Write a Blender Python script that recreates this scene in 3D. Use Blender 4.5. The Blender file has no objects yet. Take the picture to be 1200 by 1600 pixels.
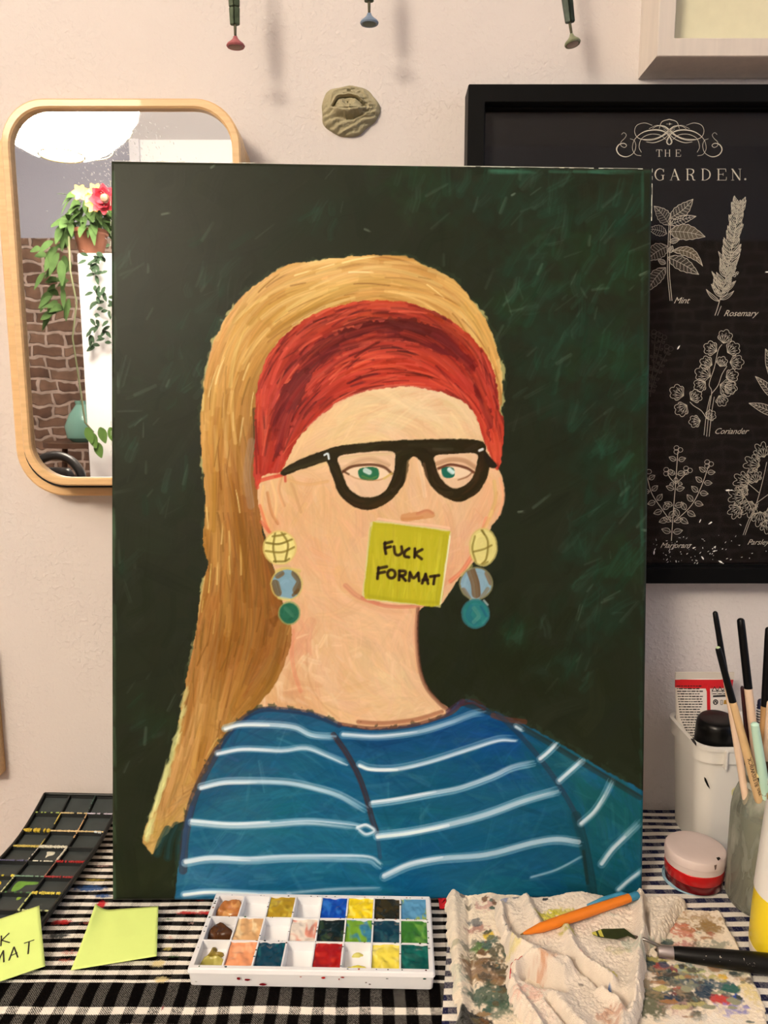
import bpy, bmesh, math, random
import numpy as np
from mathutils import Vector, Matrix

SC = bpy.context.scene
COL = SC.collection
# ------------------------------------------------------------------ camera, light, exposure
FPX = 1156.0                                   # focal length in pixels of a 1200 x 1600 frame
Z0 = 0.752                                     # height at which the canvas stands
CAM = Vector((0.0, -0.80, Z0 + 0.4648)); PITCH = math.radians(8.5)
cam = bpy.data.cameras.new('camera'); cam.sensor_fit = 'VERTICAL'; cam.sensor_height = 36.0
cam.lens = 36.0*FPX/1600; cam.clip_start = 0.02; cam.clip_end = 50
co = bpy.data.objects.new('camera', cam); COL.objects.link(co)
co.location = CAM; co.rotation_euler = (math.pi/2-PITCH, 0, 0); SC.camera = co

wd = bpy.data.worlds.new('daylight'); SC.world = wd; wd.use_nodes = True
wd.node_tree.nodes['Background'].inputs[0].default_value = (0.62, 0.70, 1.0, 1)
wd.node_tree.nodes['Background'].inputs[1].default_value = 0.46
LAMP_POS = Vector((-1.09, -1.95, 2.27)); LAMP_E = 64.0          # the paper lantern that lights the room
SC.view_settings.view_transform = 'Standard'; SC.view_settings.look = 'None'
SC.view_settings.exposure = 0.0; SC.view_settings.gamma = 1.0; SC.view_settings.use_curve_mapping = False
def window_light(name, loc, target, size, power, color):
    l = bpy.data.lights.new(name, 'AREA'); l.shape = 'RECTANGLE'; l.size, l.size_y = size; l.energy = power; l.color = color
    o = bpy.data.objects.new(name, l); COL.objects.link(o); o.location = loc
    o.rotation_euler = (Vector(target)-Vector(loc)).to_track_quat('-Z', 'Y').to_euler()
window_light('window_daylight', (2.15, -0.95, 1.75), (0.0, -0.4, 1.0), (1.0, 1.3), 7, (0.80, 0.87, 1.0))

# ------------------------------------------------------------------ helpers
FW = Vector((0, math.cos(PITCH), -math.sin(PITCH))); UP = Vector((0, math.sin(PITCH), math.cos(PITCH))); RT = Vector((1, 0, 0))
def ray(px, py): return FW*FPX + RT*(px-600) - UP*(py-800)
def P(px, py, y):                               # the point at depth y that lies under a pixel of the photograph
    d = ray(px, py); return CAM + d*((y-CAM.y)/d.y)
TZ = 0.75
def T(px, py, z=0.0):                           # the point at height z over the table
    d = ray(px, py); return CAM + d*((TZ+z-CAM.z)/d.z)
MY = -0.049                                     # plane of the mirror glass
def R(px, py, y):                               # the point at depth y seen in the mirror
    d = ray(px, py); c = Vector((CAM.x, 2*MY-CAM.y, CAM.z)); d = Vector((d.x, -d.y, d.z)); return c + d*((y-c.y)/d.y)

def lin(c):
    if max(c) > 1.0: c = [v/255.0 for v in c]
    return tuple((v/12.92 if v <= .04045 else ((v+.055)/1.055)**2.4) for v in c)
def mat(name, rgb, rough=.6, metal=0., spec=.4, noise=0., nscale=30., bump=0., bscale=200., coat=0., attr=None, sheen=0., bdet=2.):
    m = bpy.data.materials.new(name); m.use_nodes = True; nt = m.node_tree; b = nt.nodes['Principled BSDF']
    c = lin(rgb); b.inputs['Base Color'].default_value = (*c, 1); b.inputs['Roughness'].default_value = rough
    b.inputs['Metallic'].default_value = metal; b.inputs['Specular IOR Level'].default_value = spec
    b.inputs['Coat Weight'].default_value = coat; b.inputs['Sheen Weight'].default_value = sheen
    tc = nt.nodes.new('ShaderNodeTexCoord')
    if attr:
        a = nt.nodes.new('ShaderNodeAttribute'); a.attribute_name = attr; nt.links.new(a.outputs['Color'], b.inputs['Base Color'])
    elif noise > 0:
        n = nt.nodes.new('ShaderNodeTexNoise'); n.inputs['Scale'].default_value = nscale; n.inputs['Detail'].default_value = 5
        nt.links.new(tc.outputs['Object'], n.inputs['Vector'])
        mr = nt.nodes.new('ShaderNodeMapRange'); mr.inputs['From Min'].default_value = .25; mr.inputs['From Max'].default_value = .75
        mr.inputs['To Min'].default_value = 1-noise; mr.inputs['To Max'].default_value = 1+noise*.6; nt.links.new(n.outputs['Fac'], mr.inputs['Value'])
        mx = nt.nodes.new('ShaderNodeVectorMath'); mx.operation = 'SCALE'; mx.inputs[0].default_value = c
        nt.links.new(mr.outputs[0], mx.inputs['Scale']); nt.links.new(mx.outputs[0], b.inputs['Base Color'])
    if bump > 0:
        n = nt.nodes.new('ShaderNodeTexNoise'); n.inputs['Scale'].default_value = bscale; n.inputs['Detail'].default_value = bdet
        nt.links.new(tc.outputs['Object'], n.inputs['Vector'])
        bp = nt.nodes.new('ShaderNodeBump'); bp.inputs['Strength'].default_value = bump; bp.inputs['Distance'].default_value = .002
        nt.links.new(n.outputs['Fac'], bp.inputs['Height']); nt.links.new(bp.outputs[0], b.inputs['Normal'])
    return m

def mesh_obj(name, verts, faces, m, parent=None, smooth=False, colors=None):
    me = bpy.data.meshes.new(name); me.from_pydata([tuple(v) for v in verts], [], faces); me.update()
    if m: me.materials.append(m)
    if smooth: me.shade_smooth()
    if colors is not None:
        a = me.color_attributes.new('Col', 'FLOAT_COLOR', 'POINT'); a.data.foreach_set('color', np.asarray(colors, np.float32).ravel())
    o = bpy.data.objects.new(name, me); COL.objects.link(o)
    if parent: put(o, parent)
    return o
def put(o, parent):
    o.parent = parent; o.matrix_parent_inverse = parent_world(parent).inverted()
def parent_world(p):
    m = Matrix.LocRotScale(p.location, p.rotation_euler, p.scale)
    return (parent_world(p.parent) @ p.matrix_parent_inverse @ m) if p.parent else m
def bm_obj(name, bm, m, parent=None, smooth=False):
    bmesh.ops.recalc_face_normals(bm, faces=bm.faces)
    me = bpy.data.meshes.new(name); bm.to_mesh(me); bm.free()
    if m: me.materials.append(m)
    if smooth: me.shade_smooth()
    o = bpy.data.objects.new(name, me); COL.objects.link(o)
    if parent: put(o, parent)
    return o
def tag(o, label, cat=None, group=None, kind=None):
    if label: o['label'] = label
    if cat: o['category'] = cat
    if group: o['group'] = group
    if kind: o['kind'] = kind
    return o
def thing(name, label, cat, loc, group=None):
    o = bpy.data.objects.new(name, None); o.empty_display_size = .02; COL.objects.link(o); o.location = loc
    return tag(o, label, cat, group)
def struct(o): o['kind'] = 'structure'; return o

def box_bm(bm, x0, x1, y0, y1, z0, z1, bev=0., seg=2):
    r = bmesh.ops.create_cube(bm, size=1.0); v = r['verts']
    for q in v: q.co = Vector(((x0+x1)/2+q.co.x*(x1-x0), (y0+y1)/2+q.co.y*(y1-y0), (z0+z1)/2+q.co.z*(z1-z0)))
    if bev > 0:
        es = list({e for q in v for e in q.link_edges}); bmesh.ops.bevel(bm, geom=es, offset=bev, segments=seg, affect='EDGES', profile=.5)
    return bm
def box(name, x0, x1, y0, y1, z0, z1, m, parent=None, bev=0., seg=2):
    return bm_obj(name, box_bm(bmesh.new(), x0, x1, y0, y1, z0, z1, bev, seg), m, parent, False)

def frame_axes(d):
    d = Vector(d).normalized(); a = Vector((0, 0, 1)) if abs(d.z) < .9 else Vector((1, 0, 0)); u = d.cross(a).normalized(); return u, d.cross(u).normalized()
def lathe(name, base, axis, prof, m, parent=None, seg=40, smooth=True, caps=(True, True), squash=(1, 1)):
    """prof: (distance along the axis, radius)"""
    base = Vector(base); ax = Vector(axis).normalized(); u, w = frame_axes(ax)
    if abs(ax.z) > .999: u, w = Vector((1, 0, 0)), Vector((0, 1, 0))
    V, F = [], []
    for t, r in prof:
        for k in range(seg):
            a = 2*math.pi*k/seg; V.append(base+ax*t+u*(r*squash[0]*math.cos(a))+w*(r*squash[1]*math.sin(a)))
    for i in range(len(prof)-1):
        for k in range(seg): F.append((i*seg+k, i*seg+(k+1) % seg, (i+1)*seg+(k+1) % seg, (i+1)*seg+k))
    if caps[0]: F.append(tuple(range(seg))[::-1])
    if caps[1]: F.append(tuple(range((len(prof)-1)*seg, len(prof)*seg)))
    o = mesh_obj(name, V, F, m, parent, smooth)
    if smooth:
        o.data.set_sharp_from_angle(angle=math.radians(35))
    return o
def tube_geo(pts, rad, seg=8, V=None, F=None):
    V = [] if V is None else V; F = [] if F is None else F
    pts = [Vector(p) for p in pts]; b = len(V); n = len(pts); up = None
    for i, p in enumerate(pts):
        d = (pts[min(i+1, n-1)]-pts[max(i-1, 0)]).normalized()
        if up is None: u, w = frame_axes(d)
        else:
            u = (up-d*up.dot(d)).normalized(); w = d.cross(u)
        up = u; r = rad[i] if hasattr(rad, '__len__') else rad
        for k in range(seg):
            a = 2*math.pi*k/seg; V.append(p+u*(r*math.cos(a))+w*(r*math.sin(a)))
    for i in range(n-1):
        for k in range(seg): F.append((b+i*seg+k, b+i*seg+(k+1) % seg, b+(i+1)*seg+(k+1) % seg, b+(i+1)*seg+k))
    F.append(tuple(b+k for k in range(seg))[::-1]); F.append(tuple(b+(n-1)*seg+k for k in range(seg)))
    return V, F
def tube(name, pts, rad, m, parent=None, seg=10):
    V, F = tube_geo(pts, rad, seg); return mesh_obj(name, V, F, m, parent, True)

def ribbon_geo(V, F, pts, w, n, off=0.):
    """flat printed line: pts in 3-D on a surface with normal n, w one width or a list"""
    pts = [Vector(p) for p in pts]; k = len(pts); b = len(V); n = Vector(n)
    for i, p in enumerate(pts):
        d = pts[min(i+1, k-1)]-pts[max(i-1, 0)]; s = n.cross(d)
        s = s.normalized() if s.length > 1e-9 else Vector((1, 0, 0)); ww = (w[i] if hasattr(w, '__len__') else w)/2
        V.append(p+s*ww+n*off); V.append(p-s*ww+n*off)
    for i in range(k-1): F.append((b+2*i, b+2*i+1, b+2*i+3, b+2*i+2))
def rrect(x0, x1, z0, z1, r, n=10):
    out = []
    for cx, cz, a0 in ((x1-r, z1-r, 0), (x0+r, z1-r, 90), (x0+r, z0+r, 180), (x1-r, z0+r, 270)):
        for k in range(n+1):
            a = math.radians(a0+90*k/n); out.append((cx+r*math.cos(a), cz+r*math.sin(a)))
    return out
def ring_obj(name, outer, inner, y0, y1, m, parent=None, bev=0.0015):
    """frame between two closed loops of the same count, front at y0, back at y1"""
    n = len(outer); V, F = [], []
    def shrink(a, b, t): return [(p[0]+(q[0]-p[0])*t, p[1]+(q[1]-p[1])*t) for p, q in zip(a, b)]
    wd_ = math.hypot(outer[0][0]-inner[0][0], outer[0][1]-inner[0][1]); t = min(bev/wd_, .3)
    loops = [(outer, y1), (outer, y0+bev), (shrink(outer, inner, t), y0), (shrink(outer, inner, 1-t), y0), (inner, y0+bev), (inner, y1)]
    for lp, y in loops: V += [(x, y, z) for x, z in lp]
    L = len(loops)
    for i in range(L):
        j = (i+1) % L
        for k in range(n): F.append((i*n+k, j*n+k, j*n+(k+1) % n, i*n+(k+1) % n))
    o = mesh_obj(name, V, F, m, parent, False); return o
def prism_xz(name, loop, y0, y1, m, parent=None):
    n = len(loop); V = [(x, y0, z) for x, z in loop]+[(x, y1, z) for x, z in loop]
    F = [tuple(range(n)), tuple(range(n, 2*n))[::-1]]+[(k, n+k, n+(k+1) % n, (k+1) % n) for k in range(n)]
    o = mesh_obj(name, V, F, m, parent); return o

def text_geo(s, size, shear=0., spacing=1.):
    cu = bpy.data.curves.new('lettering', 'FONT'); cu.body = s; cu.size = size; cu.shear = shear; cu.space_character = spacing; cu.resolution_u = 2
    o = bpy.data.objects.new('lettering', cu); COL.objects.link(o); bpy.context.view_layer.update()
    me = bpy.data.meshes.new_from_object(o.evaluated_get(bpy.context.evaluated_depsgraph_get()))
    V = [v.co.copy() for v in me.vertices]; F = [tuple(p.vertices) for p in me.polygons]
    COL.objects.unlink(o); bpy.data.objects.remove(o); bpy.data.curves.remove(cu); bpy.data.meshes.remove(me)
    return V, F
# ------------------------------------------------------------------ the room
def plaster(name, rgb, scale=1.):
    m = mat(name, rgb, .85, 0, .25); nt = m.node_tree; b = nt.nodes['Principled BSDF']; tc = nt.nodes.new('ShaderNodeTexCoord')
    n1 = nt.nodes.new('ShaderNodeTexNoise'); n1.inputs['Scale'].default_value = 190*scale; n1.inputs['Detail'].default_value = 4; n1.inputs['Distortion'].default_value = .3
    n2 = nt.nodes.new('ShaderNodeTexNoise'); n2.inputs['Scale'].default_value = 7*scale; n2.inputs['Detail'].default_value = 3
    n3 = nt.nodes.new('ShaderNodeTexNoise'); n3.inputs['Scale'].default_value = 300*scale; n3.inputs['Detail'].default_value = 2
    for n in (n1, n2, n3): nt.links.new(tc.outputs['Object'], n.inputs['Vector'])
    mr = nt.nodes.new('ShaderNodeMapRange'); mr.inputs['From Min'].default_value = .42; mr.inputs['From Max'].default_value = .62; mr.inputs['To Min'].default_value = .25; mr.inputs['To Max'].default_value = 1.; nt.links.new(n2.outputs['Fac'], mr.inputs['Value'])
    rp = nt.nodes.new('ShaderNodeMapRange'); rp.inputs['From Min'].default_value = .48; rp.inputs['From Max'].default_value = .66; nt.links.new(n1.outputs['Fac'], rp.inputs['Value'])
    mu = nt.nodes.new('ShaderNodeMath'); mu.operation = 'MULTIPLY'; nt.links.new(rp.outputs[0], mu.inputs[0]); nt.links.new(mr.outputs[0], mu.inputs[1])
    ad = nt.nodes.new('ShaderNodeMath'); ad.operation = 'MULTIPLY_ADD'; ad.inputs[1].default_value = .4; nt.links.new(n3.outputs['Fac'], ad.inputs[0]); nt.links.new(mu.outputs[0], ad.inputs[2])
    bp = nt.nodes.new('ShaderNodeBump'); bp.inputs['Strength'].default_value = .35; bp.inputs['Distance'].default_value = .0018/scale
    nt.links.new(ad.outputs[0], bp.inputs['Height']); nt.links.new(bp.outputs[0], b.inputs['Normal'])
    return m
M_wall = plaster('white_plaster', (212, 205, 202))
struct(box('wall_back', -3.2, 3.2, 0.0, 0.12, 0.0, 2.75, M_wall))
struct(box('floor', -3.2, 3.2, -4.3, 0.12, -0.08, 0.0, mat('wood_floor', (150, 112, 76), .5, noise=.2, nscale=6)))
struct(box('ceiling', -3.2, 3.2, -4.3, 0.12, 2.75, 2.83, mat('ceiling_paint', (225, 224, 226), .9)))
FY = -4.0                                       # far wall: rubble masonry below, painted plaster above
def stone_mat():
    m = mat('rubble_masonry', (150, 120, 100), .9); nt = m.node_tree; b = nt.nodes['Principled BSDF']; tc = nt.nodes.new('ShaderNodeTexCoord')
    mp = nt.nodes.new('ShaderNodeMapping'); mp.inputs['Rotation'].default_value = (math.pi/2, 0, 0); nt.links.new(tc.outputs['Object'], mp.inputs['Vector'])
    no = nt.nodes.new('ShaderNodeTexNoise'); no.inputs['Scale'].default_value = 7; nt.links.new(mp.outputs[0], no.inputs['Vector'])
    mx = nt.nodes.new('ShaderNodeMixRGB'); mx.inputs[0].default_value = .085; nt.links.new(mp.outputs[0], mx.inputs[1]); nt.links.new(no.outputs['Color'], mx.inputs[2])
    br = nt.nodes.new('ShaderNodeTexBrick'); nt.links.new(mx.outputs[0], br.inputs['Vector']); br.inputs['Scale'].default_value = 1.
    br.inputs['Brick Width'].default_value = .17; br.inputs['Row Height'].default_value = .066; br.inputs['Mortar Size'].default_value = .011; br.inputs['Mortar Smooth'].default_value = .4; br.offset_frequency = 3; br.squash = .65; br.squash_frequency = 2
    br.inputs['Color1'].default_value = (*lin((126, 100, 84)), 1); br.inputs['Color2'].default_value = (*lin((92, 68, 56)), 1); br.inputs['Mortar'].default_value = (*lin((168, 150, 140)), 1)
    n2 = nt.nodes.new('ShaderNodeTexNoise'); n2.inputs['Scale'].default_value = 14; n2.inputs['Detail'].default_value = 6; nt.links.new(mp.outputs[0], n2.inputs['Vector'])
    mr = nt.nodes.new('ShaderNodeMapRange'); mr.inputs['From Min'].default_value = .3; mr.inputs['From Max'].default_value = .7; mr.inputs['To Min'].default_value = .65; mr.inputs['To Max'].default_value = 1.25; nt.links.new(n2.outputs['Fac'], mr.inputs['Value'])
    sc = nt.nodes.new('ShaderNodeVectorMath'); sc.operation = 'SCALE'; nt.links.new(br.outputs['Color'], sc.inputs[0]); nt.links.new(mr.outputs[0], sc.inputs['Scale']); nt.links.new(sc.outputs[0], b.inputs['Base Color'])
    bp = nt.nodes.new('ShaderNodeBump'); bp.invert = True; bp.inputs['Strength'].default_value = .8; bp.inputs['Distance'].default_value = .02; nt.links.new(br.outputs['Fac'], bp.inputs['Height']); nt.links.new(bp.outputs[0], b.inputs['Normal'])
    return m
zs = R(60, 372, FY).z
struct(box('wall_front', -3.2, 3.2, FY-.15, FY, 0.0, zs, stone_mat()))
struct(box('wall_front_upper', -3.2, 3.2, FY-.15, FY, zs, 2.75, plaster('grey_plaster', (158, 160, 174), .5)))
struct(box('wall_left', -3.32, -3.2, FY-.15, 0.12, 0.0, 2.75, M_wall))
# the white door panel high on the far wall
a = R(219, 201, FY+.02); b_ = R(420, 420, FY+.02)
dr = struct(box('door_1', a.x, b_.x, FY+.002, FY+.04, b_.z-1.0, a.z, mat('door_paint', (236, 236, 238), .5), None, .004))
box('door_frame', a.x-.06, a.x, FY+.002, FY+.06, b_.z-1.0, a.z+.06, mat('door_frame_paint', (216, 216, 222), .5), dr, .004)

# ------------------------------------------------------------------ things seen in the mirror
def paper_mat():
    m = bpy.data.materials.new('lantern_paper'); m.use_nodes = True; nt = m.node_tree; nt.nodes.clear()
    o = nt.nodes.new('ShaderNodeOutputMaterial'); e = nt.nodes.new('ShaderNodeEmission'); e.inputs[0].default_value = (1.0, .86, .68, 1); e.inputs[1].default_value = LAMP_E; nt.links.new(e.outputs[0], o.inputs[0]); return m
lamp = thing('pendant_lamp', 'round white paper lantern glowing near the ceiling, seen in the mirror', 'lamp', LAMP_POS)
pr = []
for k in range(21):
    t = math.radians(-74+148*k/20); pr.append((.24*math.sin(t), .27*math.cos(t)*(1.0 if k % 2 else .985)))
lathe('lamp_shade', LAMP_POS, (0, 0, 1), pr, paper_mat(), lamp, 28, True, (False, False))
wire = mat('lantern_wire', (120, 110, 80), .4, .6)
for i, k in enumerate((0, 20)):
    V, F = tube_geo([LAMP_POS+Vector((pr[k][1]*math.cos(a), pr[k][1]*math.sin(a), pr[k][0])) for a in np.linspace(0, 2*math.pi, 25)], .004, 6); mesh_obj('rim_ring', V, F, wire, lamp, True)
for k in (3, 6, 9, 12, 15, 18):
    V, F = tube_geo([LAMP_POS+Vector(((pr[k][1]+.001)*math.cos(a), (pr[k][1]+.001)*math.sin(a), pr[k][0]+.012*math.sin(2*a))) for a in np.linspace(0, 2*math.pi, 33)], .0016, 6); mesh_obj('rib', V, F, wire, lamp, True)
tube('cord', [LAMP_POS+Vector((0, 0, .2)), (LAMP_POS.x, LAMP_POS.y, 2.75)], .004, mat('cord_white', (230, 230, 225)), lamp)

d2 = struct(box('door_2', .15, .98, FY+.002, FY+.05, 0.0, 2.08, mat('door_paint_grey', (232, 232, 234), .5), None, .004))
box('door_frame', .98, 1.05, FY+.002, FY+.07, 0.0, 2.15, mat('door_frame_paint', (220, 220, 224), .5), d2, .004)
CY = -2.4                                       # tall white cabinet
c0 = R(118, 394, CY); ctop = c0.z
cab = thing('tall_cabinet', 'tall plain white cabinet carrying a plant, seen in the mirror', 'cabinet', (c0.x+.3, CY-.25, 0))
cw = mat('cabinet_white', (242, 243, 246), .45, coat=.1)
box('body', c0.x, c0.x+.62, CY-.5, CY-.02, .06, ctop, cw, cab, .004); box('door', c0.x+.006, c0.x+.614, CY-.018, CY, .07, ctop-.008, cw, cab, .003)
box('plinth', c0.x+.02, c0.x+.6, CY-.48, CY-.05, 0, .06, cw, cab); lathe('handle', (c0.x+.57, CY, 1.05), (0, 0, 1), [(0, .006), (.14, .006)], mat('handle_steel', (190, 190, 190), .3, 1), cab, 12)
pp = R(143, 393, CY-.1); pp.z = ctop
plant = thing('potted_plant', 'trailing green plant with red and yellow flowers in a terracotta pot, seen in the mirror', 'plant', pp)
lathe('pot', pp, (0, 0, 1), [(0, .042), (.02, .05), (.085, .066), (.09, .072), (.105, .072), (.105, .062), (.06, .05)], mat('terracotta', (124, 78, 58), .8, noise=.15), plant, 28, True, (True, True))
def leaf_geo(V, F, p, d, n, L, w, bend=.2):
    d = Vector(d).normalized(); n = Vector(n); s = d.cross(n).normalized(); n = s.cross(d); b = len(V); K = 6
    for i in range(K+1):
        t = i/K; ww = w*math.sin(math.pi*min(t*.93+.04, 1))**.8*(1-.25*t); c = p+d*(L*t)-Vector((0, 0, 1))*(bend*L*t*t)
        V += [c+s*ww, c+n*(-.15*ww), c-s*ww]
    for i in range(K):
        q = b+3*i; F += [(q, q+1, q+4, q+3), (q+1, q+2, q+5, q+4)]
rl = random.Random(4); V, F = [], []
for k in range(80):
    a = rl.uniform(0, 6.28); d = Vector((math.cos(a), math.sin(a), rl.uniform(-.6, .7))); st = pp+Vector((0, 0, .11))+Vector((math.cos(a)*.05, math.sin(a)*.05, rl.uniform(0, .12)))
    leaf_geo(V, F, st, d, (rl.uniform(-.5, .5), rl.uniform(.3, 1), .6), rl.uniform(.045, .09), rl.uniform(.011, .022), rl.uniform(.3, 1.1))
for k in range(50):
    x = rl.uniform(-.17, -.04); leaf_geo(V, F, pp+Vector((x, rl.uniform(.02, .12), .16-.9*abs(x)-rl.uniform(0, .30)*(x < -.08))), (rl.uniform(-1, .2), .3, rl.uniform(-1, .4)), (.3, 1, .4), rl.uniform(.04, .075), rl.uniform(.011, .02), .5)
mesh_obj('leaves', V, F, mat('plant_green', (62, 84, 46), .8, spec=.08, noise=.4, nscale=25), plant, True)
V, F = [], []
for k in range(60):
    t = rl.random(); x = .055+rl.uniform(-.035, .05); leaf_geo(V, F, pp+Vector((x, .12, .02-.42*t)), (rl.uniform(-1, 1), .3, rl.uniform(-1, .4)), (0, 1, .3), .034, .009, .2)
mesh_obj('ivy', V, F, mat('ivy_green', (50, 68, 50), .8, spec=.08, noise=.3, nscale=30), plant, True)
tube('stem', [pp+Vector(q) for q in ((-.05, .1, .06), (-.04, .13, -.08), (-.02, .135, -.2), (-.045, .135, -.34), (-.03, .135, -.5), (-.015, .135, -.68), (.02, .14, -.72))], .0035, mat('stem_green', (96, 100, 70)), plant)
V, F = [], []
for x, z in ((.01, -.72), (.03, -.76), (.05, -.70), (.09, -.70), (-.005, -.70)): leaf_geo(V, F, pp+Vector((x, .15, z)), (.4, .2, -.8), (0, 1, .2), .06, .022, .2)
mesh_obj('stem_leaves', V, F, mat('fresh_green', (84, 114, 56), .8, spec=.1, noise=.2), plant, True)
def blossom(name, c, r, m, n, layers=1):
    V, F = [], []
    for l in range(layers):
        for k in range(n):
            a = 2*math.pi*k/n+l*.5; leaf_geo(V, F, c+Vector((0, .01*l, 0)), (math.cos(a), .35+.35*l, math.sin(a)), (0, 1, 0), r*(1-.22*l), r*.38, .05)
    mesh_obj(name, V, F, m, plant, True)
my, mr_ = mat('petal_yellow', (206, 170, 84), .6), mat('petal_red', (140, 26, 40), .6)
for px, py in ((126, 301), (141, 306), (150, 299), (147, 320)): blossom('yellow_flower', R(px, py, CY+.04), .034, my, 6)
blossom('red_flower', R(164, 312, CY+.05), .062, mr_, 8, 3); lathe('flower_heart', R(164, 310, CY+.10), (0, 1, 0), [(0, .018), (.012, .014), (.016, .004)], mat('flower_brown', (104, 66, 48)), plant, 14)

vb = R(126, 690, CY-.3)
vase = thing('glass_vase', 'pale mint glass vase behind the white cabinet, seen in the mirror', 'vase', (vb.x-.03, CY-.75, 0))
# a small side table carries it, hidden behind the chair
zt = R(126, 690, CY-.75).z; vx = R(131, 660, CY-.75).x
vase.location = (vx, CY-.75, zt)
lathe('body', (vx, CY-.75, zt), (0, 0, 1), [(0, .06), (.02, .085), (.08, .095), (.14, .07), (.19, .035), (.21, .04)], mat('mint_glass', (118, 170, 158), .15, coat=.4), vase, 28)
sdt = thing('side_table', 'small dark wood side table at the stone wall behind the chair', 'table', (vx, CY-.75, 0)); wdm = mat('dark_wood', (86, 60, 44), .5, noise=.2)
lathe('table_top', (vx, CY-.75, zt-.025), (0, 0, 1), [(0, .2), (.025, .2)], wdm, sdt, 36)
for k in range(3):
    a = 2.1*k+.4; tube('leg', [(vx+.1*math.cos(a), CY-.75+.1*math.sin(a), zt-.025), (vx+.17*math.cos(a), CY-.75+.17*math.sin(a), 0)], .014, wdm, sdt)
# black round-backed chair
HY = -1.9
hc = R(84, 760, HY); chr_ = thing('dining_chair', 'black round-backed chair by the stone wall, seen in the mirror', 'chair', (hc.x, HY, 0)); bk = mat('black_lacquer', (18, 16, 17), .35, coat=.2)
rad = (R(130, 760, HY).x-R(40, 760, HY).x)/2
V, F = tube_geo([hc+Vector((rad*math.cos(a), -.03*math.sin(a), rad*1.05*math.sin(a))) for a in np.linspace(-.25, math.pi+.25, 24)], .016, 10); mesh_obj('back_frame', V, F, bk, chr_, True)
V = [hc+Vector((x*rad*.9, -.012+.03*x*x, z*rad)) for z in np.linspace(-.3, .66, 8) for x in np.linspace(-1, 1, 9)]
V = [Vector((hc.x+(v.x-hc.x)*min(1, max(.25, math.sqrt(max(0, 1-((v.z-hc.z)/rad)**2)))), v.y, v.z)) for v in V]
F = [(r*9+c, r*9+c+1, r*9+c+10, r*9+c+9) for r in range(7) for c in range(8)]; o = mesh_obj('back_panel', V, F, bk, chr_, True); md = o.modifiers.new('thickness', 'SOLIDIFY'); md.thickness = .02
sz = .46; lathe('seat', (hc.x, HY+.18, sz-.03), (0, 0, 1), [(0, .19), (.01, .21), (.03, .2), (.04, .15)], bk, chr_, 32)
for sx in (-1, 1):
    tube('leg', [(hc.x+.15*sx, HY+.30, sz-.02), (hc.x+.2*sx, HY+.36, 0)], [.017, .012], bk, chr_); tube('leg', [(hc.x+rad*.97*sx, HY, hc.z-.05), (hc.x+.16*sx, HY+.02, sz), (hc.x+.2*sx, HY-.04, 0)], [.016, .017, .012], bk, chr_)

# ------------------------------------------------------------------ mirror
M_ply = mat('birch_wood', (222, 178, 122), .45, noise=.12, nscale=40, coat=.15)
def wood_grain(m, rgb, sx=(4, 90, 90), k=1.):
    nt = m.node_tree; b = nt.nodes['Principled BSDF']; tc = nt.nodes.new('ShaderNodeTexCoord'); mp = nt.nodes.new('ShaderNodeMapping'); mp.inputs['Scale'].default_value = sx
    n = nt.nodes.new('ShaderNodeTexNoise'); n.inputs['Scale'].default_value = 3; n.inputs['Detail'].default_value = 5; nt.links.new(tc.outputs['Object'], mp.inputs[0]); nt.links.new(mp.outputs[0], n.inputs[0])
    cr = nt.nodes.new('ShaderNodeValToRGB'); c = lin(rgb); cr.color_ramp.elements[0].position = .3; cr.color_ramp.elements[1].position = .7
    cr.color_ramp.elements[0].color = (c[0]*(1-.18*k), c[1]*(1-.22*k), c[2]*(1-.28*k), 1); cr.color_ramp.elements[1].color = (c[0]*1.05, c[1]*1.03, c[2], 1)
    nt.links.new(n.outputs['Fac'], cr.inputs[0]); nt.links.new(cr.outputs[0], b.inputs['Base Color'])
wood_grain(M_ply, (222, 186, 138), k=.7)
my0 = -.055
tl, br = P(8, 153, my0), P(375, 759, my0)
xL = (P(8, 222, my0).x+P(24, 640, my0).x)/2
mir = thing('wall_mirror', 'tall wall mirror with rounded pale birch frame, partly behind the painting', 'mirror', ((xL+br.x)/2, 0, (tl.z+br.z)/2))
xR = P(375, 215, my0).x
out = rrect(xL, xR, br.z, tl.z, .042); inn = rrect(xL+.0080, xR-.0080, br.z+.0080, tl.z-.0085, .036)
fr = ring_obj('frame', out, inn, my0, -.026, M_ply, mir)
out2 = rrect(xL-.0235, xR+.001, br.z-.0145, tl.z-.001, .050); inn2 = rrect(xL-.0125, xR-.008, br.z-.0045, tl.z-.010, .042)
ring_obj('back_frame', out2, inn2, -.022, 0.0, M_ply, mir)
prism_xz('gap_shade', rrect(xL-.013, xR-.004, br.z-.005, tl.z-.004, .042), -.026, -.004, mat('gap_shade_black', (14, 13, 12), .7), mir)  # black slab between the two frames, its colour standing for the gap's shadow
mg = bpy.data.materials.new('mirror_silver'); mg.use_nodes = True; b = mg.node_tree.nodes['Principled BSDF']; b.inputs['Metallic'].default_value = 1; b.inputs['Base Color'].default_value = (.88, .90, .93, 1); b.inputs['Roughness'].default_value = 0.012
glass = prism_xz('mirror_glass', rrect(xL+.004, xR-.004, br.z+.004, tl.z-.0045, .038), MY, -.0275, mg, mir)
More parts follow.
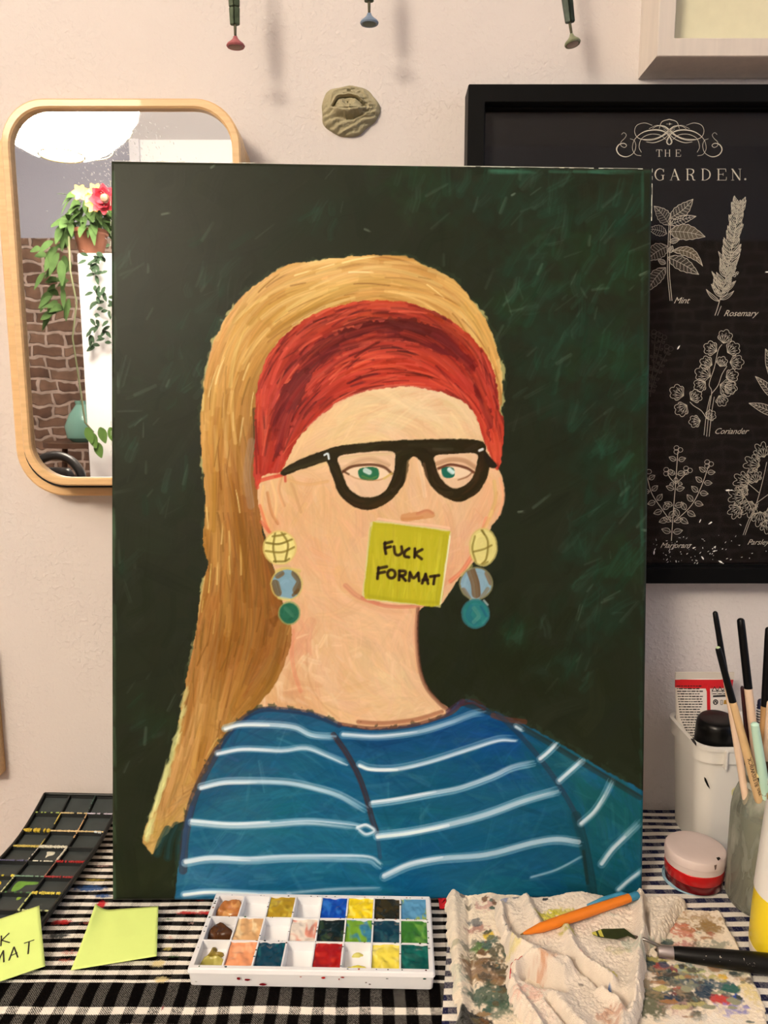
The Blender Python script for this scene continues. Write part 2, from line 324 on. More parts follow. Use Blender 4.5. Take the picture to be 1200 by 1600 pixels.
# fine dried spray on the glass
rs = random.Random(11); V, F = [], []
for k in range(420):
    q = P(rs.gauss(195, 40), rs.gauss(232, 46), MY)
    if not (xL+.014 < q.x < xR-.012 and q.z < tl.z-.014): continue
    a = rs.gauss(2.2, .4); L = rs.uniform(.0004, .0022); w = rs.uniform(.0002, .0005)
    ribbon_geo(V, F, [q+Vector((0, -.0004, 0)), q+Vector((L*math.cos(a), -.0004, L*math.sin(a)))], w, (0, -1, 0))
tag(mesh_obj('spray_specks', V, F, mat('speck_white', (226, 228, 232), .5), glass), None, kind='stuff')

# the edge of a wooden picture frame at the far left
pL = thing('picture_frame', 'pale wooden frame edge at the extreme left of the wall', 'frame', P(-70, 1100, -.02))
q0, q1 = P(0, 1216, -.014), P(-2, 990, -.014)
ring_obj('frame', rrect(q0.x-.22, q0.x, q0.z, q0.z+.155, .004, 3), rrect(q0.x-.20, q0.x-.02, q0.z+.02, q0.z+.135, .002, 3), -.014, 0, M_ply, pL)
prism_xz('picture', rrect(q0.x-.202, q0.x-.018, q0.z+.018, q0.z+.137, .002, 3), -.008, -.002, mat('print_paper', (222, 212, 196), .8), pL)

# ------------------------------------------------------------------ pale grey frame at the top right
def flat_frame(t, x0, x1, z0, z1, w, yf, m, slope=0.):
    return ring_obj('frame', rrect(x0, x1, z0, z1, .0008, 1), rrect(x0+w, x1-w, z0+w, z1-w, .0008, 1), yf, 0.0, m, t, .001)
gy = -.034
g0 = P(1026, 88, gy); gm = mat('limed_wood', (200, 190, 182), .6); wood_grain(gm, (204, 197, 191), (60, 60, 4), .25)
gf = thing('picture_frame', 'pale grey wooden picture frame with a cream print above the black poster', 'frame', (g0.x+.15, 0, g0.z+.2))
flat_frame(gf, g0.x, g0.x+.34, g0.z, g0.z+.44, .0165, gy, gm)
x0_, x1_, z0_, z1_ = g0.x-.006, g0.x+.346, g0.z-.0068, g0.z+.446
# sloping outer moulding
V = []; F = []
lo = [(g0.x, g0.z), (g0.x+.34, g0.z), (g0.x+.34, g0.z+.44), (g0.x, g0.z+.44)]; lb = [(x0_, z0_), (x1_, z0_), (x1_, z1_), (x0_, z1_)]
for (x, z), (xb, zb) in zip(lo, lb): V += [(x, gy+.0012, z), (xb, -.004, zb), (xb, 0, zb)]
for k in range(4):
    j = (k+1) % 4; F += [(3*k, 3*j, 3*j+1, 3*k+1), (3*k+1, 3*j+1, 3*j+2, 3*k+2)]
mesh_obj('moulding', V, F, gm, gf)
prism_xz('picture', rrect(g0.x+.014, g0.x+.326, g0.z+.014, g0.z+.426, .001, 1), -.008, -.002, mat('cream_print', (216, 212, 182), .85, noise=.04, nscale=90), gf)
# ------------------------------------------------------------------ the oil painting (brush strokes laid on a raster of the canvas)
OX, OY, RW, RH = 164, 242, 868, 1178
rng = np.random.default_rng(7)
IMG = np.zeros((RH, RW, 3), np.float32); HGT = np.zeros((RH, RW), np.float32)
GY, GX = np.mgrid[0:RH, 0:RW].astype(np.float32); GX += OX; GY += OY

def vnoise(h, w, cell, seed):
    r = np.random.default_rng(seed)
    gh, gw = int(h/cell)+3, int(w/cell)+3
    g = r.random((gh, gw)).astype(np.float32)
    y = np.arange(h)/cell; x = np.arange(w)/cell
    yi = y.astype(int); xi = x.astype(int); fy = y-yi; fx = x-xi
    fy = (fy*fy*(3-2*fy))[:, None]; fx = (fx*fx*(3-2*fx))[None, :]
    a = g[yi][:, xi]; b = g[yi][:, xi+1]; c = g[yi+1][:, xi]; d = g[yi+1][:, xi+1]
    return ((a*(1-fx)+b*fx)*(1-fy)+(c*(1-fx)+d*fx)*fy).astype(np.float32)

def spline(pts, n=8, closed=False):
    p = np.array(pts, float)
    if len(p) < 3 and not closed: 
        t = np.linspace(0, 1, n+1)[:, None]; return p[0]*(1-t)+p[-1]*t
    if closed: q = np.vstack([p[-1], p, p[0], p[1]])
    else: q = np.vstack([2*p[0]-p[1], p, 2*p[-1]-p[-2]])
    out = []; t = np.linspace(0, 1, n, endpoint=False)[:, None]
    for i in range(len(q)-3):
        a, b, c, d = q[i:i+4]
        out.append(.5*((2*b)+(c-a)*t+(2*a-5*b+4*c-d)*t*t+(3*b-a-3*c+d)*t**3))
    if not closed: out.append(p[-1:])
    return np.vstack(out)

def inpoly(X, Y, poly):
    ins = np.zeros(X.shape, bool); n = len(poly)
    for i in range(n):
        x0, y0 = poly[i]; x1, y1 = poly[(i+1) % n]
        if y0 == y1: continue
        ins ^= ((Y < y0) != (Y < y1)) & (X < (x1-x0)*(Y-y0)/(y1-y0)+x0)
    return ins

WX = (vnoise(RH, RW, 5, 1)-.5)*1.0 + (vnoise(RH, RW, 16, 2)-.5)
WY = (vnoise(RH, RW, 5, 3)-.5)*1.0 + (vnoise(RH, RW, 16, 4)-.5)
def mask(pts, n=6, wob=2.0, smooth=True):
    p = spline(pts, n, True) if smooth else np.array(pts, float)
    x0, y0 = p.min(0)-6; x1, y1 = p.max(0)+6
    ax, ay = max(int(x0-OX), 0), max(int(y0-OY), 0); bx, by = min(int(x1-OX)+1, RW), min(int(y1-OY)+1, RH)
    m = np.zeros((RH, RW), np.float32); s = np.s_[ay:by, ax:bx]; acc = 0
    for dx, dy in ((-.25, -.25), (.25, -.25), (-.25, .25), (.25, .25)):
        acc = acc+inpoly(GX[s]+WX[s]*wob+dx, GY[s]+WY[s]*wob+dy, p)
    m[s] = acc/4.0
    return m

def lay(m, col):
    global IMG
    IMG = IMG*(1-m[..., None])+np.array(col, np.float32)*m[..., None]

def dab(pts, w, col, a=1.0, br=.5, h=.5, m=None, lv=.12, fade=.35, w1=None):
    P = np.asarray(pts, np.float32); pad = w*.6+2
    x0 = max(int(P[:, 0].min()-pad-OX), 0); x1 = min(int(P[:, 0].max()+pad-OX)+1, RW)
    y0 = max(int(P[:, 1].min()-pad-OY), 0); y1 = min(int(P[:, 1].max()+pad-OY)+1, RH)
    if x1-x0 < 2 or y1-y0 < 2: return
    s = np.s_[y0:y1, x0:x1]; X = GX[s]; Y = GY[s]
    best = np.full(X.shape, 1e9, np.float32); off = np.zeros_like(best); arc = np.zeros_like(best)
    seg = np.hypot(*(P[1:]-P[:-1]).T); tot = max(seg.sum(), 1e-3); cum = 0.
    for i in range(len(P)-1):
        d = P[i+1]-P[i]; L = max(seg[i], 1e-3); ux, uy = d/L
        rx = X-P[i, 0]; ry = Y-P[i, 1]
        t = np.clip(rx*ux+ry*uy, 0, L); ex = rx-t*ux; ey = ry-t*uy
        dd = ex*ex+ey*ey; k = dd < best
        best = np.where(k, dd, best); off = np.where(k, rx*-uy+ry*ux, off); arc = np.where(k, (cum+t)/tot, arc); cum += L
    ww = w if w1 is None else w+(w1-w)*arc
    dist = np.sqrt(best); o = np.clip(off/(ww*.5), -1.2, 1.2)
    nb = max(int(w/1.3), 3)
    b1 = rng.random(nb+2).astype(np.float32); b2 = rng.random(nb+2).astype(np.float32)
    u = (o+1.2)/2.4*nb; ui = u.astype(int); fu = u-ui
    B = b1[ui]*(1-fu)+b1[np.minimum(ui+1, nb+1)]*fu; V = b2[ui]*(1-fu)+b2[np.minimum(ui+1, nb+1)]*fu
    edge = np.clip(ww*.5-dist+.5, 0, 1)
    end = np.clip((1-arc)/max(fade, 1e-3)+(.9-B*1.2)*1.2*(fade > .01)+(fade <= .01)*2, 0, 1)
    al = a*edge*end*(1-br*B)
    if m is not None: al = al*m[s]
    c = np.array(col, np.float32)*(1+lv*(V[..., None]-.5)*2)
    IMG[s] = IMG[s]*(1-al[..., None])+c*al[..., None]
    HGT[s] = HGT[s]*(1-al*.6)+al*h*(.35+.65*V+.5*np.clip(np.abs(o)-.6, 0, .4))

def cfield(samples, p=2.5):
    xy = np.array([s[:2] for s in samples], float); cc = np.array([s[2] for s in samples], float)
    def f(x, y):
        w = 1/((xy[:, 0]-x)**2+(xy[:, 1]-y)**2+60)**(p/2)
        return (cc*w[:, None]).sum(0)/w.sum()
    return f

def gfield(guides):
    pp, dd = [], []
    for g in guides:
        q = spline(g, 6); d = q[1:]-q[:-1]; d /= np.maximum(np.hypot(*d.T)[:, None], 1e-6)
        pp.append((q[1:]+q[:-1])/2); dd.append(d)
    pp = np.vstack(pp); dd = np.vstack(dd)
    def f(x, y):
        w = 1/((pp[:, 0]-x)**2+(pp[:, 1]-y)**2+30)**1.6
        v = (dd*w[:, None]).sum(0); return v/max(np.hypot(*v), 1e-6)
    return f

def fill(m, n, guides, cols, L=(30, 80), W=(5, 11), cj=14, a=.8, br=.5, h=.5, lv=.12, aj=.12, hue=3):
    ys, xs = np.nonzero(m > .5); gf = gfield(guides); cf = cfield(cols)
    for k in rng.integers(0, len(xs), n):
        x, y = xs[k]+OX, ys[k]+OY
        ln = rng.uniform(*L); st = ln/6; P = [(x, y)]; ang = rng.normal(0, aj); ca, sa = np.cos(ang), np.sin(ang); cx, cy = x, y
        sg = 1 if rng.random() < .8 else -1
        for i in range(6):
            v = gf(cx, cy)*sg; cx += st*(v[0]*ca-v[1]*sa); cy += st*(v[0]*sa+v[1]*ca); P.append((cx, cy))
        c = cf(*P[3])+rng.normal(0, cj)+rng.normal(0, hue, 3)
        dab(P, rng.uniform(*W), np.clip(c, 3, 250), a*rng.uniform(.6, 1), br, h, m, lv)

def line(pts, w, col, a=1., br=.25, h=.5, m=None, lv=.1, fade=.01, n=5, w1=None):
    dab(spline(pts, n), w, col, a, br, h, m, lv, fade, w1)

def paint():
    # ---- background
    bgc = (34, 37, 23); lay(np.ones((RH, RW), np.float32), bgc)
    for k in range(900):
        x, y = rng.uniform(OX, OX+RW), rng.uniform(OY, OY+RH); ang = rng.normal(-1.0, .5) if rng.random() < .7 else rng.uniform(0, 3.1)
        ln = rng.uniform(25, 90); dx, dy = np.cos(ang)*ln, np.sin(ang)*ln; bend = rng.normal(0, 6)
        P = spline([(x, y), (x+dx/2+bend, y+dy/2+bend), (x+dx, y+dy)], 3)
        c = np.array([32, 35, 22])+rng.normal(0, 4)+rng.normal(0, 1.5, 3)
        dab(P, rng.uniform(10, 26), c, .5, .7, .22, None, .1, .5)
    pat = [(650, 285, 70), (760, 300, 90), (860, 310, 90), (900, 400, 80), (970, 330, 60), (840, 390, 60), (980, 420, 50), (830, 460, 60), (900, 520, 90), (960, 560, 70),
           (985, 620, 60), (890, 640, 60), (980, 720, 50), (930, 700, 60), (960, 800, 60), (970, 880, 50), (900, 860, 50), (860, 560, 60), (800, 480, 50), (300, 500, 60),
           (340, 430, 50), (230, 620, 50), (280, 580, 60), (200, 700, 25), (190, 420, 20), (190, 900, 22), (250, 780, 40), (800, 1000, 60), (930, 960, 70), (880, 1040, 50), (230, 1130, 50), (500, 330, 50)]
    for i_, (cx, cy, r) in enumerate(pat):
        d_ = np.hypot((GX-cx)/r, (GY-cy)/(r*.8))+1.2*(vnoise(RH, RW, 26, 500+i_)-.5)+.8*(vnoise(RH, RW, 9, 540+i_)-.5); g_ = np.clip(1.05-d_, 0, 1)*(.75 if cx > 600 else .35)
        lay(g_*.5, (30, 56, 40) if i_ % 3 else (34, 60, 30))
    for cx, cy, r in pat:
        g = 1.0 if cx > 600 else .55
        for k in range(int(r*.16*g)+2):
            x, y = cx+rng.normal(0, r*.45), cy+rng.normal(0, r*.45); ang = rng.normal(-1.05, .35)
            ln = rng.uniform(12, 50); P = [(x, y), (x+np.cos(ang)*ln*.5+rng.normal(0, 2), y+np.sin(ang)*ln*.5), (x+np.cos(ang)*ln, y+np.sin(ang)*ln)]
            c = np.array([34, 66, 46]) if rng.random() < .6 else np.array([52, 74, 58])
            if cx > 940: c = np.array([32, 70, 50])
            dab(P, rng.uniform(5, 16), c+rng.normal(0, 7), .34, .85, .2, None, .2, .7)
    for k in range(150):                                    # dry light scratches of the brush
        cx, cy, r = pat[rng.integers(len(pat))]; x, y = cx+rng.normal(0, r*.8), cy+rng.normal(0, r*.8); ang = rng.normal(-1.0, .45); ln = rng.uniform(8, 44)
        dab([(x, y), (x+np.cos(ang)*ln, y+np.sin(ang)*ln)], rng.uniform(1.5, 6), np.array([84, 104, 84])+rng.normal(0, 12), .33, .9, .25, None, .2, .8)
    for x, y in ((253, 335), (570, 358), (325, 655), (345, 500), (800, 305), (810, 800), (1003, 828), (1000, 430), (540, 250), (330, 262)):
        dab([(x, y), (x+rng.uniform(4, 12), y+rng.normal(0, 3))], 3.5, (140, 150, 128), .6, .6, .5, None, .2, .5)
    for k in range(40):                                     # the lighter worn edges of the canvas
        y = rng.uniform(250, 1400); dab([(177, y), (179, y+rng.uniform(20, 70))], rng.uniform(3, 9), (66, 88, 62), .4, .8, .3)
        dab([(1004+(250-y)*.004, y), (1004, y+rng.uniform(20, 60))], rng.uniform(2, 6), (44, 78, 58), .35, .8, .3)
    for k in range(26):
        x = rng.uniform(760, 1015); dab([(x, 268), (x+rng.uniform(10, 40), 269)], rng.uniform(3, 8), (52, 92, 70), .45, .7, .3)
    for k in range(60):                                     # darker pool round the right of the neck
        x, y = rng.normal(770, 60), rng.normal(1030, 45); dab([(x, y), (x+rng.normal(0, 20), y+rng.uniform(10, 50))], rng.uniform(14, 28), (30, 33, 17), .5, .4, .15)

    # ---- hair
    hair = [(222, 1312), (230, 1286), (250, 1240), (268, 1190), (280, 1130), (290, 1070), (305, 1000), (314, 930), (324, 880), (317, 850), (321, 790), (317, 720), (313, 660), (319, 600),
            (330, 545), (346, 510), (378, 464), (412, 436), (428, 426), (455, 413), (492, 408), (540, 402), (590, 399), (640, 402), (662, 415), (690, 426), (718, 446), (748, 484), (766, 515),
            (780, 560), (784, 615), (770, 690), (700, 640), (600, 560), (480, 600), (430, 700), (412, 760), (410, 830), (424, 880), (444, 940), (458, 990), (450, 1025), (430, 1070), (405, 1106),
            (370, 1132), (345, 1168), (320, 1210), (306, 1250), (300, 1288), (286, 1284), (272, 1290), (258, 1306), (240, 1333), (232, 1328)]
    mh = mask(hair, 5, 2.2)
    rim = mask([(x-4 if x < 500 else x+5, y+(2 if y > 1200 else -4)) for x, y in hair], 5, 6.0)
    lay(rim*.35*(vnoise(RH, RW, 30, 33) > .45), (56, 70, 44))
    lay(mask([(x-3 if x < 420 else x+(3 if x > 700 else 0), y-(2 if y < 1200 else 0)) for x, y in hair], 5, 5.0)*np.clip((vnoise(RH, RW, 24, 5)-.55)*8, 0, 1)*.7, (206, 194, 122))
    lay(mh, (176, 130, 66))
    hg = [[(350, 1230), (300, 1240), (240, 1320)], [(240, 1320), (290, 1180), (320, 1020), (335, 860), (330, 700), (340, 580), (400, 470), (500, 425), (600, 415), (700, 450), (760, 530), (780, 620)],
          [(300, 1280), (350, 1140), (400, 1000), (400, 860), (375, 700), (385, 590), (440, 510), (540, 455), (640, 455), (710, 490), (762, 570)], [(445, 960), (420, 1050), (350, 1150)],
          [(440, 940), (412, 840), (400, 740)]]
    hc = [(230, 1310, (196, 168, 104)), (260, 1250, (190, 150, 92)), (290, 1180, (192, 150, 90)), (330, 1120, (186, 142, 78)), (300, 1060, (178, 134, 78)), (330, 1000, (168, 122, 62)), (380, 1040, (152, 104, 46)),
          (420, 1000, (138, 92, 38)), (440, 970, (104, 68, 26)), (400, 950, (152, 104, 46)), (350, 900, (176, 128, 66)), (400, 860, (146, 98, 44)), (340, 820, (188, 144, 76)), (385, 800, (152, 106, 52)),
          (330, 720, (192, 148, 78)), (370, 720, (170, 124, 62)), (395, 720, (120, 86, 52)), (330, 640, (206, 164, 92)), (370, 640, (186, 140, 72)), (392, 640, (146, 104, 46)), (345, 560, (208, 168, 100)),
          (390, 560, (196, 152, 84)), (400, 590, (160, 116, 52)), (380, 500, (212, 174, 108)), (430, 490, (208, 170, 96)), (450, 505, (186, 148, 76)), (430, 440, (200, 160, 96)), (500, 430, (216, 180, 112)),
          (520, 455, (226, 198, 126)), (560, 420, (206, 166, 102)), (600, 450, (228, 198, 132)), (640, 412, (188, 142, 78)), (560, 468, (160, 112, 48)), (640, 440, (216, 180, 112)), (680, 480, (204, 164, 96)),
          (640, 468, (190, 144, 76)), (700, 450, (200, 156, 96)), (730, 490, (224, 192, 118)), (760, 530, (216, 180, 108)), (740, 540, (206, 164, 92)), (770, 590, (196, 150, 84)), (780, 620, (160, 118, 64))]
    hc = [(x, y, (min(r*.97, 250), g*.90, b*.80)) for x, y, (r, g, b) in hc]
    fill(mh, 800, hg, hc, (60, 160), (10, 24), 9, .75, .35, .5, .10, .06)
    fill(mh, 520, hg, hc, (60, 150), (6, 15), 15, .55, .55, .7, .14, .07)
    up = mh*(GY < 760)
    fill(up, 80, hg, [(400, 500, (222, 184, 112)), (600, 450, (230, 196, 126)), (330, 650, (216, 176, 102))], (50, 140), (4, 10), 8, .6, .5, 1.0, .1, .1)
    lo = mh*(GY > 800)
    fill(lo, 170, hg, [(400, 900, (112, 74, 28)), (330, 1000, (140, 98, 46)), (280, 1200, (150, 110, 56))], (30, 110), (1.5, 4), 8, .55, .5, .6, .1, .1)
    fill(mh, 110, hg, [(330, 1000, (112, 72, 28)), (360, 600, (122, 80, 34)), (600, 470, (124, 82, 34))], (20, 70), (1, 2.6), 10, .7, .4, .3, .1, .1)
    fill(mh, 36, hg, [(330, 1000, (232, 202, 120)), (360, 600, (248, 222, 150)), (600, 450, (248, 226, 160))], (20, 60), (1, 2.5), 6, .85, .3, 1.2, .1, .1)
    line([(398, 640), (400, 700), (402, 760)], 7, (72, 50, 22), .8, .5); line([(393, 690), (386, 740), (392, 790)], 12, (148, 122, 104), .55, .7)
    line([(415, 840), (425, 890), (448, 950)], 9, (98, 66, 30), .6, .6)

    for k in range(70):
        t = rng.random(); x, y = np.interp(t, [0, .35, .7, 1], [226, 246, 268, 290]), np.interp(t, [0, .35, .7, 1], [1318, 1250, 1185, 1090]); dab([(x+rng.normal(0, 2), y), (x+6, y-rng.uniform(10, 30))], rng.uniform(3, 8), np.array((206, 200, 132))+rng.normal(0, 8), .6, .6, .9)
    for q in ([(262, 1296), (252, 1316), (246, 1334)], [(276, 1290), (266, 1312), (262, 1340)], [(288, 1290), (280, 1320), (280, 1350)]): line(q, 13, (26, 50, 46), .8, .4, .3); line(q, 5, (34, 76, 80), .5, .6, .3)
    for q in ([(322, 880), (312, 940), (300, 1010)], [(316, 640), (319, 560), (340, 508)], [(768, 520), (782, 560), (786, 600)]): line(q, 5, (214, 198, 130), .7, .6, .9, mh)
    # ---- skin
    skin = [(404, 752), (420, 735), (440, 735), (462, 690), (500, 640), (560, 600), (630, 590), (700, 604), (745, 645), (760, 690), (778, 730), (786, 748), (787, 780), (781, 806), (766, 826), (752, 855), (736, 882), (714, 908),
            (690, 942), (657, 950), (652, 985), (655, 1030), (664, 1066), (684, 1094), (704, 1110), (690, 1128), (640, 1140), (580, 1142), (520, 1134), (480, 1118), (445, 1112), (402, 1108), (428, 1072), (450, 1022),
            (456, 985), (442, 940), (418, 850), (406, 800)]
    ms = mask(skin, 5, 1.6); lay(ms, (220, 176, 130))
    sg = [[(470, 700), (520, 650), (600, 625), (700, 640), (750, 690)], [(460, 760), (480, 860), (540, 930), (620, 950)], [(760, 780), (740, 860), (690, 920)], [(650, 720), (665, 800)], [(470, 980), (480, 1060), (560, 1120), (660, 1110)],
          [(650, 960), (655, 1060), (690, 1110)], [(420, 760), (430, 820)], [(540, 820), (545, 900)]]
    sc = [(600, 640, (232, 202, 154)), (520, 680, (228, 190, 138)), (700, 650, (230, 200, 152)), (640, 610, (232, 200, 158)), (740, 680, (228, 194, 148)), (480, 720, (226, 184, 128)), (470, 790, (212, 164, 112)), (520, 830, (218, 168, 118)),
          (560, 860, (222, 172, 126)), (480, 880, (222, 168, 122)), (520, 930, (224, 174, 128)), (640, 780, (222, 178, 132)), (600, 800, (216, 168, 118)), (720, 800, (220, 172, 130)), (740, 840, (220, 160, 122)), (700, 900, (222, 160, 118)),
          (560, 1000, (226, 184, 138)), (520, 1000, (220, 172, 126)), (470, 1000, (216, 150, 112)), (610, 1080, (228, 188, 142)), (500, 1060, (226, 182, 136)), (440, 1090, (206, 150, 104)), (470, 1080, (208, 152, 108)), (650, 1100, (222, 180, 134)),
          (560, 1110, (222, 176, 130)), (630, 980, (224, 176, 132)), (420, 780, (214, 168, 118)), (430, 820, (216, 160, 112)), (780, 760, (226, 176, 130)), (770, 800, (220, 160, 116)), (700, 720, (226, 184, 140))]
    fill(ms, 700, sg, sc, (25, 80), (8, 20), 4, .6, .5, .3, .05, .4)
    fill(ms, 500, sg, sc, (12, 50), (3, 9), 7, .45, .6, .35, .06, .5)
    fill(ms*(GY > 990), 90, sg, [(520, 1050, (234, 200, 156)), (620, 1060, (234, 198, 152))], (8, 26), (3, 9), 5, .5, .7, .4, .06, .6)
    # contours of neck, jaw and ears
    line([(458, 985), (456, 1020), (460, 1050), (470, 1080)], 6, (206, 122, 88), .6, .5, .3, ms); line([(478, 1000), (482, 1060), (500, 1096), (530, 1124)], 4, (200, 140, 94), .45, .6, .3, ms)
    line([(653, 950), (651, 990), (655, 1040), (666, 1074), (690, 1102), (706, 1112)], 6, (110, 62, 44), .75, .35, .4)
    line([(649, 960), (648, 1000), (652, 1050)], 5, (214, 150, 112), .5, .5)
    line([(540, 915), (560, 932), (590, 942)], 8, (206, 130, 98), .8, .4); line([(566, 934), (600, 946), (640, 948), (676, 942)], 6, (204, 118, 88), .75, .4); line([(556, 940), (600, 955), (640, 956)], 8, (224, 164, 122), .5, .6)
    line([(738, 868), (722, 892), (704, 908)], 7, (214, 106, 74), .7, .4); line([(760, 810), (748, 846), (736, 872)], 6, (222, 132, 96), .7, .4); line([(776, 770), (770, 800), (756, 824)], 5, (214, 140, 88), .6, .4)
    for p, c in (([(412, 760), (410, 790), (420, 822)], (226, 180, 118)), ([(425, 752), (432, 780), (430, 812)], (232, 190, 130)), ([(440, 745), (436, 765), (444, 790)], (206, 146, 96)), ([(418, 770), (424, 800), (434, 818)], (190, 120, 70)),
                 ([(406, 790), (414, 815), (420, 830)], (222, 110, 70)), ([(450, 750), (480, 757), (512, 752)], (206, 156, 102)), ([(455, 756), (462, 775), (470, 800)], (200, 150, 98))):
        line(p, 5, c, .7, .4, .5)
    line([(430, 745), (444, 742), (446, 752)], 4, (196, 60, 44), .8, .3); line([(408, 815), (418, 828), (424, 834)], 5, (216, 96, 66), .8, .4)
    line([(781, 748), (787, 775), (780, 804)], 5, (232, 160, 120), .7, .3); line([(772, 752), (774, 780), (766, 805)], 6, (224, 184, 112), .7, .4); line([(768, 800), (758, 826)], 7, (228, 196, 120), .6, .5)

    # ---- red head band
    band = [(397, 746), (398, 690), (399, 630), (406, 588), (424, 548), (456, 515), (494, 490), (536, 476), (590, 470), (640, 474), (690, 492), (730, 520), (760, 556), (775, 592), (780, 640), (786, 655), (786, 690), (780, 735), (768, 716), (757, 690),
            (748, 660), (732, 634), (706, 618), (670, 608), (630, 604), (590, 607), (545, 620), (510, 642), (480, 668), (460, 694), (450, 716), (438, 736), (412, 742), (404, 758)]
    mb = mask(band, 5, 2.4); lay(mb, (176, 52, 36))
    bg = [[(404, 740), (412, 620), (470, 530), (560, 485), (640, 485), (710, 515), (765, 590), (782, 700)], [(430, 730), (460, 640), (530, 570), (620, 545), (700, 580), (760, 660), (775, 720)], [(450, 710), (500, 640), (580, 602), (670, 602), (740, 640), (760, 700)]]
    bc = [(410, 720, (186, 58, 40)), (404, 640, (200, 76, 50)), (430, 560, (190, 62, 42)), (500, 500, (196, 70, 44)), (560, 480, (206, 78, 46)), (620, 478, (204, 76, 48)), (680, 500, (150, 54, 28)), (730, 540, (160, 56, 32)), (470, 560, (130, 36, 28)),
          (540, 520, (108, 28, 24)), (600, 510, (92, 24, 22)), (650, 515, (110, 30, 26)), (700, 540, (126, 34, 28)), (740, 590, (150, 44, 32)), (440, 620, (150, 44, 32)), (430, 680, (148, 44, 34)), (470, 640, (138, 36, 28)), (520, 580, (180, 54, 38)),
          (580, 560, (196, 64, 44)), (640, 550, (200, 68, 46)), (560, 590, (186, 56, 38)), (700, 590, (196, 62, 44)), (640, 590, (190, 58, 38)), (740, 630, (190, 56, 38)), (770, 660, (176, 50, 34)), (760, 600, (150, 46, 34)), (780, 700, (196, 70, 46)),
          (450, 700, (176, 52, 38)), (490, 660, (168, 46, 34)), (560, 545, (160, 46, 34))]
    fill(mb, 460, bg, bc, (40, 120), (7, 17), 8, .75, .45, .45, .1, .08)
    fill(mb, 520, bg, bc, (25, 80), (2.5, 7), 13, .6, .5, .6, .16, .1)
    fill(mb, 160, bg, [(500, 560, (70, 16, 16)), (620, 520, (60, 14, 14)), (740, 600, (84, 22, 20)), (440, 640, (76, 20, 18))], (20, 70), (1.5, 4), 6, .7, .5, .4, .1, .12)
    fill(mb, 80, bg, [(450, 640, (216, 96, 64)), (600, 560, (222, 92, 62)), (750, 640, (216, 84, 58))], (20, 60), (1.2, 3.5), 8, .75, .4, 1.0, .1, .12)
    dk = [mask([(470, 566), (500, 534), (560, 508), (620, 498), (672, 508), (716, 534), (744, 570), (738, 584), (700, 556), (650, 538), (600, 534), (548, 548), (500, 572), (478, 590)], 5, 8), mask([(424, 700), (428, 640), (446, 600), (476, 570), (484, 590), (462, 640), (446, 690), (436, 714)], 5, 8), mask([(735, 580), (756, 610), (768, 650), (766, 690), (756, 650), (742, 610)], 5, 6)]
    for q, n in zip(dk, (150, 80, 40)): fill(q, n, bg, [(560, 520, (92, 24, 20)), (640, 515, (84, 22, 20)), (730, 570, (112, 30, 26)), (440, 640, (110, 30, 28)), (760, 640, (120, 34, 26))], (30, 90), (4, 12), 10, .6, .55, .4, .12, .1)
    fill(mb, 120, bg, [(560, 580, (206, 74, 46)), (640, 560, (204, 70, 44)), (480, 640, (180, 54, 40)), (600, 480, (204, 84, 48))], (25, 70), (3, 8), 9, .4, .6, .6, .1, .1)
    line([(480, 668), (512, 640), (548, 619), (592, 606), (632, 603), (672, 607)], 4, (228, 150, 128), .55, .6); line([(440, 742), (404, 752), (402, 762)], 6, (200, 66, 46), .8, .4)

    # ---- shirt
    shirt = [(274, 1424), (273, 1418), (273, 1408), (276, 1380), (283, 1330), (288, 1290), (300, 1250), (320, 1208), (344, 1165), (374, 1128), (405, 1109), (450, 1109), (490, 1116), (530, 1131), (580, 1139), (640, 1134), (690, 1121), (724, 1094), (764, 1108), (804, 1125), (850, 1148),
             (900, 1178), (950, 1206), (1006, 1236), (1014, 1242), (1018, 1260), (1018, 1410), (1016, 1418), (1012, 1424)]
    mt = mask(shirt, 5, 2.0)
    lay(mask([(x+(6 if x > 600 else -4), y-5) for x, y in shirt], 5, 8)*(vnoise(RH, RW, 10, 9) > .4)*.6, (44, 56, 38)); lay(mt, (24, 88, 116))
    tg = [[(300, 1250), (420, 1200), (560, 1240)], [(300, 1340), (450, 1310), (580, 1340)], [(560, 1160), (680, 1170), (790, 1140)], [(590, 1280), (740, 1270), (880, 1240)], [(600, 1380), (760, 1350), (900, 1330)], [(300, 1390), (600, 1392), (900, 1392)],
          [(800, 1140), (880, 1210), (930, 1330)], [(850, 1160), (960, 1240), (1000, 1330)]]
    tc = [(400, 1120, (44, 62, 92)), (340, 1200, (48, 76, 100)), (420, 1160, (28, 84, 112)), (480, 1200, (26, 88, 112)), (380, 1260, (40, 100, 118)), (460, 1260, (24, 96, 118)), (540, 1220, (18, 82, 118)), (320, 1320, (46, 102, 128)), (420, 1320, (36, 104, 124)),
          (520, 1320, (26, 98, 120)), (330, 1380, (44, 100, 130)), (450, 1380, (24, 92, 120)), (560, 1380, (20, 92, 120)), (600, 1170, (18, 66, 106)), (700, 1140, (14, 64, 112)), (680, 1210, (20, 82, 110)), (770, 1150, (14, 66, 122)), (800, 1190, (10, 62, 110)),
          (640, 1270, (18, 86, 104)), (740, 1250, (20, 84, 104)), (820, 1230, (22, 84, 104)), (640, 1330, (12, 80, 112)), (760, 1310, (14, 78, 112)), (860, 1290, (12, 74, 100)), (640, 1390, (10, 84, 122)), (780, 1380, (20, 86, 104)), (880, 1370, (12, 72, 98)),
          (860, 1180, (24, 84, 92)), (930, 1240, (24, 86, 88)), (980, 1260, (22, 84, 86)), (960, 1340, (20, 84, 92)), (990, 1390, (14, 76, 96)), (940, 1390, (18, 70, 74))]
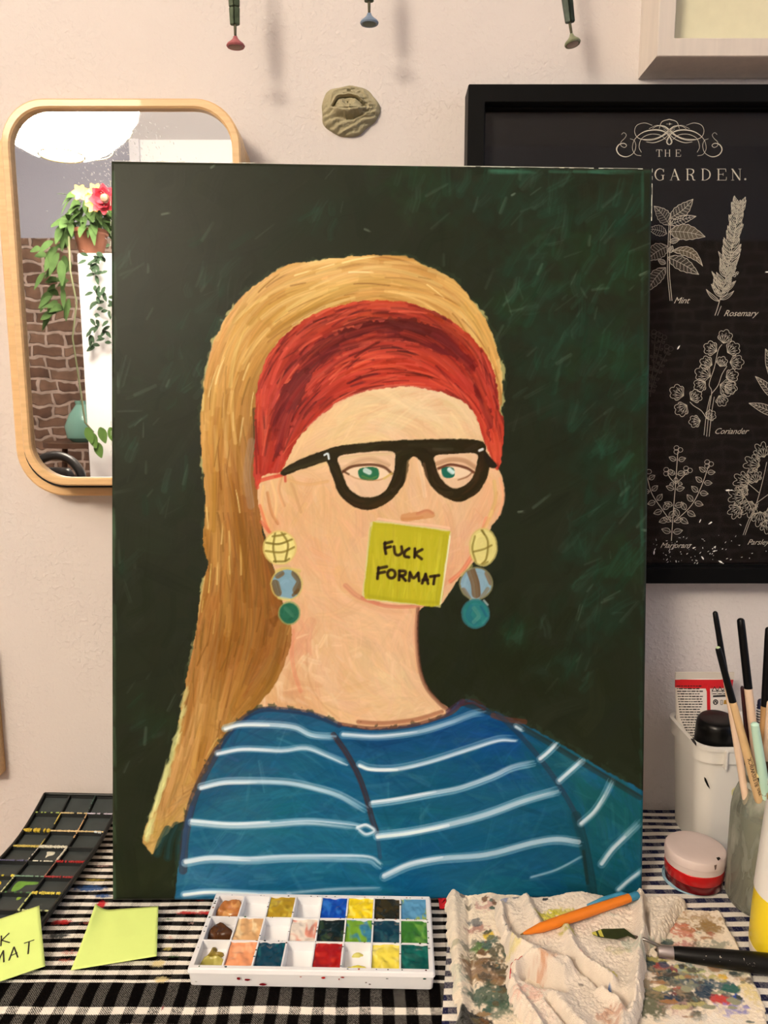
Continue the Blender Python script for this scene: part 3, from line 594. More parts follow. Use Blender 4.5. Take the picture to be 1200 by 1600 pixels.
    fill(mt, 700, tg, tc, (40, 130), (9, 22), 5, .6, .5, .3, .08, .3)
    fill(mt, 700, tg, tc, (20, 80), (3, 9), 9, .5, .6, .35, .12, .6)
    fill(mt, 120, tg, [(380, 1250, (96, 140, 146)), (430, 1320, (100, 148, 160)), (800, 1300, (74, 120, 130)), (950, 1320, (52, 110, 108))], (15, 60), (3, 9), 8, .3, .8, .3, .1, .8)
    for p, w, c in (([(724, 1095), (708, 1112), (684, 1122), (640, 1134), (580, 1138), (530, 1131)], 6, (92, 46, 36)), ([(690, 1112), (650, 1124), (600, 1130), (560, 1128)], 7, (150, 84, 56)), ([(530, 1133), (490, 1117), (450, 1110), (405, 1110), (370, 1132), (340, 1172)], 9, (40, 42, 66)),
                    ([(340, 1172), (318, 1212), (300, 1256), (289, 1310), (286, 1360)], 13, (62, 50, 58)), ([(300, 1262), (290, 1300), (284, 1350)], 7, (44, 66, 100)), ([(722, 1098), (762, 1112), (810, 1134), (860, 1162), (920, 1198), (1000, 1246)], 9, (40, 40, 34)),
                    ([(770, 1118), (790, 1124), (820, 1128)], 8, (112, 52, 34)), ([(720, 1100), (740, 1096), (756, 1106)], 8, (74, 34, 32)), ([(700, 1112), (722, 1096)], 8, (64, 42, 66))):
        line(p, w, c, .8, .5, .4)
    line([(521, 1148), (542, 1178), (560, 1212), (572, 1245), (580, 1275), (588, 1300)], 9, (66, 34, 34), .9, .4); line([(580, 1275), (590, 1310), (594, 1340)], 6, (52, 66, 86), .7, .4)
    line([(778, 1116), (812, 1148), (852, 1196), (884, 1244), (906, 1285)], 8, (42, 52, 66), .8, .5); line([(900, 1275), (912, 1320), (922, 1370), (926, 1402)], 16, (26, 54, 58), .8, .6); line([(912, 1330), (918, 1380)], 5, (30, 38, 30), .7, .5)
    st = [([(352, 1138), (376, 1132), (420, 1132), (460, 1136), (486, 1148), (520, 1151)], 8, 1), ([(340, 1177), (380, 1170), (440, 1172), (478, 1168), (512, 1180), (542, 1193)], 7, 1), ([(314, 1229), (350, 1221), (400, 1220), (450, 1222), (490, 1230), (530, 1242), (570, 1264)], 8, 1),
          ([(300, 1285), (360, 1290), (420, 1288), (480, 1284), (530, 1288), (560, 1292)], 9, 1), ([(558, 1294), (572, 1290), (585, 1298), (572, 1304), (560, 1296)], 5, 1), ([(290, 1348), (330, 1342), (390, 1344), (440, 1341), (520, 1340), (575, 1342), (592, 1352)], 9, 1),
          ([(288, 1398), (330, 1394), (400, 1397), (450, 1398)], 8, 1), ([(450, 1396), (520, 1390), (592, 1388)], 7, .35), ([(536, 1148), (590, 1151), (650, 1144), (700, 1130), (736, 1116), (754, 1113)], 8, .8), ([(562, 1194), (580, 1200), (620, 1200), (670, 1189), (730, 1170), (778, 1155), (804, 1155)], 8, .95),
          ([(582, 1256), (620, 1251), (680, 1240), (720, 1232), (770, 1214), (800, 1200), (832, 1193)], 8, .9), ([(590, 1306), (640, 1300), (700, 1288), (760, 1272), (820, 1250), (870, 1236)], 10, .95), ([(600, 1370), (640, 1352), (690, 1342), (760, 1336), (830, 1318), (870, 1312), (904, 1316)], 10, .75),
          ([(830, 1372), (870, 1360), (908, 1340)], 5, .3), ([(806, 1134), (816, 1140)], 6, .6), ([(844, 1186), (856, 1176), (869, 1163)], 8, .75), ([(874, 1220), (892, 1204), (909, 1189)], 8, .75), ([(908, 1286), (928, 1268), (944, 1244), (955, 1221)], 9, .7),
          ([(940, 1350), (956, 1328), (976, 1308), (998, 1286)], 9, .7), ([(966, 1390), (984, 1374), (1006, 1358)], 7, .75)]
    for p, w, a in st:
        w *= 1.5
        line(p, w, (150, 184, 200), .68*a, .5, .7, None, .12, .05); q = np.array(p, float); q[:, 1] += rng.normal(0, 1.5)
        line(q, w*.5, (226, 234, 236), .8*a, .45, 1.0, None, .06, .3); line(q[:max(3, len(q)//2)]+[0, rng.normal(0, 1.5)], w*.35, (244, 246, 244), .8*a, .3, 1.3, None, .04, .3)

    # ---- spectacles
    fr = (40, 31, 12)
    outer = [(509, 703), (560, 693), (610, 689), (660, 687), (710, 686), (754, 690), (760, 712), (764, 728), (760, 748), (748, 768), (730, 780), (714, 784), (694, 777), (676, 762), (666, 744), (658, 722), (649, 714), (641, 718), (637, 738), (630, 758), (612, 780), (590, 793), (570, 797),
             (548, 790), (530, 772), (520, 748), (514, 730)]
    mo = mask(outer, 5, 1.2); lay(mo, fr)
    fill(mo, 130, [[(510, 705), (600, 694), (750, 692)], [(515, 720), (540, 780), (575, 792), (620, 765), (636, 720)], [(660, 720), (680, 765), (716, 778), (752, 752), (760, 700)]], [(600, 696, (52, 44, 20)), (560, 785, (60, 42, 18)), (720, 770, (66, 46, 22)), (650, 700, (36, 30, 14))], (15, 50), (3, 8), 6, .6, .5, .5, .15)
    mtm = mask([(438, 737), (462, 721), (510, 703), (520, 716), (490, 727), (462, 736), (444, 743)], 4, 1.2); lay(mtm, fr); line([(446, 736), (480, 726), (512, 716)], 5, (62, 56, 28), .6, .5)
    mtr = mask([(757, 704), (766, 714), (777, 728), (768, 732), (758, 722)], 3, .8); lay(mtr, (34, 26, 16))
    l1 = mask([(530, 713), (570, 707), (613, 705), (617, 722), (614, 742), (604, 764), (586, 776), (564, 776), (546, 764), (537, 745), (531, 728)], 4, .8); l2 = mask([(680, 712), (710, 709), (744, 709), (745, 722), (740, 742), (728, 757), (712, 763), (696, 756), (685, 740), (681, 726)], 4, .8)
    lay(l1, (224, 184, 146)); lay(l2, (222, 182, 144))
    fill(np.maximum(l1, l2), 60, sg, [(575, 715, (224, 190, 146)), (575, 765, (222, 178, 142)), (712, 715, (214, 168, 122)), (712, 755, (224, 184, 146))], (10, 30), (4, 9), 4, .5, .4, .3, .05)
    line([(536, 734), (556, 722), (580, 717), (606, 726)], 9, (188, 146, 108), .75, .5, .4, l1); line([(684, 724), (704, 718), (726, 720), (742, 730)], 8, (172, 124, 88), .75, .5, .4, l2); line([(534, 716), (575, 711), (612, 709)], 5, (206, 176, 128), .6, .4, .3, l1)
    e1 = mask([(540, 739), (558, 730), (584, 729), (609, 738), (592, 748), (562, 748)], 4, .6); e2 = mask([(686, 736), (704, 729), (726, 732), (737, 738), (716, 747), (694, 744)], 4, .6)
    lay(e1, (232, 200, 164)); lay(e2, (232, 200, 164))
    lay(mask([(562, 732), (589, 731), (591, 746), (580, 751), (563, 748)], 4, .8)*l1, (40, 104, 68)); lay(mask([(690, 731), (708, 731), (709, 745), (694, 746)], 4, .8)*l2, (28, 96, 76))
    line([(566, 744), (578, 748), (588, 745)], 3, (92, 124, 56), .7); line([(571, 735), (577, 738)], 8, (226, 236, 226), .95, .2); line([(702, 734), (707, 738)], 7, (226, 238, 230), .95, .2)
    line([(533, 739), (550, 729), (580, 726), (600, 730), (612, 740)], 4.2, (74, 38, 18), .95, .2, .5, l1); line([(538, 738), (560, 748), (592, 750), (611, 740)], 2, (168, 112, 66), .7, .3, .3, l1); line([(545, 741), (536, 736)], 3, (70, 36, 18), .8, .2, .4, l1)
    line([(685, 732), (704, 726), (728, 731), (740, 738)], 4.2, (84, 40, 22), .95, .2, .5, l2); line([(738, 738), (730, 745), (716, 750)], 2.2, (108, 62, 34), .8, .3, .3, l2); line([(600, 748), (612, 740)], 4, (210, 182, 90), .6, .4, .3, l1)
    line([(507, 711), (512, 709), (514, 717)], 3, (226, 232, 230), .95, .1, 1); line([(749, 704), (754, 702)], 4, (246, 246, 240), .95, .1, 1)
    # ---- nose
    line([(655, 722), (660, 748), (664, 775)], 6, (238, 208, 172), .5, .5); line([(662, 725), (668, 755), (673, 785)], 5, (214, 156, 116), .4, .6); line([(640, 722), (636, 755), (628, 790)], 8, (218, 172, 122), .5, .6)
    lay(mask([(626, 806), (640, 801), (658, 799), (672, 796), (680, 806), (668, 810), (648, 813), (630, 815)], 4, 1.5)*.9, (204, 142, 92)); line([(652, 803), (666, 798), (676, 802)], 5, (200, 124, 86), .7, .4); line([(628, 811), (648, 810), (660, 808)], 4, (188, 124, 72), .7, .4)
    line([(592, 812), (630, 818), (672, 822), (700, 826)], 7, (234, 190, 156), .8, .4)
    # ---- the yellow note in the painting, with its lettering
    note = [(582, 821), (588, 816), (640, 822), (698, 830), (702, 836), (694, 890), (687, 945), (640, 942), (580, 936), (569, 930), (574, 880)]
    mn0 = mask([(578, 816), (590, 813), (702, 828), (705, 833), (688, 949), (574, 938), (566, 931)], 1, 1.0, False); lay(mn0*.8, (206, 196, 130)); mn = mask(note, 3, 1.0); lay(mn, (182, 170, 34))
    fill(mn, 150, [[(590, 830), (584, 930)], [(640, 830), (632, 940)], [(690, 840), (680, 940)]], [(630, 850, (194, 180, 48)), (600, 920, (178, 166, 36)), (680, 900, (188, 178, 44))], (20, 60), (2, 6), 8, .6, .6, .6, .1)
    for p in ([(585, 822), (640, 826), (696, 836)], [(582, 826), (574, 925)], [(576, 930), (630, 938), (684, 941)], [(696, 838), (684, 940)]): line(p, 8, (168, 158, 28), .55, .5)
    line([(703, 838), (696, 890), (688, 944)], 2.5, (240, 234, 190), .9, .2, 1)
    cv = lambda q: [(540+x*.21667, 800+y*.21667) for x, y in q]
    O = [(330+28*np.cos(t), 447+30*np.sin(t)) for t in np.linspace(0, 6.4, 12)]
    for q in ([(285, 220), (282, 255), (290, 300)], [(280, 228), (335, 214)], [(285, 260), (325, 250)], [(350, 250), (357, 298), (380, 311), (405, 292), (403, 250)], [(458, 263), (428, 285), (425, 318), (456, 326)], [(500, 265), (497, 326)], [(552, 270), (508, 300), (548, 338)],
              [(238, 400), (230, 480)], [(235, 407), (297, 394)], [(232, 442), (282, 432)], O, [(388, 425), (385, 490)], [(388, 424), (430, 428), (425, 454), (390, 460)], [(402, 460), (432, 494)], [(464, 435), (458, 496)], [(465, 440), (490, 476), (524, 440)], [(524, 440), (530, 496)],
              [(577, 448), (552, 514)], [(577, 448), (594, 516)], [(557, 490), (592, 488)], [(610, 466), (673, 457)], [(643, 462), (634, 519)]):
        line(cv(q), 4.6, (30, 14, 10), .95, .2, .9)
    # ---- ear rings
    def ball(cx, cy, rx, ry, col, rot=0.):
        t = np.linspace(0, 2*np.pi, 16, endpoint=False); return mask([(cx+rx*np.cos(u), cy+ry*np.sin(u)) for u in t], 3, .8)
    def orb(cx, cy, rx, ry, c, rimc):
        lay(ball(cx, cy, rx+2.5, ry+2.5, None)*.75, rimc); m = ball(cx, cy, rx, ry, None); lay(m, c)
        t = np.linspace(0, 6.3, 14); fill(m, 24, [[(cx+rx*.6*np.cos(u), cy+ry*.6*np.sin(u)) for u in t]], [(cx, cy, c)], (8, 20), (3, 6), 9, .5, .5, .5, .1); return m
    m = orb(437, 856, 24, 25, (226, 208, 128), (214, 190, 104)); gc = (112, 94, 32)
    for p in ([(430, 832), (427, 856), (431, 878)], [(440, 832), (450, 850), (446, 876)], [(416, 848), (436, 850), (458, 842)], [(415, 861), (440, 863), (462, 854)], [(428, 877), (444, 877), (452, 873)], [(426, 838), (440, 836), (450, 832)]): line(p, 3.2, gc, .85, .3, .7, m)
    line([(432, 884), (452, 886)], 6, (196, 158, 122), .7); line([(432, 892), (446, 888), (468, 892)], 5, (206, 186, 96), .7)
    m = orb(448, 913, 23, 23, (122, 154, 166), (196, 178, 98))
    for p, w in (([(462, 896), (470, 908), (464, 922)], 14), ([(430, 912), (434, 926)], 13), ([(434, 900), (440, 896)], 9)): line(p, w, (104, 70, 30), .9, .4, .7, m)
    line([(458, 930), (466, 922)], 5, (92, 62, 24), .7, .3, .5, m); line([(436, 934), (452, 937)], 5, (206, 190, 110), .6)
    m = orb(452, 958, 15, 16, (40, 98, 72), (132, 150, 92)); line([(446, 950), (458, 962)], 6, (72, 122, 92), .6, .5, .5, m)
    m = orb(755, 855, 20, 28, (216, 200, 122), (204, 184, 104))
    for p in ([(752, 828), (762, 845), (760, 872), (752, 882)], [(742, 838), (738, 858), (744, 880)], [(740, 862), (756, 858), (768, 852)], [(736, 880), (748, 886), (762, 878)], [(753, 827), (757, 835)]): line(p, 3, gc, .8, .3, .7, m)
    line([(736, 884), (730, 892), (722, 898)], 6, (196, 184, 104), .6)
    m = orb(744, 912, 24, 24, (132, 160, 172), (150, 140, 96)); line([(736, 892), (742, 910), (744, 928)], 14, (102, 66, 30), .9, .3, .6, m); line([(762, 896), (768, 910)], 10, (120, 84, 44), .8, .3, .6, m); line([(724, 922), (732, 934)], 8, (110, 76, 40), .7, .3, .6, m); line([(762, 920), (752, 934)], 6, (124, 96, 56), .6, .3, .5, m)
    line([(736, 938), (748, 938)], 6, (150, 160, 140), .7)
    m = orb(743, 959, 20, 21, (40, 112, 108), (52, 112, 118))
    line([(736, 948), (732, 962), (742, 974)], 8, (34, 96, 110), .7, .4, .5, m); line([(740, 950), (748, 962), (740, 972)], 6, (92, 146, 128), .8, .5, .8, m); line([(752, 948), (760, 962)], 5, (30, 88, 112), .7, .4, .6, m)
    line([(756, 938), (762, 945)], 3, (196, 208, 200), .7)
# ------------------------------------------------------------------ the canvas
paint()
cx0, cy0, psi, lam, rol, cw_, ch_ = -.0046, -.1636, .0195, .1264, -.0087, .5, .6864
u0 = Vector((math.cos(psi), math.sin(psi), 0)); n0 = Vector((-math.sin(psi), math.cos(psi), 0)); v0 = Vector((0, 0, 1))*math.cos(lam)+n0*math.sin(lam)
CU = u0*math.cos(rol)+v0*math.sin(rol); CV = v0*math.cos(rol)-u0*math.sin(rol); CN = CU.cross(CV).normalized()
CB = Vector((cx0, cy0, Z0))
def canvas_pt(u, v, h=0.): return CB+CU*((u-.5)*cw_)+CV*(v*ch_)+CN*h
can = thing('painting', 'unframed portrait painting of a woman in spectacles and red head band leaning on the wall', 'painting', CB)
NX, NY = 720, 990; E_ILL = np.array((1.06, .95, .84))        # illumination of the photograph's canvas
uu, vv = np.meshgrid(np.linspace(0, 1, NX), np.linspace(0, 1, NY))
def ar(v): return np.array(v)
W3 = ar(CB)[None, None]+(uu[..., None]-.5)*cw_*ar(CU)+vv[..., None]*ch_*ar(CV)
dd = W3-ar(CAM); zz = dd@ar(FW); PX = 600+FPX*dd[..., 0]/zz; PY = 800-FPX*(dd@ar(UP))/zz
def samp(A):
    x = np.clip(PX-OX, 0, RW-1.01); y = np.clip(PY-OY, 0, RH-1.01); xi = x.astype(int); yi = y.astype(int); fx = x-xi; fy_ = y-yi
    if A.ndim == 3: fx = fx[..., None]; fy_ = fy_[..., None]
    return (A[yi, xi]*(1-fx)+A[yi, xi+1]*fx)*(1-fy_)+(A[yi+1, xi]*(1-fx)+A[yi+1, xi+1]*fx)*fy_
ci = samp(np.clip(IMG, 0, 255))/255.; ci = np.where(ci < .04045, ci/12.92, ((ci+.055)/1.055)**2.4)/E_ILL; ci = np.clip(ci, 0, .93)
hh_ = samp(HGT); tex = .00006*(np.sin(uu*cw_/.0009*6.28)*np.sin(vv*ch_/.0009*6.28)); hh_ = hh_*.00042
fall = np.clip(np.minimum(np.minimum(uu, 1-uu)*cw_, np.minimum(vv, 1-vv)*ch_)/.003, 0, 1); hh_ = hh_*fall-.0015*(1-fall)**2
W3 = W3+hh_[..., None]*ar(CN)
def grid_mesh(name, W, colors, m, parent):
    ny, nx = W.shape[:2]; me = bpy.data.meshes.new(name); nv = nx*ny; me.vertices.add(nv); me.vertices.foreach_set('co', W.reshape(-1).astype(np.float32))
    i = (np.arange(ny-1)[:, None]*nx+np.arange(nx-1)[None]).ravel(); q = np.stack([i, i+1, i+nx+1, i+nx], 1).astype(np.int32); nf = len(q)
    me.loops.add(nf*4); me.loops.foreach_set('vertex_index', q.ravel()); me.polygons.add(nf); me.polygons.foreach_set('loop_start', np.arange(nf, dtype=np.int32)*4)
    me.update(calc_edges=True); me.shade_smooth(); me.materials.append(m)
    a = me.color_attributes.new('Col', 'FLOAT_COLOR', 'POINT'); c = np.ones((nv, 4), np.float32); c[:, :3] = colors.reshape(-1, 3); a.data.foreach_set('color', c.ravel())
    o = bpy.data.objects.new(name, me); COL.objects.link(o)
    if parent: put(o, parent)
    return o
M_oil = mat('oil_paint', (128, 128, 128), .40, 0, .12, attr='Col'); 
grid_mesh('painted_face', W3, ci, M_oil, can)
# canvas wrapped round the edge, and the wooden bars behind
V = []; F = []; TH = .019
ed = [(0, 0), (1, 0), (1, 1), (0, 1)]
for a, (u, v) in enumerate(ed):
    V += [canvas_pt(u, v, -.0015), canvas_pt(u, v, -TH)]
for k in range(4): j = (k+1) % 4; F.append((2*k, 2*j, 2*j+1, 2*k+1))
mesh_obj('canvas_edge', V, F, mat('painted_edge', (92, 110, 84), .6, noise=.6, nscale=40), can)
mesh_obj('canvas_back', [canvas_pt(u, v, -.004) for u, v in ed], [(3, 2, 1, 0)], mat('raw_canvas', (196, 184, 160), .9), can)
M_pine = mat('pine_bar', (206, 172, 124), .6, noise=.15)
def bar(u0_, u1_, v0_, v1_):
    b = [canvas_pt(u, v, h) for h in (-.005, -TH) for u, v in ((u0_, v0_), (u1_, v0_), (u1_, v1_), (u0_, v1_))]
    mesh_obj('stretcher_bar', b, [(0, 1, 2, 3), (7, 6, 5, 4), (0, 4, 5, 1), (1, 5, 6, 2), (2, 6, 7, 3), (3, 7, 4, 0)], M_pine, can)
bar(.002, .085, .002, .998); bar(.915, .998, .002, .998); bar(.085, .915, .002, .06); bar(.085, .915, .94, .998)
# strip of bare primer along the upper and right edge of the face
V, F = [], []; rs = random.Random(2)
def edge_strip(p, q, w, n=60, gap=.3):
    for k in range(n):
        if rs.random() < gap: continue
        a, b = k/n, (k+1)/n; A, B = Vector(p).lerp(Vector(q), a), Vector(p).lerp(Vector(q), b); s = (B-A).cross(CN).normalized()*w*rs.uniform(.3, 1)
        i = len(V); V.extend([A, B, B+s, A+s]); F.append((i, i+1, i+2, i+3))
edge_strip(canvas_pt(.45, 1, .0004), canvas_pt(1, 1, .0004), .0008, 60, .2); edge_strip(canvas_pt(1, 1, .0004), canvas_pt(1, .93, .0004), .0008, 14, .1); edge_strip(canvas_pt(0, 1, .0004), canvas_pt(.3, 1, .0004), .0007, 40, .5)
edge_strip(canvas_pt(0, .6, .0004), canvas_pt(0, 1, .0004), -.0008, 60, .6)
tag(mesh_obj('primer_rim', V, F, mat('white_primer', (206, 210, 196), .7), can), None, kind='stuff')
# ------------------------------------------------------------------ the black herb poster
def clear_glass(name, tint=(.96, .98, .97), spec=1.0, rough=.02, extra=0.):
    m = bpy.data.materials.new(name); m.use_nodes = True; nt = m.node_tree; nt.nodes.clear()
    o = nt.nodes.new('ShaderNodeOutputMaterial'); t = nt.nodes.new('ShaderNodeBsdfTransparent'); t.inputs[0].default_value = (*tint, 1)
    g = nt.nodes.new('ShaderNodeBsdfGlossy'); g.inputs['Roughness'].default_value = rough; f = nt.nodes.new('ShaderNodeFresnel'); f.inputs[0].default_value = 1.5
    mx = nt.nodes.new('ShaderNodeMixShader'); ma = nt.nodes.new('ShaderNodeMath'); ma.operation = 'MULTIPLY_ADD'; ma.inputs[1].default_value = spec; ma.inputs[2].default_value = extra
    nt.links.new(f.outputs[0], ma.inputs[0]); nt.links.new(ma.outputs[0], mx.inputs[0])
    nt.links.new(t.outputs[0], mx.inputs[1]); nt.links.new(g.outputs[0], mx.inputs[2]); nt.links.new(mx.outputs[0], o.inputs[0]); return m
fy = -.03; py_ = -.010
a = P(732, 131, fy); b_ = P(732, 912, fy); xa = a.x; za, zb = b_.z, a.z; xb = xa+.405
pos = thing('herb_poster', 'black framed poster of white engraved herbs, partly behind the painting', 'poster', ((xa+xb)/2, 0, (za+zb)/2))
M_black = mat('black_frame', (6, 6, 6), .5, spec=.12)
ring_obj('frame', rrect(xa, xb, za, zb, .001, 1), rrect(xa+.0165, xb-.0165, za+.0165, zb-.0165, .0006, 1), fy, 0, M_black, pos, .0008)
ring_obj('inner_lip', rrect(xa+.0155, xb-.0155, za+.0155, zb-.0155, .0005, 1), rrect(xa+.0185, xb-.0185, za+.0185, zb-.0185, .0005, 1), -.020, -.002, M_black, pos, .0006)
prism_xz('print', rrect(xa+.012, xb-.012, za+.012, zb-.012, .001, 1), py_, -.001, mat('charcoal_paper', (33, 31, 31), .8, spec=.12), pos)
prism_xz('glass_pane', rrect(xa+.013, xb-.013, za+.013, zb-.013, .001, 1), -.0165, -.0145, clear_glass('picture_glass', (.985, .99, .985), .8, .03), pos)
M_ink = mat('cream_ink', (250, 244, 230), .8); M_ink2 = mat('pale_ink', (120, 110, 94), .8); M_ink3 = mat('dim_ink', (74, 70, 64), .8)
NRM = Vector((0, -1, 0))
class Art:
    def __init__(s): s.V, s.F = [], []
    def line(s, pts, w=.8, n=5, lift=.0006, smooth=True):
        q = spline(pts, n) if smooth and len(pts) > 2 else np.array(pts, float)
        W = np.interp(np.linspace(0, 1, len(q)), np.linspace(0, 1, len(w)), w) if hasattr(w, '__len__') else np.full(len(q), w)
        ribbon_geo(s.V, s.F, [P(x, y, py_-lift) for x, y in q], list(W*.000672), NRM)
    def blob(s, poly, lift=.0003):
        b = len(s.V); c = np.mean(poly, 0); s.V.append(P(*c, py_-lift)); s.V += [P(x, y, py_-lift) for x, y in poly]; n = len(poly)
        for i in range(n): s.F.append((b, b+1+(i+1) % n, b+1+i))
art, fillc, dim = Art(), Art(), Art()
ra = random.Random(5)
def oval(base, tip, w, bend=0., k=8, serr=0.):
    b, t = np.array(base, float), np.array(tip, float); d = t-b; L = np.hypot(*d); d /= L; n = np.array([-d[1], d[0]])
    T_ = np.linspace(0, 1, k); mid = [b+d*L*u+n*bend*4*u*(1-u) for u in T_]
    up = [m+n*w/2*math.sin(math.pi*u**.8)*(1+serr*(-1)**i) for i, (m, u) in enumerate(zip(mid, T_))]; dn = [m-n*w/2*math.sin(math.pi*u**.8)*(1+serr*(-1)**i) for i, (m, u) in enumerate(zip(mid, T_))]
    return np.array(mid), np.array(up), np.array(dn)
def leaf(A, base, tip, w, bend=0., veins=5, lw=.8, solid=None, serr=0., k=9):
    mid, up, dn = oval(base, tip, w, bend, k, serr)
    if solid: solid.blob(np.vstack([up, dn[::-1]]))
    A.line(up, lw, 3); A.line(dn, lw, 3); A.line(mid, lw*.8, 3)
    for j in range(veins):
        u = (j+.6)/(veins+.4)*.8; i = u*(k-1); i0 = int(i); f = i-i0; m = mid[i0]*(1-f)+mid[i0+1]*f
        i2 = min(i+1.1, k-1.01); i0 = int(i2); f = i2-i0
        for e in (up, dn):
            q = e[i0]*(1-f)+e[i0+1]*f; A.line([m, m+(q-m)*.85], lw*.65, smooth=False)
def lobed(A, c, r, ang, lobes=5, solid=None, lw=.8, spread=2.0, deep=.13):
    c = np.array(c, float); pts = []; K = lobes*5
    for i in range(K+1):
        u = i/K; a = ang-spread+2*spread*u; rr = r*(1-deep+deep*abs(math.sin(u*math.pi*lobes))*1.6)*(.7+.3*math.cos(a-ang)); pts.append(c+1.2*rr*np.array([math.cos(a), math.sin(a)]))
    base = c-np.array([math.cos(ang), math.sin(ang)])*r*.55; pts = np.array(pts)
    if solid: solid.blob(np.vstack([pts, base]))
    A.line(np.vstack([base, pts, base]), lw, 2)
    for i in range(lobes):
        u = (i+.5)/lobes; e = c+1.2*r*.72*np.array([math.cos(ang-spread*.8+1.6*spread*u), math.sin(ang-spread*.8+1.6*spread*u)]); A.line([base, base*.35+e*.65+(c-base)*.06, e], lw*.8, 3)
        for sd in (-.28, .28): f = base*.45+e*.55; a_ = math.atan2(*(e-base)[::-1])+sd*1.6; A.line([f, f+r*.42*np.array([math.cos(a_), math.sin(a_)])], lw*.6, smooth=False)
def flush(nm):
    o = mesh_obj(nm, art.V, art.F, M_ink, pos)
    if fillc.V: mesh_obj('tint', fillc.V, fillc.F, M_ink2, o)
    if dim.V: mesh_obj('shading', dim.V, dim.F, M_ink3, o)
    for a in (art, fillc, dim): a.V, a.F = [], []
# flourish
cq = lambda q, mir=False: [(940+(976-x if mir else x)/4.615, 160+y/4.615) for x, y in q]
for mir in (False, True):
    for q, w in (([(365, 165), (310, 148), (255, 165), (238, 210), (262, 255), (330, 272), (400, 262), (470, 225), (520, 185), (575, 165), (635, 190)], (.5, .8, .6, .9, 1.1, .8, .6, .5, .5)),
                 ([(285, 385), (245, 375), (222, 330), (240, 265), (300, 215), (380, 198), (450, 210), (490, 245), (508, 285), (490, 305), (474, 285), (486, 250)], (.6, .7, .7, 1.4, 1.9, 1.4, .9, .7, .7)),
                 ([(205, 262), (235, 275), (247, 315), (230, 365), (180, 392), (130, 378), (108, 340), (125, 305), (160, 295), (180, 310), (165, 325), (140, 312), (140, 285), (165, 260), (178, 235), (160, 218), (143, 232)], (.5, .7, .8, 1.4, 1.8, 1., .7, .7, .6, .6, .6)),
                 ([(287, 360), (270, 320), (290, 260), (350, 230), (420, 235), (465, 270)], (.6, .7, .8, .8, .5)), ([(322, 285), (380, 290), (450, 262), (500, 215), (530, 190)], (.6, 1., .7, .4)),
                 ([(415, 190), (435, 140), (488, 122)], (.6, 1., 1.3)), ([(365, 190), (400, 170), (450, 172), (490, 200), (540, 240), (600, 262), (680, 266)], (.5, .9, 1.6, 2., 1.4, .7, .5))):
        art.line(cq(q, mir), w, 6)
art.blob(cq([(500-12, 155), (488, 145), (500, 155), (488, 166)]), .0006); art.line(cq([(466, 156), (510, 156)]), .5)
GL = {'T': ([((.5, 0), (.5, 1)), 2], [((0, 0), (1, 0)), .8], [((0, 0), (.02, .25)), .7], [((1, 0), (.98, .25)), .7], [((.3, 1), (.7, 1)), .6]),
      'H': ([((.14, 0), (.14, 1)), 1.8], [((.86, 0), (.86, 1)), 1.8], [((.14, .5), (.86, .5)), .6], [((0, 0), (.3, 0)), .5], [((.7, 0), (1, 0)), .5], [((0, 1), (.3, 1)), .5], [((.7, 1), (1, 1)), .5]),
      'E': ([((.2, 0), (.2, 1)), 2], [((.05, 0), (.9, 0)), .7], [((.05, 1), (.95, 1)), .7], [((.2, .48), (.65, .48)), .7], [((.9, 0), (.92, .25)), .8], [((.95, 1), (.98, .72)), .8], [((.65, .36), (.65, .6)), .7]),
      'G': ([((.9, .25), (.8, .05), (.5, -.02), (.2, .15), (.07, .5), (.2, .85), (.5, 1.02), (.84, .93)), (.8, .7, 1.4, 2.2, 1.4, .7, .8)], [((.84, .55), (.84, .95)), 1.8], [((.65, .55), (1, .55)), .6], [((.9, 0), (.9, .28)), .8]),
      'A': ([((.48, 0), (.12, 1)), .7], [((.46, 0), (.86, 1)), 2.1], [((.25, .64), (.7, .64)), .6], [((0, 1), (.25, 1)), .5], [((.7, 1), (1, 1)), .5]),
      'R': ([((.2, 0), (.2, 1)), 2], [((.05, 0), (.5, 0), (.76, .1), (.78, .3), (.6, .47), (.2, .5)), (.6, .7, 1.9, 1.9, .7, .6)], [((.45, .5), (.68, .65), (.76, .95), (.98, 1)), (1, 2, 1.8, .6)], [((.05, 1), (.4, 1)), .5]),
      'D': ([((.2, 0), (.2, 1)), 2], [((.05, 0), (.45, 0), (.8, .2), (.9, .5), (.8, .8), (.45, 1), (.05, 1)), (.6, .7, 1.6, 2.2, 1.6, .7, .6)]),
      'N': ([((.15, 0), (.15, 1)), .7], [((.1, 0), (.86, 1)), 2.1], [((.86, 0), (.86, 1)), .7], [((0, 1), (.3, 1)), .5], [((.7, 0), (1, 0)), .5], [((0, 0), (.2, 0)), .5])}
def letters(s, xs, y0, h, w, k=1.):
    for ch, x in zip(s, xs):
        for pts, lw in GL[ch]:
            lw = tuple(v*k for v in lw) if hasattr(lw, '__len__') else lw*k; art.line([(x+(u-.5)*w, y0+v*h) for u, v in pts], lw, 4)
letters('GARDEN', (1030.5, 1054.5, 1079, 1103, 1127.5, 1150.5), 264, 17.5, 16, .95); letters('THE', (1030, 1043, 1059.5), 234, 10.5, 9, .62)
t = np.linspace(0, 6.28, 10)[:-1]; art.blob(np.stack([1164.5+1.7*np.cos(t), 280+1.7*np.sin(t)], 1), .0006)
flush('title_lettering')
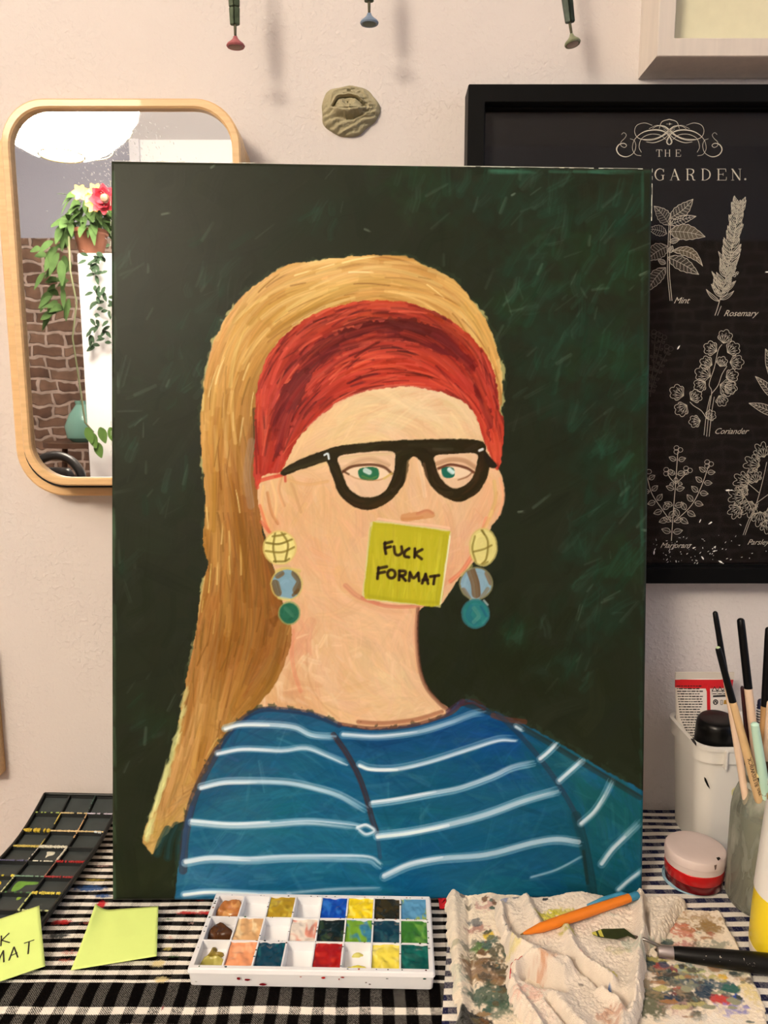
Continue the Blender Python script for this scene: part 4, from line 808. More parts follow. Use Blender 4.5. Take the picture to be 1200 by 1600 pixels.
# mint
for q, w in (([(1047, 470), (1043, 425), (1044, 380), (1046, 340)], 3.0), ([(1050, 470), (1046, 425), (1047, 380), (1048, 345)], .8)): art.line(q, 1.)
for b0, t0, w, bd, sl in (((1046, 341), (1083, 311), 20, 3, 1), ((1047, 352), (1088, 338), 13, -2, 0), ((1045, 362), (1102, 370), 24, -3, 2), ((1050, 392), (1098, 416), 15, -10, 2), ((1043, 402), (1092, 429), 21, -2, 1), ((1046, 352), (1022, 322), 20, 2, 1),
                          ((1042, 365), (1012, 358), 16, 2, 0), ((1044, 385), (1010, 408), 24, 3, 1), ((1040, 418), (1012, 456), 20, 3, 1), ((1046, 378), (1062, 374), 8, 0, 0), ((1046, 395), (1051, 384), 8, 0, 0), ((1040, 412), (1028, 406), 8, 0, 0)):
    leaf(art, b0, t0, w, bd, 7, .75, fillc if sl == 2 else (dim if sl == 1 else None), .06, 13)
flush('herb_drawing')
# rosemary
art.line([(1117, 493), (1122, 478), (1135, 430), (1146, 375), (1154, 320)], 1.1); art.line([(1121, 493), (1127, 478)], .8); ax = spline([(1122, 478), (1135, 430), (1146, 375), (1154, 318)], 12)
for i in range(2, len(ax)):
    for sd in (-1, 1):
        p0 = ax[i]+np.array([ra.uniform(-1, 1), ra.uniform(-2, 2)]); u = i/len(ax); L = (28-10*u)*ra.uniform(.8, 1.1); a = math.radians(-85)+sd*math.radians(ra.uniform(28, 55)*(1-.3*u)); t0 = p0+L*np.array([math.cos(a), math.sin(a)])
        leaf(art, p0, t0, 5.2, sd*2.0, 0, .8, dim if ra.random() < .2 else None, 0, 6)
for a in (-14, -4, 6, 16): leaf(art, (1153, 325), (1154+a*.5, 311+abs(a)*.2), 5, 0, 0, .8, None, 0, 6)
for k in range(26): 
    c = np.array([1142+ra.gauss(0, 7), 422+ra.gauss(0, 8)]); t = np.linspace(0, 6.28, 7); art.line(np.stack([c[0]+2*np.cos(t), c[1]+1.6*np.sin(t)], 1), .7, 2)
flush('herb_drawing')
# coriander
for q in ([(1104, 682), (1108, 640), (1112, 612), (1108, 600), (1116, 575), (1122, 548), (1128, 538)], [(1100, 680), (1104, 645), (1110, 618)], [(1108, 682), (1112, 645), (1116, 620)], [(1104, 654), (1096, 642), (1084, 634), (1078, 628)], [(1112, 615), (1122, 602), (1128, 585), (1136, 572)]): art.line(q, .95)
for x, y, r, a in ((1132, 530, 12, -1.3), (1114, 546, 12, 3.6), (1142, 547, 12, -.6), (1107, 568, 11, 3.5), (1147, 566, 12, 0), (1103, 585, 14, 3.5), (1097, 600, 11, 2.6), (1127, 568, 9, -1.2), (1140, 588, 11, -.3), (1132, 604, 14, .4), (1138, 605, 11, .2), (1126, 623, 10, 1), (1062, 615, 13, 3.6), (1084, 621, 11, -.6), (1068, 637, 12, 2.5), (1089, 658, 10, 3), (1108, 651, 9, -.7)):
    lobed(art, (x, y), r, a, 5, None, .8)
flush('herb_drawing')
# marjoram
def sprig(A, pts, n, L, w, top=True, solid=None):
    q = spline(pts, 10); A.line(pts, 1.2)
    for i in range(n):
        u = .10+.80*i/max(n-1, 1); p0 = q[int(u*(len(q)-1))]; d = q[min(int(u*(len(q)-1))+1, len(q)-1)]-q[int(u*(len(q)-1))-1]; d /= np.hypot(*d); nn = np.array([-d[1], d[0]])
        for sd in (-1, 1): leaf(A, p0+nn*sd*2, p0+nn*sd*L*(1-.25*u)+d*4, w*(1-.2*u), 0, 0, .75, solid, 0, 8)
    if top:
        e = q[-1]
        for a in (0, 2.1, 4.2): t = np.linspace(0, 6.28, 9); A.line(np.stack([e[0]+4*math.cos(a)+4*np.cos(t), e[1]-3+3.5*math.sin(a)+3.6*np.sin(t)], 1), .7, 2)
sprig(art, [(1049, 845), (1052, 800), (1056, 750), (1059, 706)], 6, 17, 9, True, dim); sprig(art, [(1053, 816), (1080, 790), (1096, 760), (1107, 728)], 6, 17, 9, True, dim); sprig(art, [(1049, 816), (1034, 795), (1018, 770), (1010, 740)], 5, 16, 9, True, dim)
sprig(art, [(1056, 756), (1048, 748), (1043, 740)], 1, 8, 6, True); sprig(art, [(1056, 756), (1066, 746), (1074, 738)], 1, 8, 6, True)
flush('herb_drawing')
# parsley
for q in ([(1161, 836), (1170, 812), (1182, 786), (1192, 750), (1198, 722)], [(1164, 836), (1173, 812), (1185, 786)], [(1182, 786), (1204, 770)], [(1176, 798), (1166, 780), (1158, 770)], [(1186, 770), (1172, 758), (1164, 752)]): art.line(q, .95)
for x, y, r, a in ((1192, 708, 13, -1.9), (1180, 726, 14, 3.4), (1164, 752, 14, 3.3), (1180, 748, 12, -2), (1156, 776, 14, 3.2), (1152, 796, 12, 2.4), (1172, 790, 14, 2.), (1188, 806, 13, 1.5), (1204, 800, 14, 1), (1210, 740, 14, -.6), (1212, 770, 13, 0), (1198, 818, 12, 1.2), (1164, 766, 10, 3)): lobed(art, (x, y), r, a, 6, None, .85, 2.4, .28)
flush('herb_drawing')
# bay at the right border, thyme behind the painting's edge
for b0, t0, w in (((1215, 650), (1170, 630), 14), ((1212, 625), (1180, 588), 13), ((1208, 590), (1196, 545), 16), ((1214, 610), (1197, 572), 10)): leaf(art, b0, t0, w, 2, 7, .9, dim, 0, 10)
for pts in ([(1016, 620), (1020, 580), (1024, 525)], [(1016, 612), (1030, 575), (1044, 548)], [(1014, 600), (1026, 560), (1034, 530)]): sprig(dim, pts, 6, 7, 4)
flush('herb_drawing')
for s, x, y, sz in (('Mint', 1052, 474, 9.5), ('Rosemary', 1130, 494, 9.5), ('Coriander', 1115, 678, 9.5), ('Marjoram', 1031, 856, 9), ('Parsley', 1167, 851, 9)):
    v, f = text_geo(s, sz*.00094, .45, .96); o0 = P(x, y, py_-.0006); mesh_obj('caption', [(o0.x+q.x, o0.y, o0.z+q.y) for q in v], f, M_ink, pos)
# white paint splashes on the glass and frame
V, F = [], []; rs = random.Random(21)
def splash(px, py, a, L, w, y):
    q = P(px, py, y); K = 7; b = len(V); 
    for i in range(K):
        t = 2*math.pi*i/K; u, v = L*math.cos(t)*rs.uniform(.7, 1.2), w*math.sin(t)*rs.uniform(.7, 1.2); V.append(q+Vector((u*math.cos(a)-v*math.sin(a), 0, u*math.sin(a)+v*math.cos(a))))
    F.append(tuple(range(b, b+K)))
for k in range(80):
    px = rs.gauss(1095, 45); py = rs.gauss(862, 14)
    if 1018 < px < 1260 and 700 < py < 886: splash(px, py, rs.gauss(.6, .6), rs.uniform(.0003, .0016), rs.uniform(.0002, .0005), -.0169)
for px, py, a, L in ((1060, 543, 1., .0024), (1110, 817, .6, .0025), (1094, 814, 1.2, .002), (1137, 766, .05, .0028), (1143, 766, .0, .002), (1157, 820, -.6, .0015), (1098, 872, -.9, .0026), (1126, 878, -.5, .0026), (1079, 890, .5, .0022), (1022, 863, 1.5, .0024), (1084, 856, .3, .002), (1116, 861, .3, .002), (1198, 425, .1, .002)):
    splash(px, py, a, L, L*.35, -.0169)
tag(mesh_obj('paint_splashes', V, F, mat('white_paint_spots', (250, 248, 240), .5), pos), None, kind='stuff')

# ------------------------------------------------------------------ wall hooks
M_verd = mat('green_bronze', (74, 88, 66), .55, .3, noise=.5, nscale=160, bump=.3); M_verd2 = mat('hook_pin', (112, 112, 92), .5, .4, noise=.3, nscale=200)
def hook(tip, top, knob_rgb, label, flip=0., rust=False):
    t0 = P(*tip, -.060); d = P(*tip, -.06)-P(top[0], top[1], -.058); ttop = P(*top, -.058)
    h = thing('coat_hook', label, 'hook', (ttop.x, 0, ttop.z+.05), 'coat hooks along the top of the wall')
    up = (ttop-t0).normalized(); sd = Vector((0, -1, 0)).cross(up).normalized(); L = (ttop-t0).length
    base = t0+up*.006
    tube('arm', [(ttop.x, -.004, ttop.z+.085), (ttop.x, -.03, ttop.z+.08), ttop+up*.05+Vector((0, -.002, 0)), ttop, base+up*.02+Vector((0, .002, 0)), base], [.0035, .0035, .003, .0022, .0016, .0012], M_verd2, h, 10)
    box('wall_plate', ttop.x-.014, ttop.x+.014, -.006, 0, ttop.z+.06, ttop.z+.12, M_verd, h, .002)
    bar = mat('hook_leaf_rust', (40, 52, 40), .5, .3, noise=.6, nscale=120) if rust else M_verd
    tl_ = L-.009; segs = ((.009, tl_*.62), (tl_*.64, tl_*1.5)) if not rust else ((.009, tl_*1.35),)
    for s in (-1, 1):
        for s0, s1 in segs:
            bm = bmesh.new(); w0, w1 = min(.0040+.035*s0, .0062), min(.0040+.035*s1, .0062)
            vs = []
            for q, w in ((s0, w0), (s1, w1)):
                c = t0+up*(.006+q)
                for a, y in ((.0004, -.0032), (w, -.0014), (w, .0014), (.0004, .0030)): vs.append(bm.verts.new(c+sd*(s*a)+Vector((0, y, 0))))
            for f in ((0, 1, 5, 4), (1, 2, 6, 5), (2, 3, 7, 6), (3, 0, 4, 7), (0, 1, 2, 3), (4, 5, 6, 7)): bm.faces.new([vs[i] for i in f])
            bmesh.ops.bevel(bm, geom=bm.edges[:], offset=.0005, segments=2, affect='EDGES'); bm_obj('leaf_bar', bm, bar, h)
    # flared knob, its rim towards the room
    ax = (Vector((0, .02, 0))-up*.99).normalized()
    k = lathe('knob', t0+up*.005, ax, [(0, .0018), (.002, .0026), (.0045, .0050), (.0065, .0078), (.0082, .0086), (.0094, .0078), (.0092, .0062)], mat('knob_glaze', knob_rgb[0], .45, noise=.2, nscale=300), h, 24, True, (True, False), (1.0, .85))
    lathe('knob_face', t0+up*.005+ax*.0078, ax, [(0, .0062), (.0016, .0061), (.0019, .003)], mat('knob_face_glaze', knob_rgb[1], .5), k, 24, True, (True, True), (1.0, .85))
    return h
hook((368, 66), (365, -20), ((158, 88, 92), (140, 108, 98)), 'green metal coat hook with a pink knob')
hook((577, 30), (576, -50), ((112, 132, 156), (70, 84, 74)), 'green metal coat hook with a pale blue knob')
hook((894, 62), (884, -20), ((128, 134, 106), (196, 178, 166)), 'dark green metal coat hook with a cream-faced knob', 0, True)

# ------------------------------------------------------------------ the clay eye
NA, NR = 180, 90; V = [];  rq = np.random.default_rng(3)
c0 = P(546, 174, 0)
ph = rq.random(8)*6.28
def eye_outline(a): return 1+.04*math.sin(3*a+1)+.03*math.sin(5*a+2.)+.015*math.sin(9*a)+.03*math.sin(2*a+.6)
sx_ = .0290; sz_ = .0245
noise_ = vnoise(200, 200, 5, 91); noise2 = vnoise(200, 200, 14, 92)
def eyeh(u, v):                                  # u right, v up, in units of the radius
    r = math.hypot(u, v); h = .010*(1-r**4)**.5 if r < 1 else 0.
    nx = int((u*.5+.5)*198) % 199; ny = int((v*.5+.5)*198) % 199
    # modelling ridges fanning round the eye
    if v > .02: h += .0008*math.sin(26*(r+.12*math.cos(2.0*math.atan2(v, u))))*min(1, max(0, (r-.45)*5))*(1 if u < .1 else .6)
    else: h += .0011*math.sin(30*(v*.8-u*.35)+2*noise2[ny, nx])*min(1, max(0, (r-.4)*4))
    h += (noise_[ny, nx]-.5)*.0010
    x = (u+.03)/.60
    if abs(x) < 1:
        k_ = 1-x*x; lid = .08+.36*k_; low = .08-.14*k_
        h += .0038*math.exp(-((v-lid-.07)/.055)**2)*min(1, 2*k_)
        if low < v < lid:
            q_ = ((u+.02)/.46)**2+((v-.14)/.40)**2; h += -.0040+(.0080*math.sqrt(1-q_) if q_ < 1 else 0)
            ri = math.hypot((u+.05)/.20, (v-.24)/.20)
            if ri < 1: h -= .0046*(1-ri*ri)
            h -= .0012*math.exp(-((ri-1.05)/.14)**2)
            if ri < .14: h -= .0025
        h -= .0055*math.exp(-((v-lid+.015)/.03)**2)*min(1, 1.5*k_)
        h += .0072*math.exp(-((v-low+.10)/(.08+.05*k_))**2)*min(1, 1.6*k_)
        h -= .0045*math.exp(-((v-low+.32)/.06)**2)*min(1, 1.5*k_)*(.4+.6*(u > -.1))
    rr = math.hypot(u-.0, v-.72)
    if rr < .075: h -= .009
    for (a, b, L) in ((.5, .35, .14), (.62, .2, .1), (.55, -.1, .1), (.75, .1, .1), (.72, -.2, .12), (.35, .62, .06), (.15, .78, .07)):
        if abs(v-b-.3*(u-a)) < .022 and abs(u-a) < L: h -= .0022
    return h
for i in range(NR+1):
    r = i/NR
    for k in range(NA):
        a = 2*math.pi*k/NA; e = eye_outline(a); u, v = r*math.cos(a), r*math.sin(a); hh = max(eyeh(u, v), 0.0005 if r < 1 else 0)
        V.append((c0.x+sx_*e*u, -hh if i < NR else 0, c0.z+sz_*e*v))
F = [(i*NA+k, (i+1)*NA+k, (i+1)*NA+(k+1) % NA, i*NA+(k+1) % NA) for i in range(NR) for k in range(NA)]
o = mesh_obj('clay_eye', V, F, mat('grey_clay', (160, 152, 122), .8, noise=.12, nscale=120, bump=.15, bscale=900), None, True)
tag(o, 'small grey-green clay plaque modelled as a single eye, hung on the plaster wall', 'ornament')
# ------------------------------------------------------------------ table and cloths
xe = T(40, 1400).x; xr = .85; yf = -.66
tab = thing('work_table', 'work table against the wall, hidden under cloths', 'table', ((xe+xr)/2, yf/2, 0)); tw = mat('table_pine', (170, 128, 84), .5, noise=.15)
box('tabletop', xe, xr, yf, -.002, TZ-.034, TZ-.0040, tw, tab, .002)
for x in (xe+.05, xr-.05):
    for y in (yf+.05, -.06): box('leg', x-.025, x+.025, y-.025, y+.025, 0, TZ-.034, tw, tab, .002)
def rgb_to_lin(c): return np.array(lin(c))
def seg_d(X, Y, pts):
    best = np.full(X.shape, 1e9); 
    for i in range(len(pts)-1):
        ax_, ay_ = pts[i]; bx_, by_ = pts[i+1]; dx, dy = bx_-ax_, by_-ay_; L2 = dx*dx+dy*dy+1e-12
        t = np.clip(((X-ax_)*dx+(Y-ay_)*dy)/L2, 0, 1); best = np.minimum(best, np.hypot(X-ax_-t*dx, Y-ay_-t*dy))
    return best
def gingham_mat():
    m = mat('gingham_weave', (128, 128, 128), .95, 0, .04); nt = m.node_tree; b = nt.nodes['Principled BSDF']; L = nt.links.new
    tc = nt.nodes.new('ShaderNodeTexCoord'); sp = nt.nodes.new('ShaderNodeSeparateXYZ')
    nz = nt.nodes.new('ShaderNodeTexNoise'); nz.inputs['Scale'].default_value = 18; L(tc.outputs['Object'], nz.inputs['Vector'])
    wv = nt.nodes.new('ShaderNodeVectorMath'); wv.operation = 'MULTIPLY_ADD'; wv.inputs[1].default_value = (.006, .004, 0); L(nz.outputs['Color'], wv.inputs[0]); L(tc.outputs['Object'], wv.inputs[2]); L(wv.outputs[0], sp.inputs[0])
    def M(op, a, bb=None, c=None):
        n = nt.nodes.new('ShaderNodeMath'); n.operation = op
        for i, v in enumerate((a, bb, c)):
            if v is None: continue
            if hasattr(v, 'links') or hasattr(v, 'node'): L(v, n.inputs[i])
            else: n.inputs[i].default_value = v
        return n.outputs[0]
    def bandf(v, per, ph): 
        f = M('FRACT', M('MULTIPLY_ADD', v, 1/per, ph)); w = M('ABSOLUTE', M('SUBTRACT', f, .5)); return M('MULTIPLY', M('SUBTRACT', .28, w), 18.0)      # >0 inside dark
    cl = lambda v: M('MINIMUM', M('MAXIMUM', v, 0.), 1.)
    X, Y = sp.outputs[0], sp.outputs[1]
    y1, y2 = T(600, 1530).y, T(600, 1567.5).y
    # slanted columns as in the pulled cloth
    Xs = X
    cxn = cl(bandf(Xs, .0183, .13)); ya = cl(bandf(Y, .0105, .5-T(600, 1521.7).y/.0105)); yb = cl(bandf(Y, .0190, .5-T(600, 1587).y/.0190))
    back = M('GREATER_THAN', Y, y1); front = M('LESS_THAN', Y, y2); mid = M('SUBTRACT', 1., M('ADD', back, front))
    row = M('ADD', M('ADD', M('MULTIPLY', ya, back), M('MULTIPLY', yb, front)), mid)
    cxw = M('ADD', M('MULTIPLY', cxn, M('SUBTRACT', 1., back)), M('MULTIPLY', M('MULTIPLY_ADD', cxn, .30, .18), back))
    # thread speckle that mixes black and white where the bands cross
    n1 = nt.nodes.new('ShaderNodeTexNoise'); n1.inputs['Scale'].default_value = 900; n1.inputs['Detail'].default_value = 1; L(tc.outputs['Object'], n1.inputs['Vector'])
    tw_ = M('SINE', M('MULTIPLY', M('ADD', X, M('MULTIPLY', Y, 1.)), 3600.))
    th = cl(M('MULTIPLY_ADD', M('ADD', M('MULTIPLY', tw_, .5), M('MULTIPLY_ADD', n1.outputs[0], 2.4, -1.2)), .8, .5))
    aa = M('MULTIPLY_ADD', back, .05, .925); bb_ = M('MULTIPLY_ADD', back, -.36, .60)
    dk = M('ADD', M('MULTIPLY', row, M('ADD', aa, M('MULTIPLY', M('SUBTRACT', 1., aa), cxn))), M('MULTIPLY', M('MULTIPLY', M('SUBTRACT', 1., row), bb_), cxn))
    fac = cl(M('ADD', dk, M('MULTIPLY', M('MULTIPLY', M('SUBTRACT', th, .5), M('SUBTRACT', 1., M('ABSOLUTE', M('MULTIPLY_ADD', dk, 2., -1.)))), 1.)))
    cr = nt.nodes.new('ShaderNodeValToRGB'); cr.color_ramp.elements[0].color = (*lin((242, 236, 226)), 1); cr.color_ramp.elements[1].color = (*lin((7, 5, 5)), 1); L(fac, cr.inputs[0])
    at = nt.nodes.new('ShaderNodeAttribute'); at.attribute_name = 'Col'; mx = nt.nodes.new('ShaderNodeMixRGB'); n3 = nt.nodes.new('ShaderNodeTexNoise'); n3.inputs['Scale'].default_value = 420; n3.inputs['Detail'].default_value = 3; L(tc.outputs['Object'], n3.inputs['Vector'])
    al = cl(M('MULTIPLY', M('SUBTRACT', M('ADD', at.outputs['Alpha'], M('MULTIPLY', n3.outputs[0], .8)), .82), 3.)); al = M('MULTIPLY', al, M('MULTIPLY_ADD', row, -.35, .95))
    L(al, mx.inputs[0]); L(cr.outputs[0], mx.inputs[1]); L(at.outputs['Color'], mx.inputs[2]); L(mx.outputs[0], b.inputs['Base Color'])
    bp = nt.nodes.new('ShaderNodeBump'); bp.inputs['Strength'].default_value = .5; bp.inputs['Distance'].default_value = .0006; L(th, bp.inputs['Height']); L(bp.outputs[0], b.inputs['Normal'])
    return m
def stains(X, Y, lst):
    c = np.zeros(X.shape+(4,)); c[..., :3] = .5
    for px, py, rx, ry, col, s in lst:
        p = T(px, py); d = np.hypot((X-p.x)/rx, (Y-p.y)/ry); a = s*np.clip(1.25-d, 0, 1); k = a > c[..., 3]; c[k, :3] = rgb_to_lin(col); c[..., 3] = np.maximum(c[..., 3], a)
    return c
xs = np.linspace(xe-.012, xr, 380); ys = np.linspace(yf, -.004, 300); X, Y = np.meshgrid(xs, ys)
Z = TZ-.0015+.0006*(vnoise(300, 380, 9, 51)-.5)+.0009*(vnoise(300, 380, 26, 52)-.5)
Z = np.where(X < xe, TZ-.0015-np.maximum(0, xe-X)*3.5, Z)
red, rd2 = (196, 34, 36), (204, 120, 104)
st = [(325, 1424, .02, .0035, red, .9), (292, 1424, .016, .0035, red, .85), (158, 1411, .007, .008, (206, 26, 40), 1.), (180, 1424, .012, .003, red, .7), (95, 1438, .014, .005, red, .9), (135, 1440, .014, .004, rd2, .6), (140, 1386, .025, .007, (54, 92, 150), .9), (160, 1398, .018, .004, (54, 92, 150), .8),
      (148, 1373, .022, .004, (190, 172, 80), .7), (160, 1350, .016, .005, (226, 190, 180), .6), (90, 1460, .016, .006, (54, 58, 58), .9), (262, 1434, .006, .003, (60, 96, 56), .8), (266, 1462, .005, .004, rd2, .7), (262, 1480, .006, .004, (224, 206, 120), .8), (272, 1492, .008, .003, (78, 110, 70), .7),
      (247, 1503, .009, .006, (228, 210, 160), 1.), (252, 1528, .009, .005, (230, 212, 160), .95), (108, 1486, .018, .005, rd2, .6), (100, 1498, .02, .004, rd2, .6), (290, 1470, .02, .01, (220, 170, 160), .4), (255, 1572, .002, .006, (150, 40, 50), .8), (300, 1440, .01, .004, (230, 190, 180), .5), (312, 1405, .01, .004, (180, 40, 40), .5)]
gw = stains(X, Y, st)
W = np.stack([X, Y, Z], -1)
cl_o = grid_mesh('tablecloth', W, gw[..., :3], gingham_mat(), None)
ca = np.concatenate([gw[..., :3], gw[..., 3:]], -1).astype(np.float32); cl_o.data.color_attributes['Col'].data.foreach_set('color', ca.ravel())
md = cl_o.modifiers.new('thickness', 'SOLIDIFY'); md.thickness = .0012; md.offset = -1
tag(cl_o, 'black and white checked tablecloth spattered with paint', 'tablecloth')

# striped towel under the rags at the right
def striped_mat():
    m = mat('navy_stripe_weave', (128, 128, 128), .95, 0, .05); nt = m.node_tree; b = nt.nodes['Principled BSDF']; L = nt.links.new
    tc = nt.nodes.new('ShaderNodeTexCoord'); nz = nt.nodes.new('ShaderNodeTexNoise'); nz.inputs['Scale'].default_value = 25; L(tc.outputs['Object'], nz.inputs['Vector'])
    wv = nt.nodes.new('ShaderNodeVectorMath'); wv.operation = 'MULTIPLY_ADD'; wv.inputs[1].default_value = (.004, .004, 0); L(nz.outputs['Color'], wv.inputs[0]); L(tc.outputs['Object'], wv.inputs[2])
    sp = nt.nodes.new('ShaderNodeSeparateXYZ'); L(wv.outputs[0], sp.inputs[0])
    def M(op, a, bb=None, c=None):
        n = nt.nodes.new('ShaderNodeMath'); n.operation = op
        for i, v in enumerate((a, bb, c)):
            if v is None: continue
            if hasattr(v, 'node'): L(v, n.inputs[i])
            else: n.inputs[i].default_value = v
        return n.outputs[0]
    f = M('FRACT', M('MULTIPLY', sp.outputs[1], 1/.0128)); w = M('ABSOLUTE', M('SUBTRACT', f, .5)); s = M('MINIMUM', M('MAXIMUM', M('MULTIPLY', M('SUBTRACT', .29, w), 14.), 0.), 1.)
    n1 = nt.nodes.new('ShaderNodeTexNoise'); n1.inputs['Scale'].default_value = 700; L(tc.outputs['Object'], n1.inputs['Vector'])
    fx_ = M('FRACT', M('MULTIPLY', sp.outputs[0], 1/.017)); gx = M('GREATER_THAN', fx_, .5)
    s2 = M('MINIMUM', M('MAXIMUM', M('ADD', M('MULTIPLY', s, M('MULTIPLY_ADD', gx, .12, .86)), M('MULTIPLY_ADD', n1.outputs[0], .5, -.22)), 0.), 1.)
    cr = nt.nodes.new('ShaderNodeValToRGB'); cr.color_ramp.elements[0].color = (*lin((236, 230, 220)), 1); cr.color_ramp.elements[1].color = (*lin((30, 32, 64)), 1); L(s2, cr.inputs[0]); L(cr.outputs[0], b.inputs['Base Color'])
    bp = nt.nodes.new('ShaderNodeBump'); bp.inputs['Strength'].default_value = .4; bp.inputs['Distance'].default_value = .0005; L(n1.outputs[0], bp.inputs['Height']); L(bp.outputs[0], b.inputs['Normal']); return m
xl = T(690, 1600).x; xs = np.linspace(xl, xr-.05, 240); ys = np.linspace(-.46, -.004, 240); X, Y = np.meshgrid(xs, ys); X = X+np.clip((Y-T(690, 1600).y)/.12, 0, 1)*.016*(X < xl+.05)
o = grid_mesh('striped_towel', np.stack([X, Y, TZ-.0002+.0005*(vnoise(240, 240, 20, 62)-.5)], -1), np.zeros(X.shape+(3,)), striped_mat(), None)
md = o.modifiers.new('thickness', 'SOLIDIFY'); md.thickness = .0008; md.offset = -1
tag(o, 'navy and white striped towel lying over the checked tablecloth at the right', 'towel')

# ------------------------------------------------------------------ black mixing tray
M_tray = mat('black_plastic', (22, 26, 26), .38, noise=.2, nscale=60); M_well = mat('stained_black', (52, 60, 61), .5, noise=.2, nscale=90)
tl_ = T(72, 1268, .006); tdir = Vector((math.cos(math.radians(-2.4)), math.sin(math.radians(-2.4)), 0)); tback = Vector((-tdir.y, tdir.x, 0))
TW, TD, NCc, NRr = .0885, .192, 3, 8
def tray_z(y): return .0015+.018*max(0, 1-y/.07)**1.6
def tp(x, y, z): return tl_*1.0+tdir*x-tback*y+Vector((0, 0, tray_z(y)+z-.006+.004))
tray = thing('mixing_tray', 'black plastic paint tray of many wells, smeared with dried paint, beside the painting', 'paint tray', T(60, 1350))
cellw, cellh = TW/NCc, TD/NRr
V, F, floor_f = [], [], []
def quad(*q): b = len(V); V.extend(q); F.append((b, b+1, b+2, b+3))
g = .0008
for r in range(NRr):
    for c in range(NCc):
        x0, x1, y0, y1 = c*cellw, (c+1)*cellw, r*cellh, (r+1)*cellh; zt, zb = .0045, .0010
        A = [(x0, y0), (x1, y0), (x1, y1), (x0, y1)]; B = [(x0+g, y0+g), (x1-g, y0+g), (x1-g, y1-g), (x0+g, y1-g)]; Cc = [(x0+g*2, y0+g*2.2), (x1-g*2, y0+g*2.2), (x1-g*2, y1-g*1.5), (x0+g*2, y1-g*1.5)]
        for k in range(4):
            j = (k+1) % 4; quad(tp(*A[k], zt), tp(*A[j], zt), tp(*B[j], zt), tp(*B[k], zt)); quad(tp(*B[k], zt), tp(*B[j], zt), tp(*Cc[j], zb), tp(*Cc[k], zb))
        quad(*[tp(*q, zb) for q in Cc]); floor_f.append(len(F)-1); quad(*[tp(*q, zb-.001) for q in Cc][::-1])
for r in range(NRr):
    for x in (0, TW): quad(tp(x, r*cellh, .0045), tp(x, (r+1)*cellh, .0045), tp(x, (r+1)*cellh, -.001), tp(x, r*cellh, -.001))
for y in (0, TD): 
    for c in range(NCc): quad(tp(c*cellw, y, .0045), tp((c+1)*cellw, y, .0045), tp((c+1)*cellw, y, -.001), tp(c*cellw, y, -.001))
o = mesh_obj('wells', V, F, M_tray, tray); o.data.materials.append(M_well)
for i in floor_f: o.data.polygons[i].material_index = 1
V, F = [], []
for pts in ([(0, 0), (TW, 0), (TW, TD), (0, TD), (0, 0)],):
    q = []
    for i in range(4):
        for t in np.linspace(0, 1, 14, endpoint=False): q.append(tp(pts[i][0]+(pts[i+1][0]-pts[i][0])*t, pts[i][1]+(pts[i+1][1]-pts[i][1])*t, .0042))
    q.append(q[0]); V, F = tube_geo(q, .0017, 8, V, F)
mesh_obj('rim', V, F, M_tray, tray, True)
paints = {}
def pm(rgb, rough=.35): 
    k = tuple(rgb)+(rough,)
    if k not in paints: paints[k] = mat('dried_paint', rgb, rough, noise=.25, nscale=200)
    return paints[k]
rt = random.Random(9)
def rim_paint(c0, r0, c1, r1, rgb, w=.0009, dens=.75):
    V, F = [], []; n = 16
    for k in range(n):
        if rt.random() > dens: continue
        a, b = k/n, (k+1.1)/n; p = [tp((c0+(c1-c0)*t)*cellw, (r0+(r1-r0)*t)*cellh, .0047) for t in (a, (a+b)/2, b)]
        tube_geo(p, [w*rt.uniform(.5, 1), w*rt.uniform(.7, 1.3), w*rt.uniform(.4, 1)], 6, V, F)
    if V: mesh_obj('rim_paint', V, F, pm(rgb), tray, True)
cream, ylw, wht = (214, 200, 150), (206, 180, 60), (222, 218, 200)
for a in ((0, 1, 1, 1, (170, 190, 100), .0009, .5), (1, 1, 2, 1, (222, 200, 150)), (2, 1, 3, 1, (206, 196, 214)), (2, 0, 2, 1, (60, 90, 80), .0008, .4), (2, 0, 3, 0, (150, 180, 190), .0008, .7), (1, 1, 1, 3, (196, 180, 90), .0009), (2, 1, 2, 2.4, (210, 170, 120), .0009), (0, 2, 1, 2, (200, 176, 60), .0022, .9), (1, 2, 3, 2, (216, 190, 140), .0011, .9),
          (0, 2, 0, 3, ylw, .0009), (0, 3, 1, 3, (196, 176, 90), .0014, .95), (1, 3, 2, 3, wht, .0016, .95), (2, 3, 2, 4, wht, .0013, .9), (1, 3, 1, 4, (206, 200, 190), .0007, .6), (1, 4, 2, 4, wht, .0007, .5), (0, 4, 1, 4, (90, 88, 120), .0009, .8), (2, 4, 3, 4, (160, 34, 34), .0014, .9), (2, 4, 2, 5, (150, 110, 90), .0008), (3, 4, 3, 5, (140, 40, 38), .0009, .9), (2, 5, 3, 5, (150, 44, 44), .0012, .95),
          (0, 5, 1, 5, (214, 200, 70), .0012), (1, 5, 1, 6, (200, 200, 150), .0008), (1, 5, 2, 5, (120, 150, 130), .0008, .7), (2, 6, 3, 6, (220, 200, 80), .0015, .9), (2, 6, 2, 7, (196, 206, 130), .0009, .9), (3, 6, 3, 7, (200, 210, 130), .001, .9), (2, 7, 3, 7, (206, 214, 150), .001, .9), (1, 6, 2, 6, (70, 110, 70), .0009, .5), (0, 7, 1, 7, (60, 100, 50), .0014), (2.6, 2.0, 2.9, 2.05, (220, 226, 230), .0012)): rim_paint(*a)
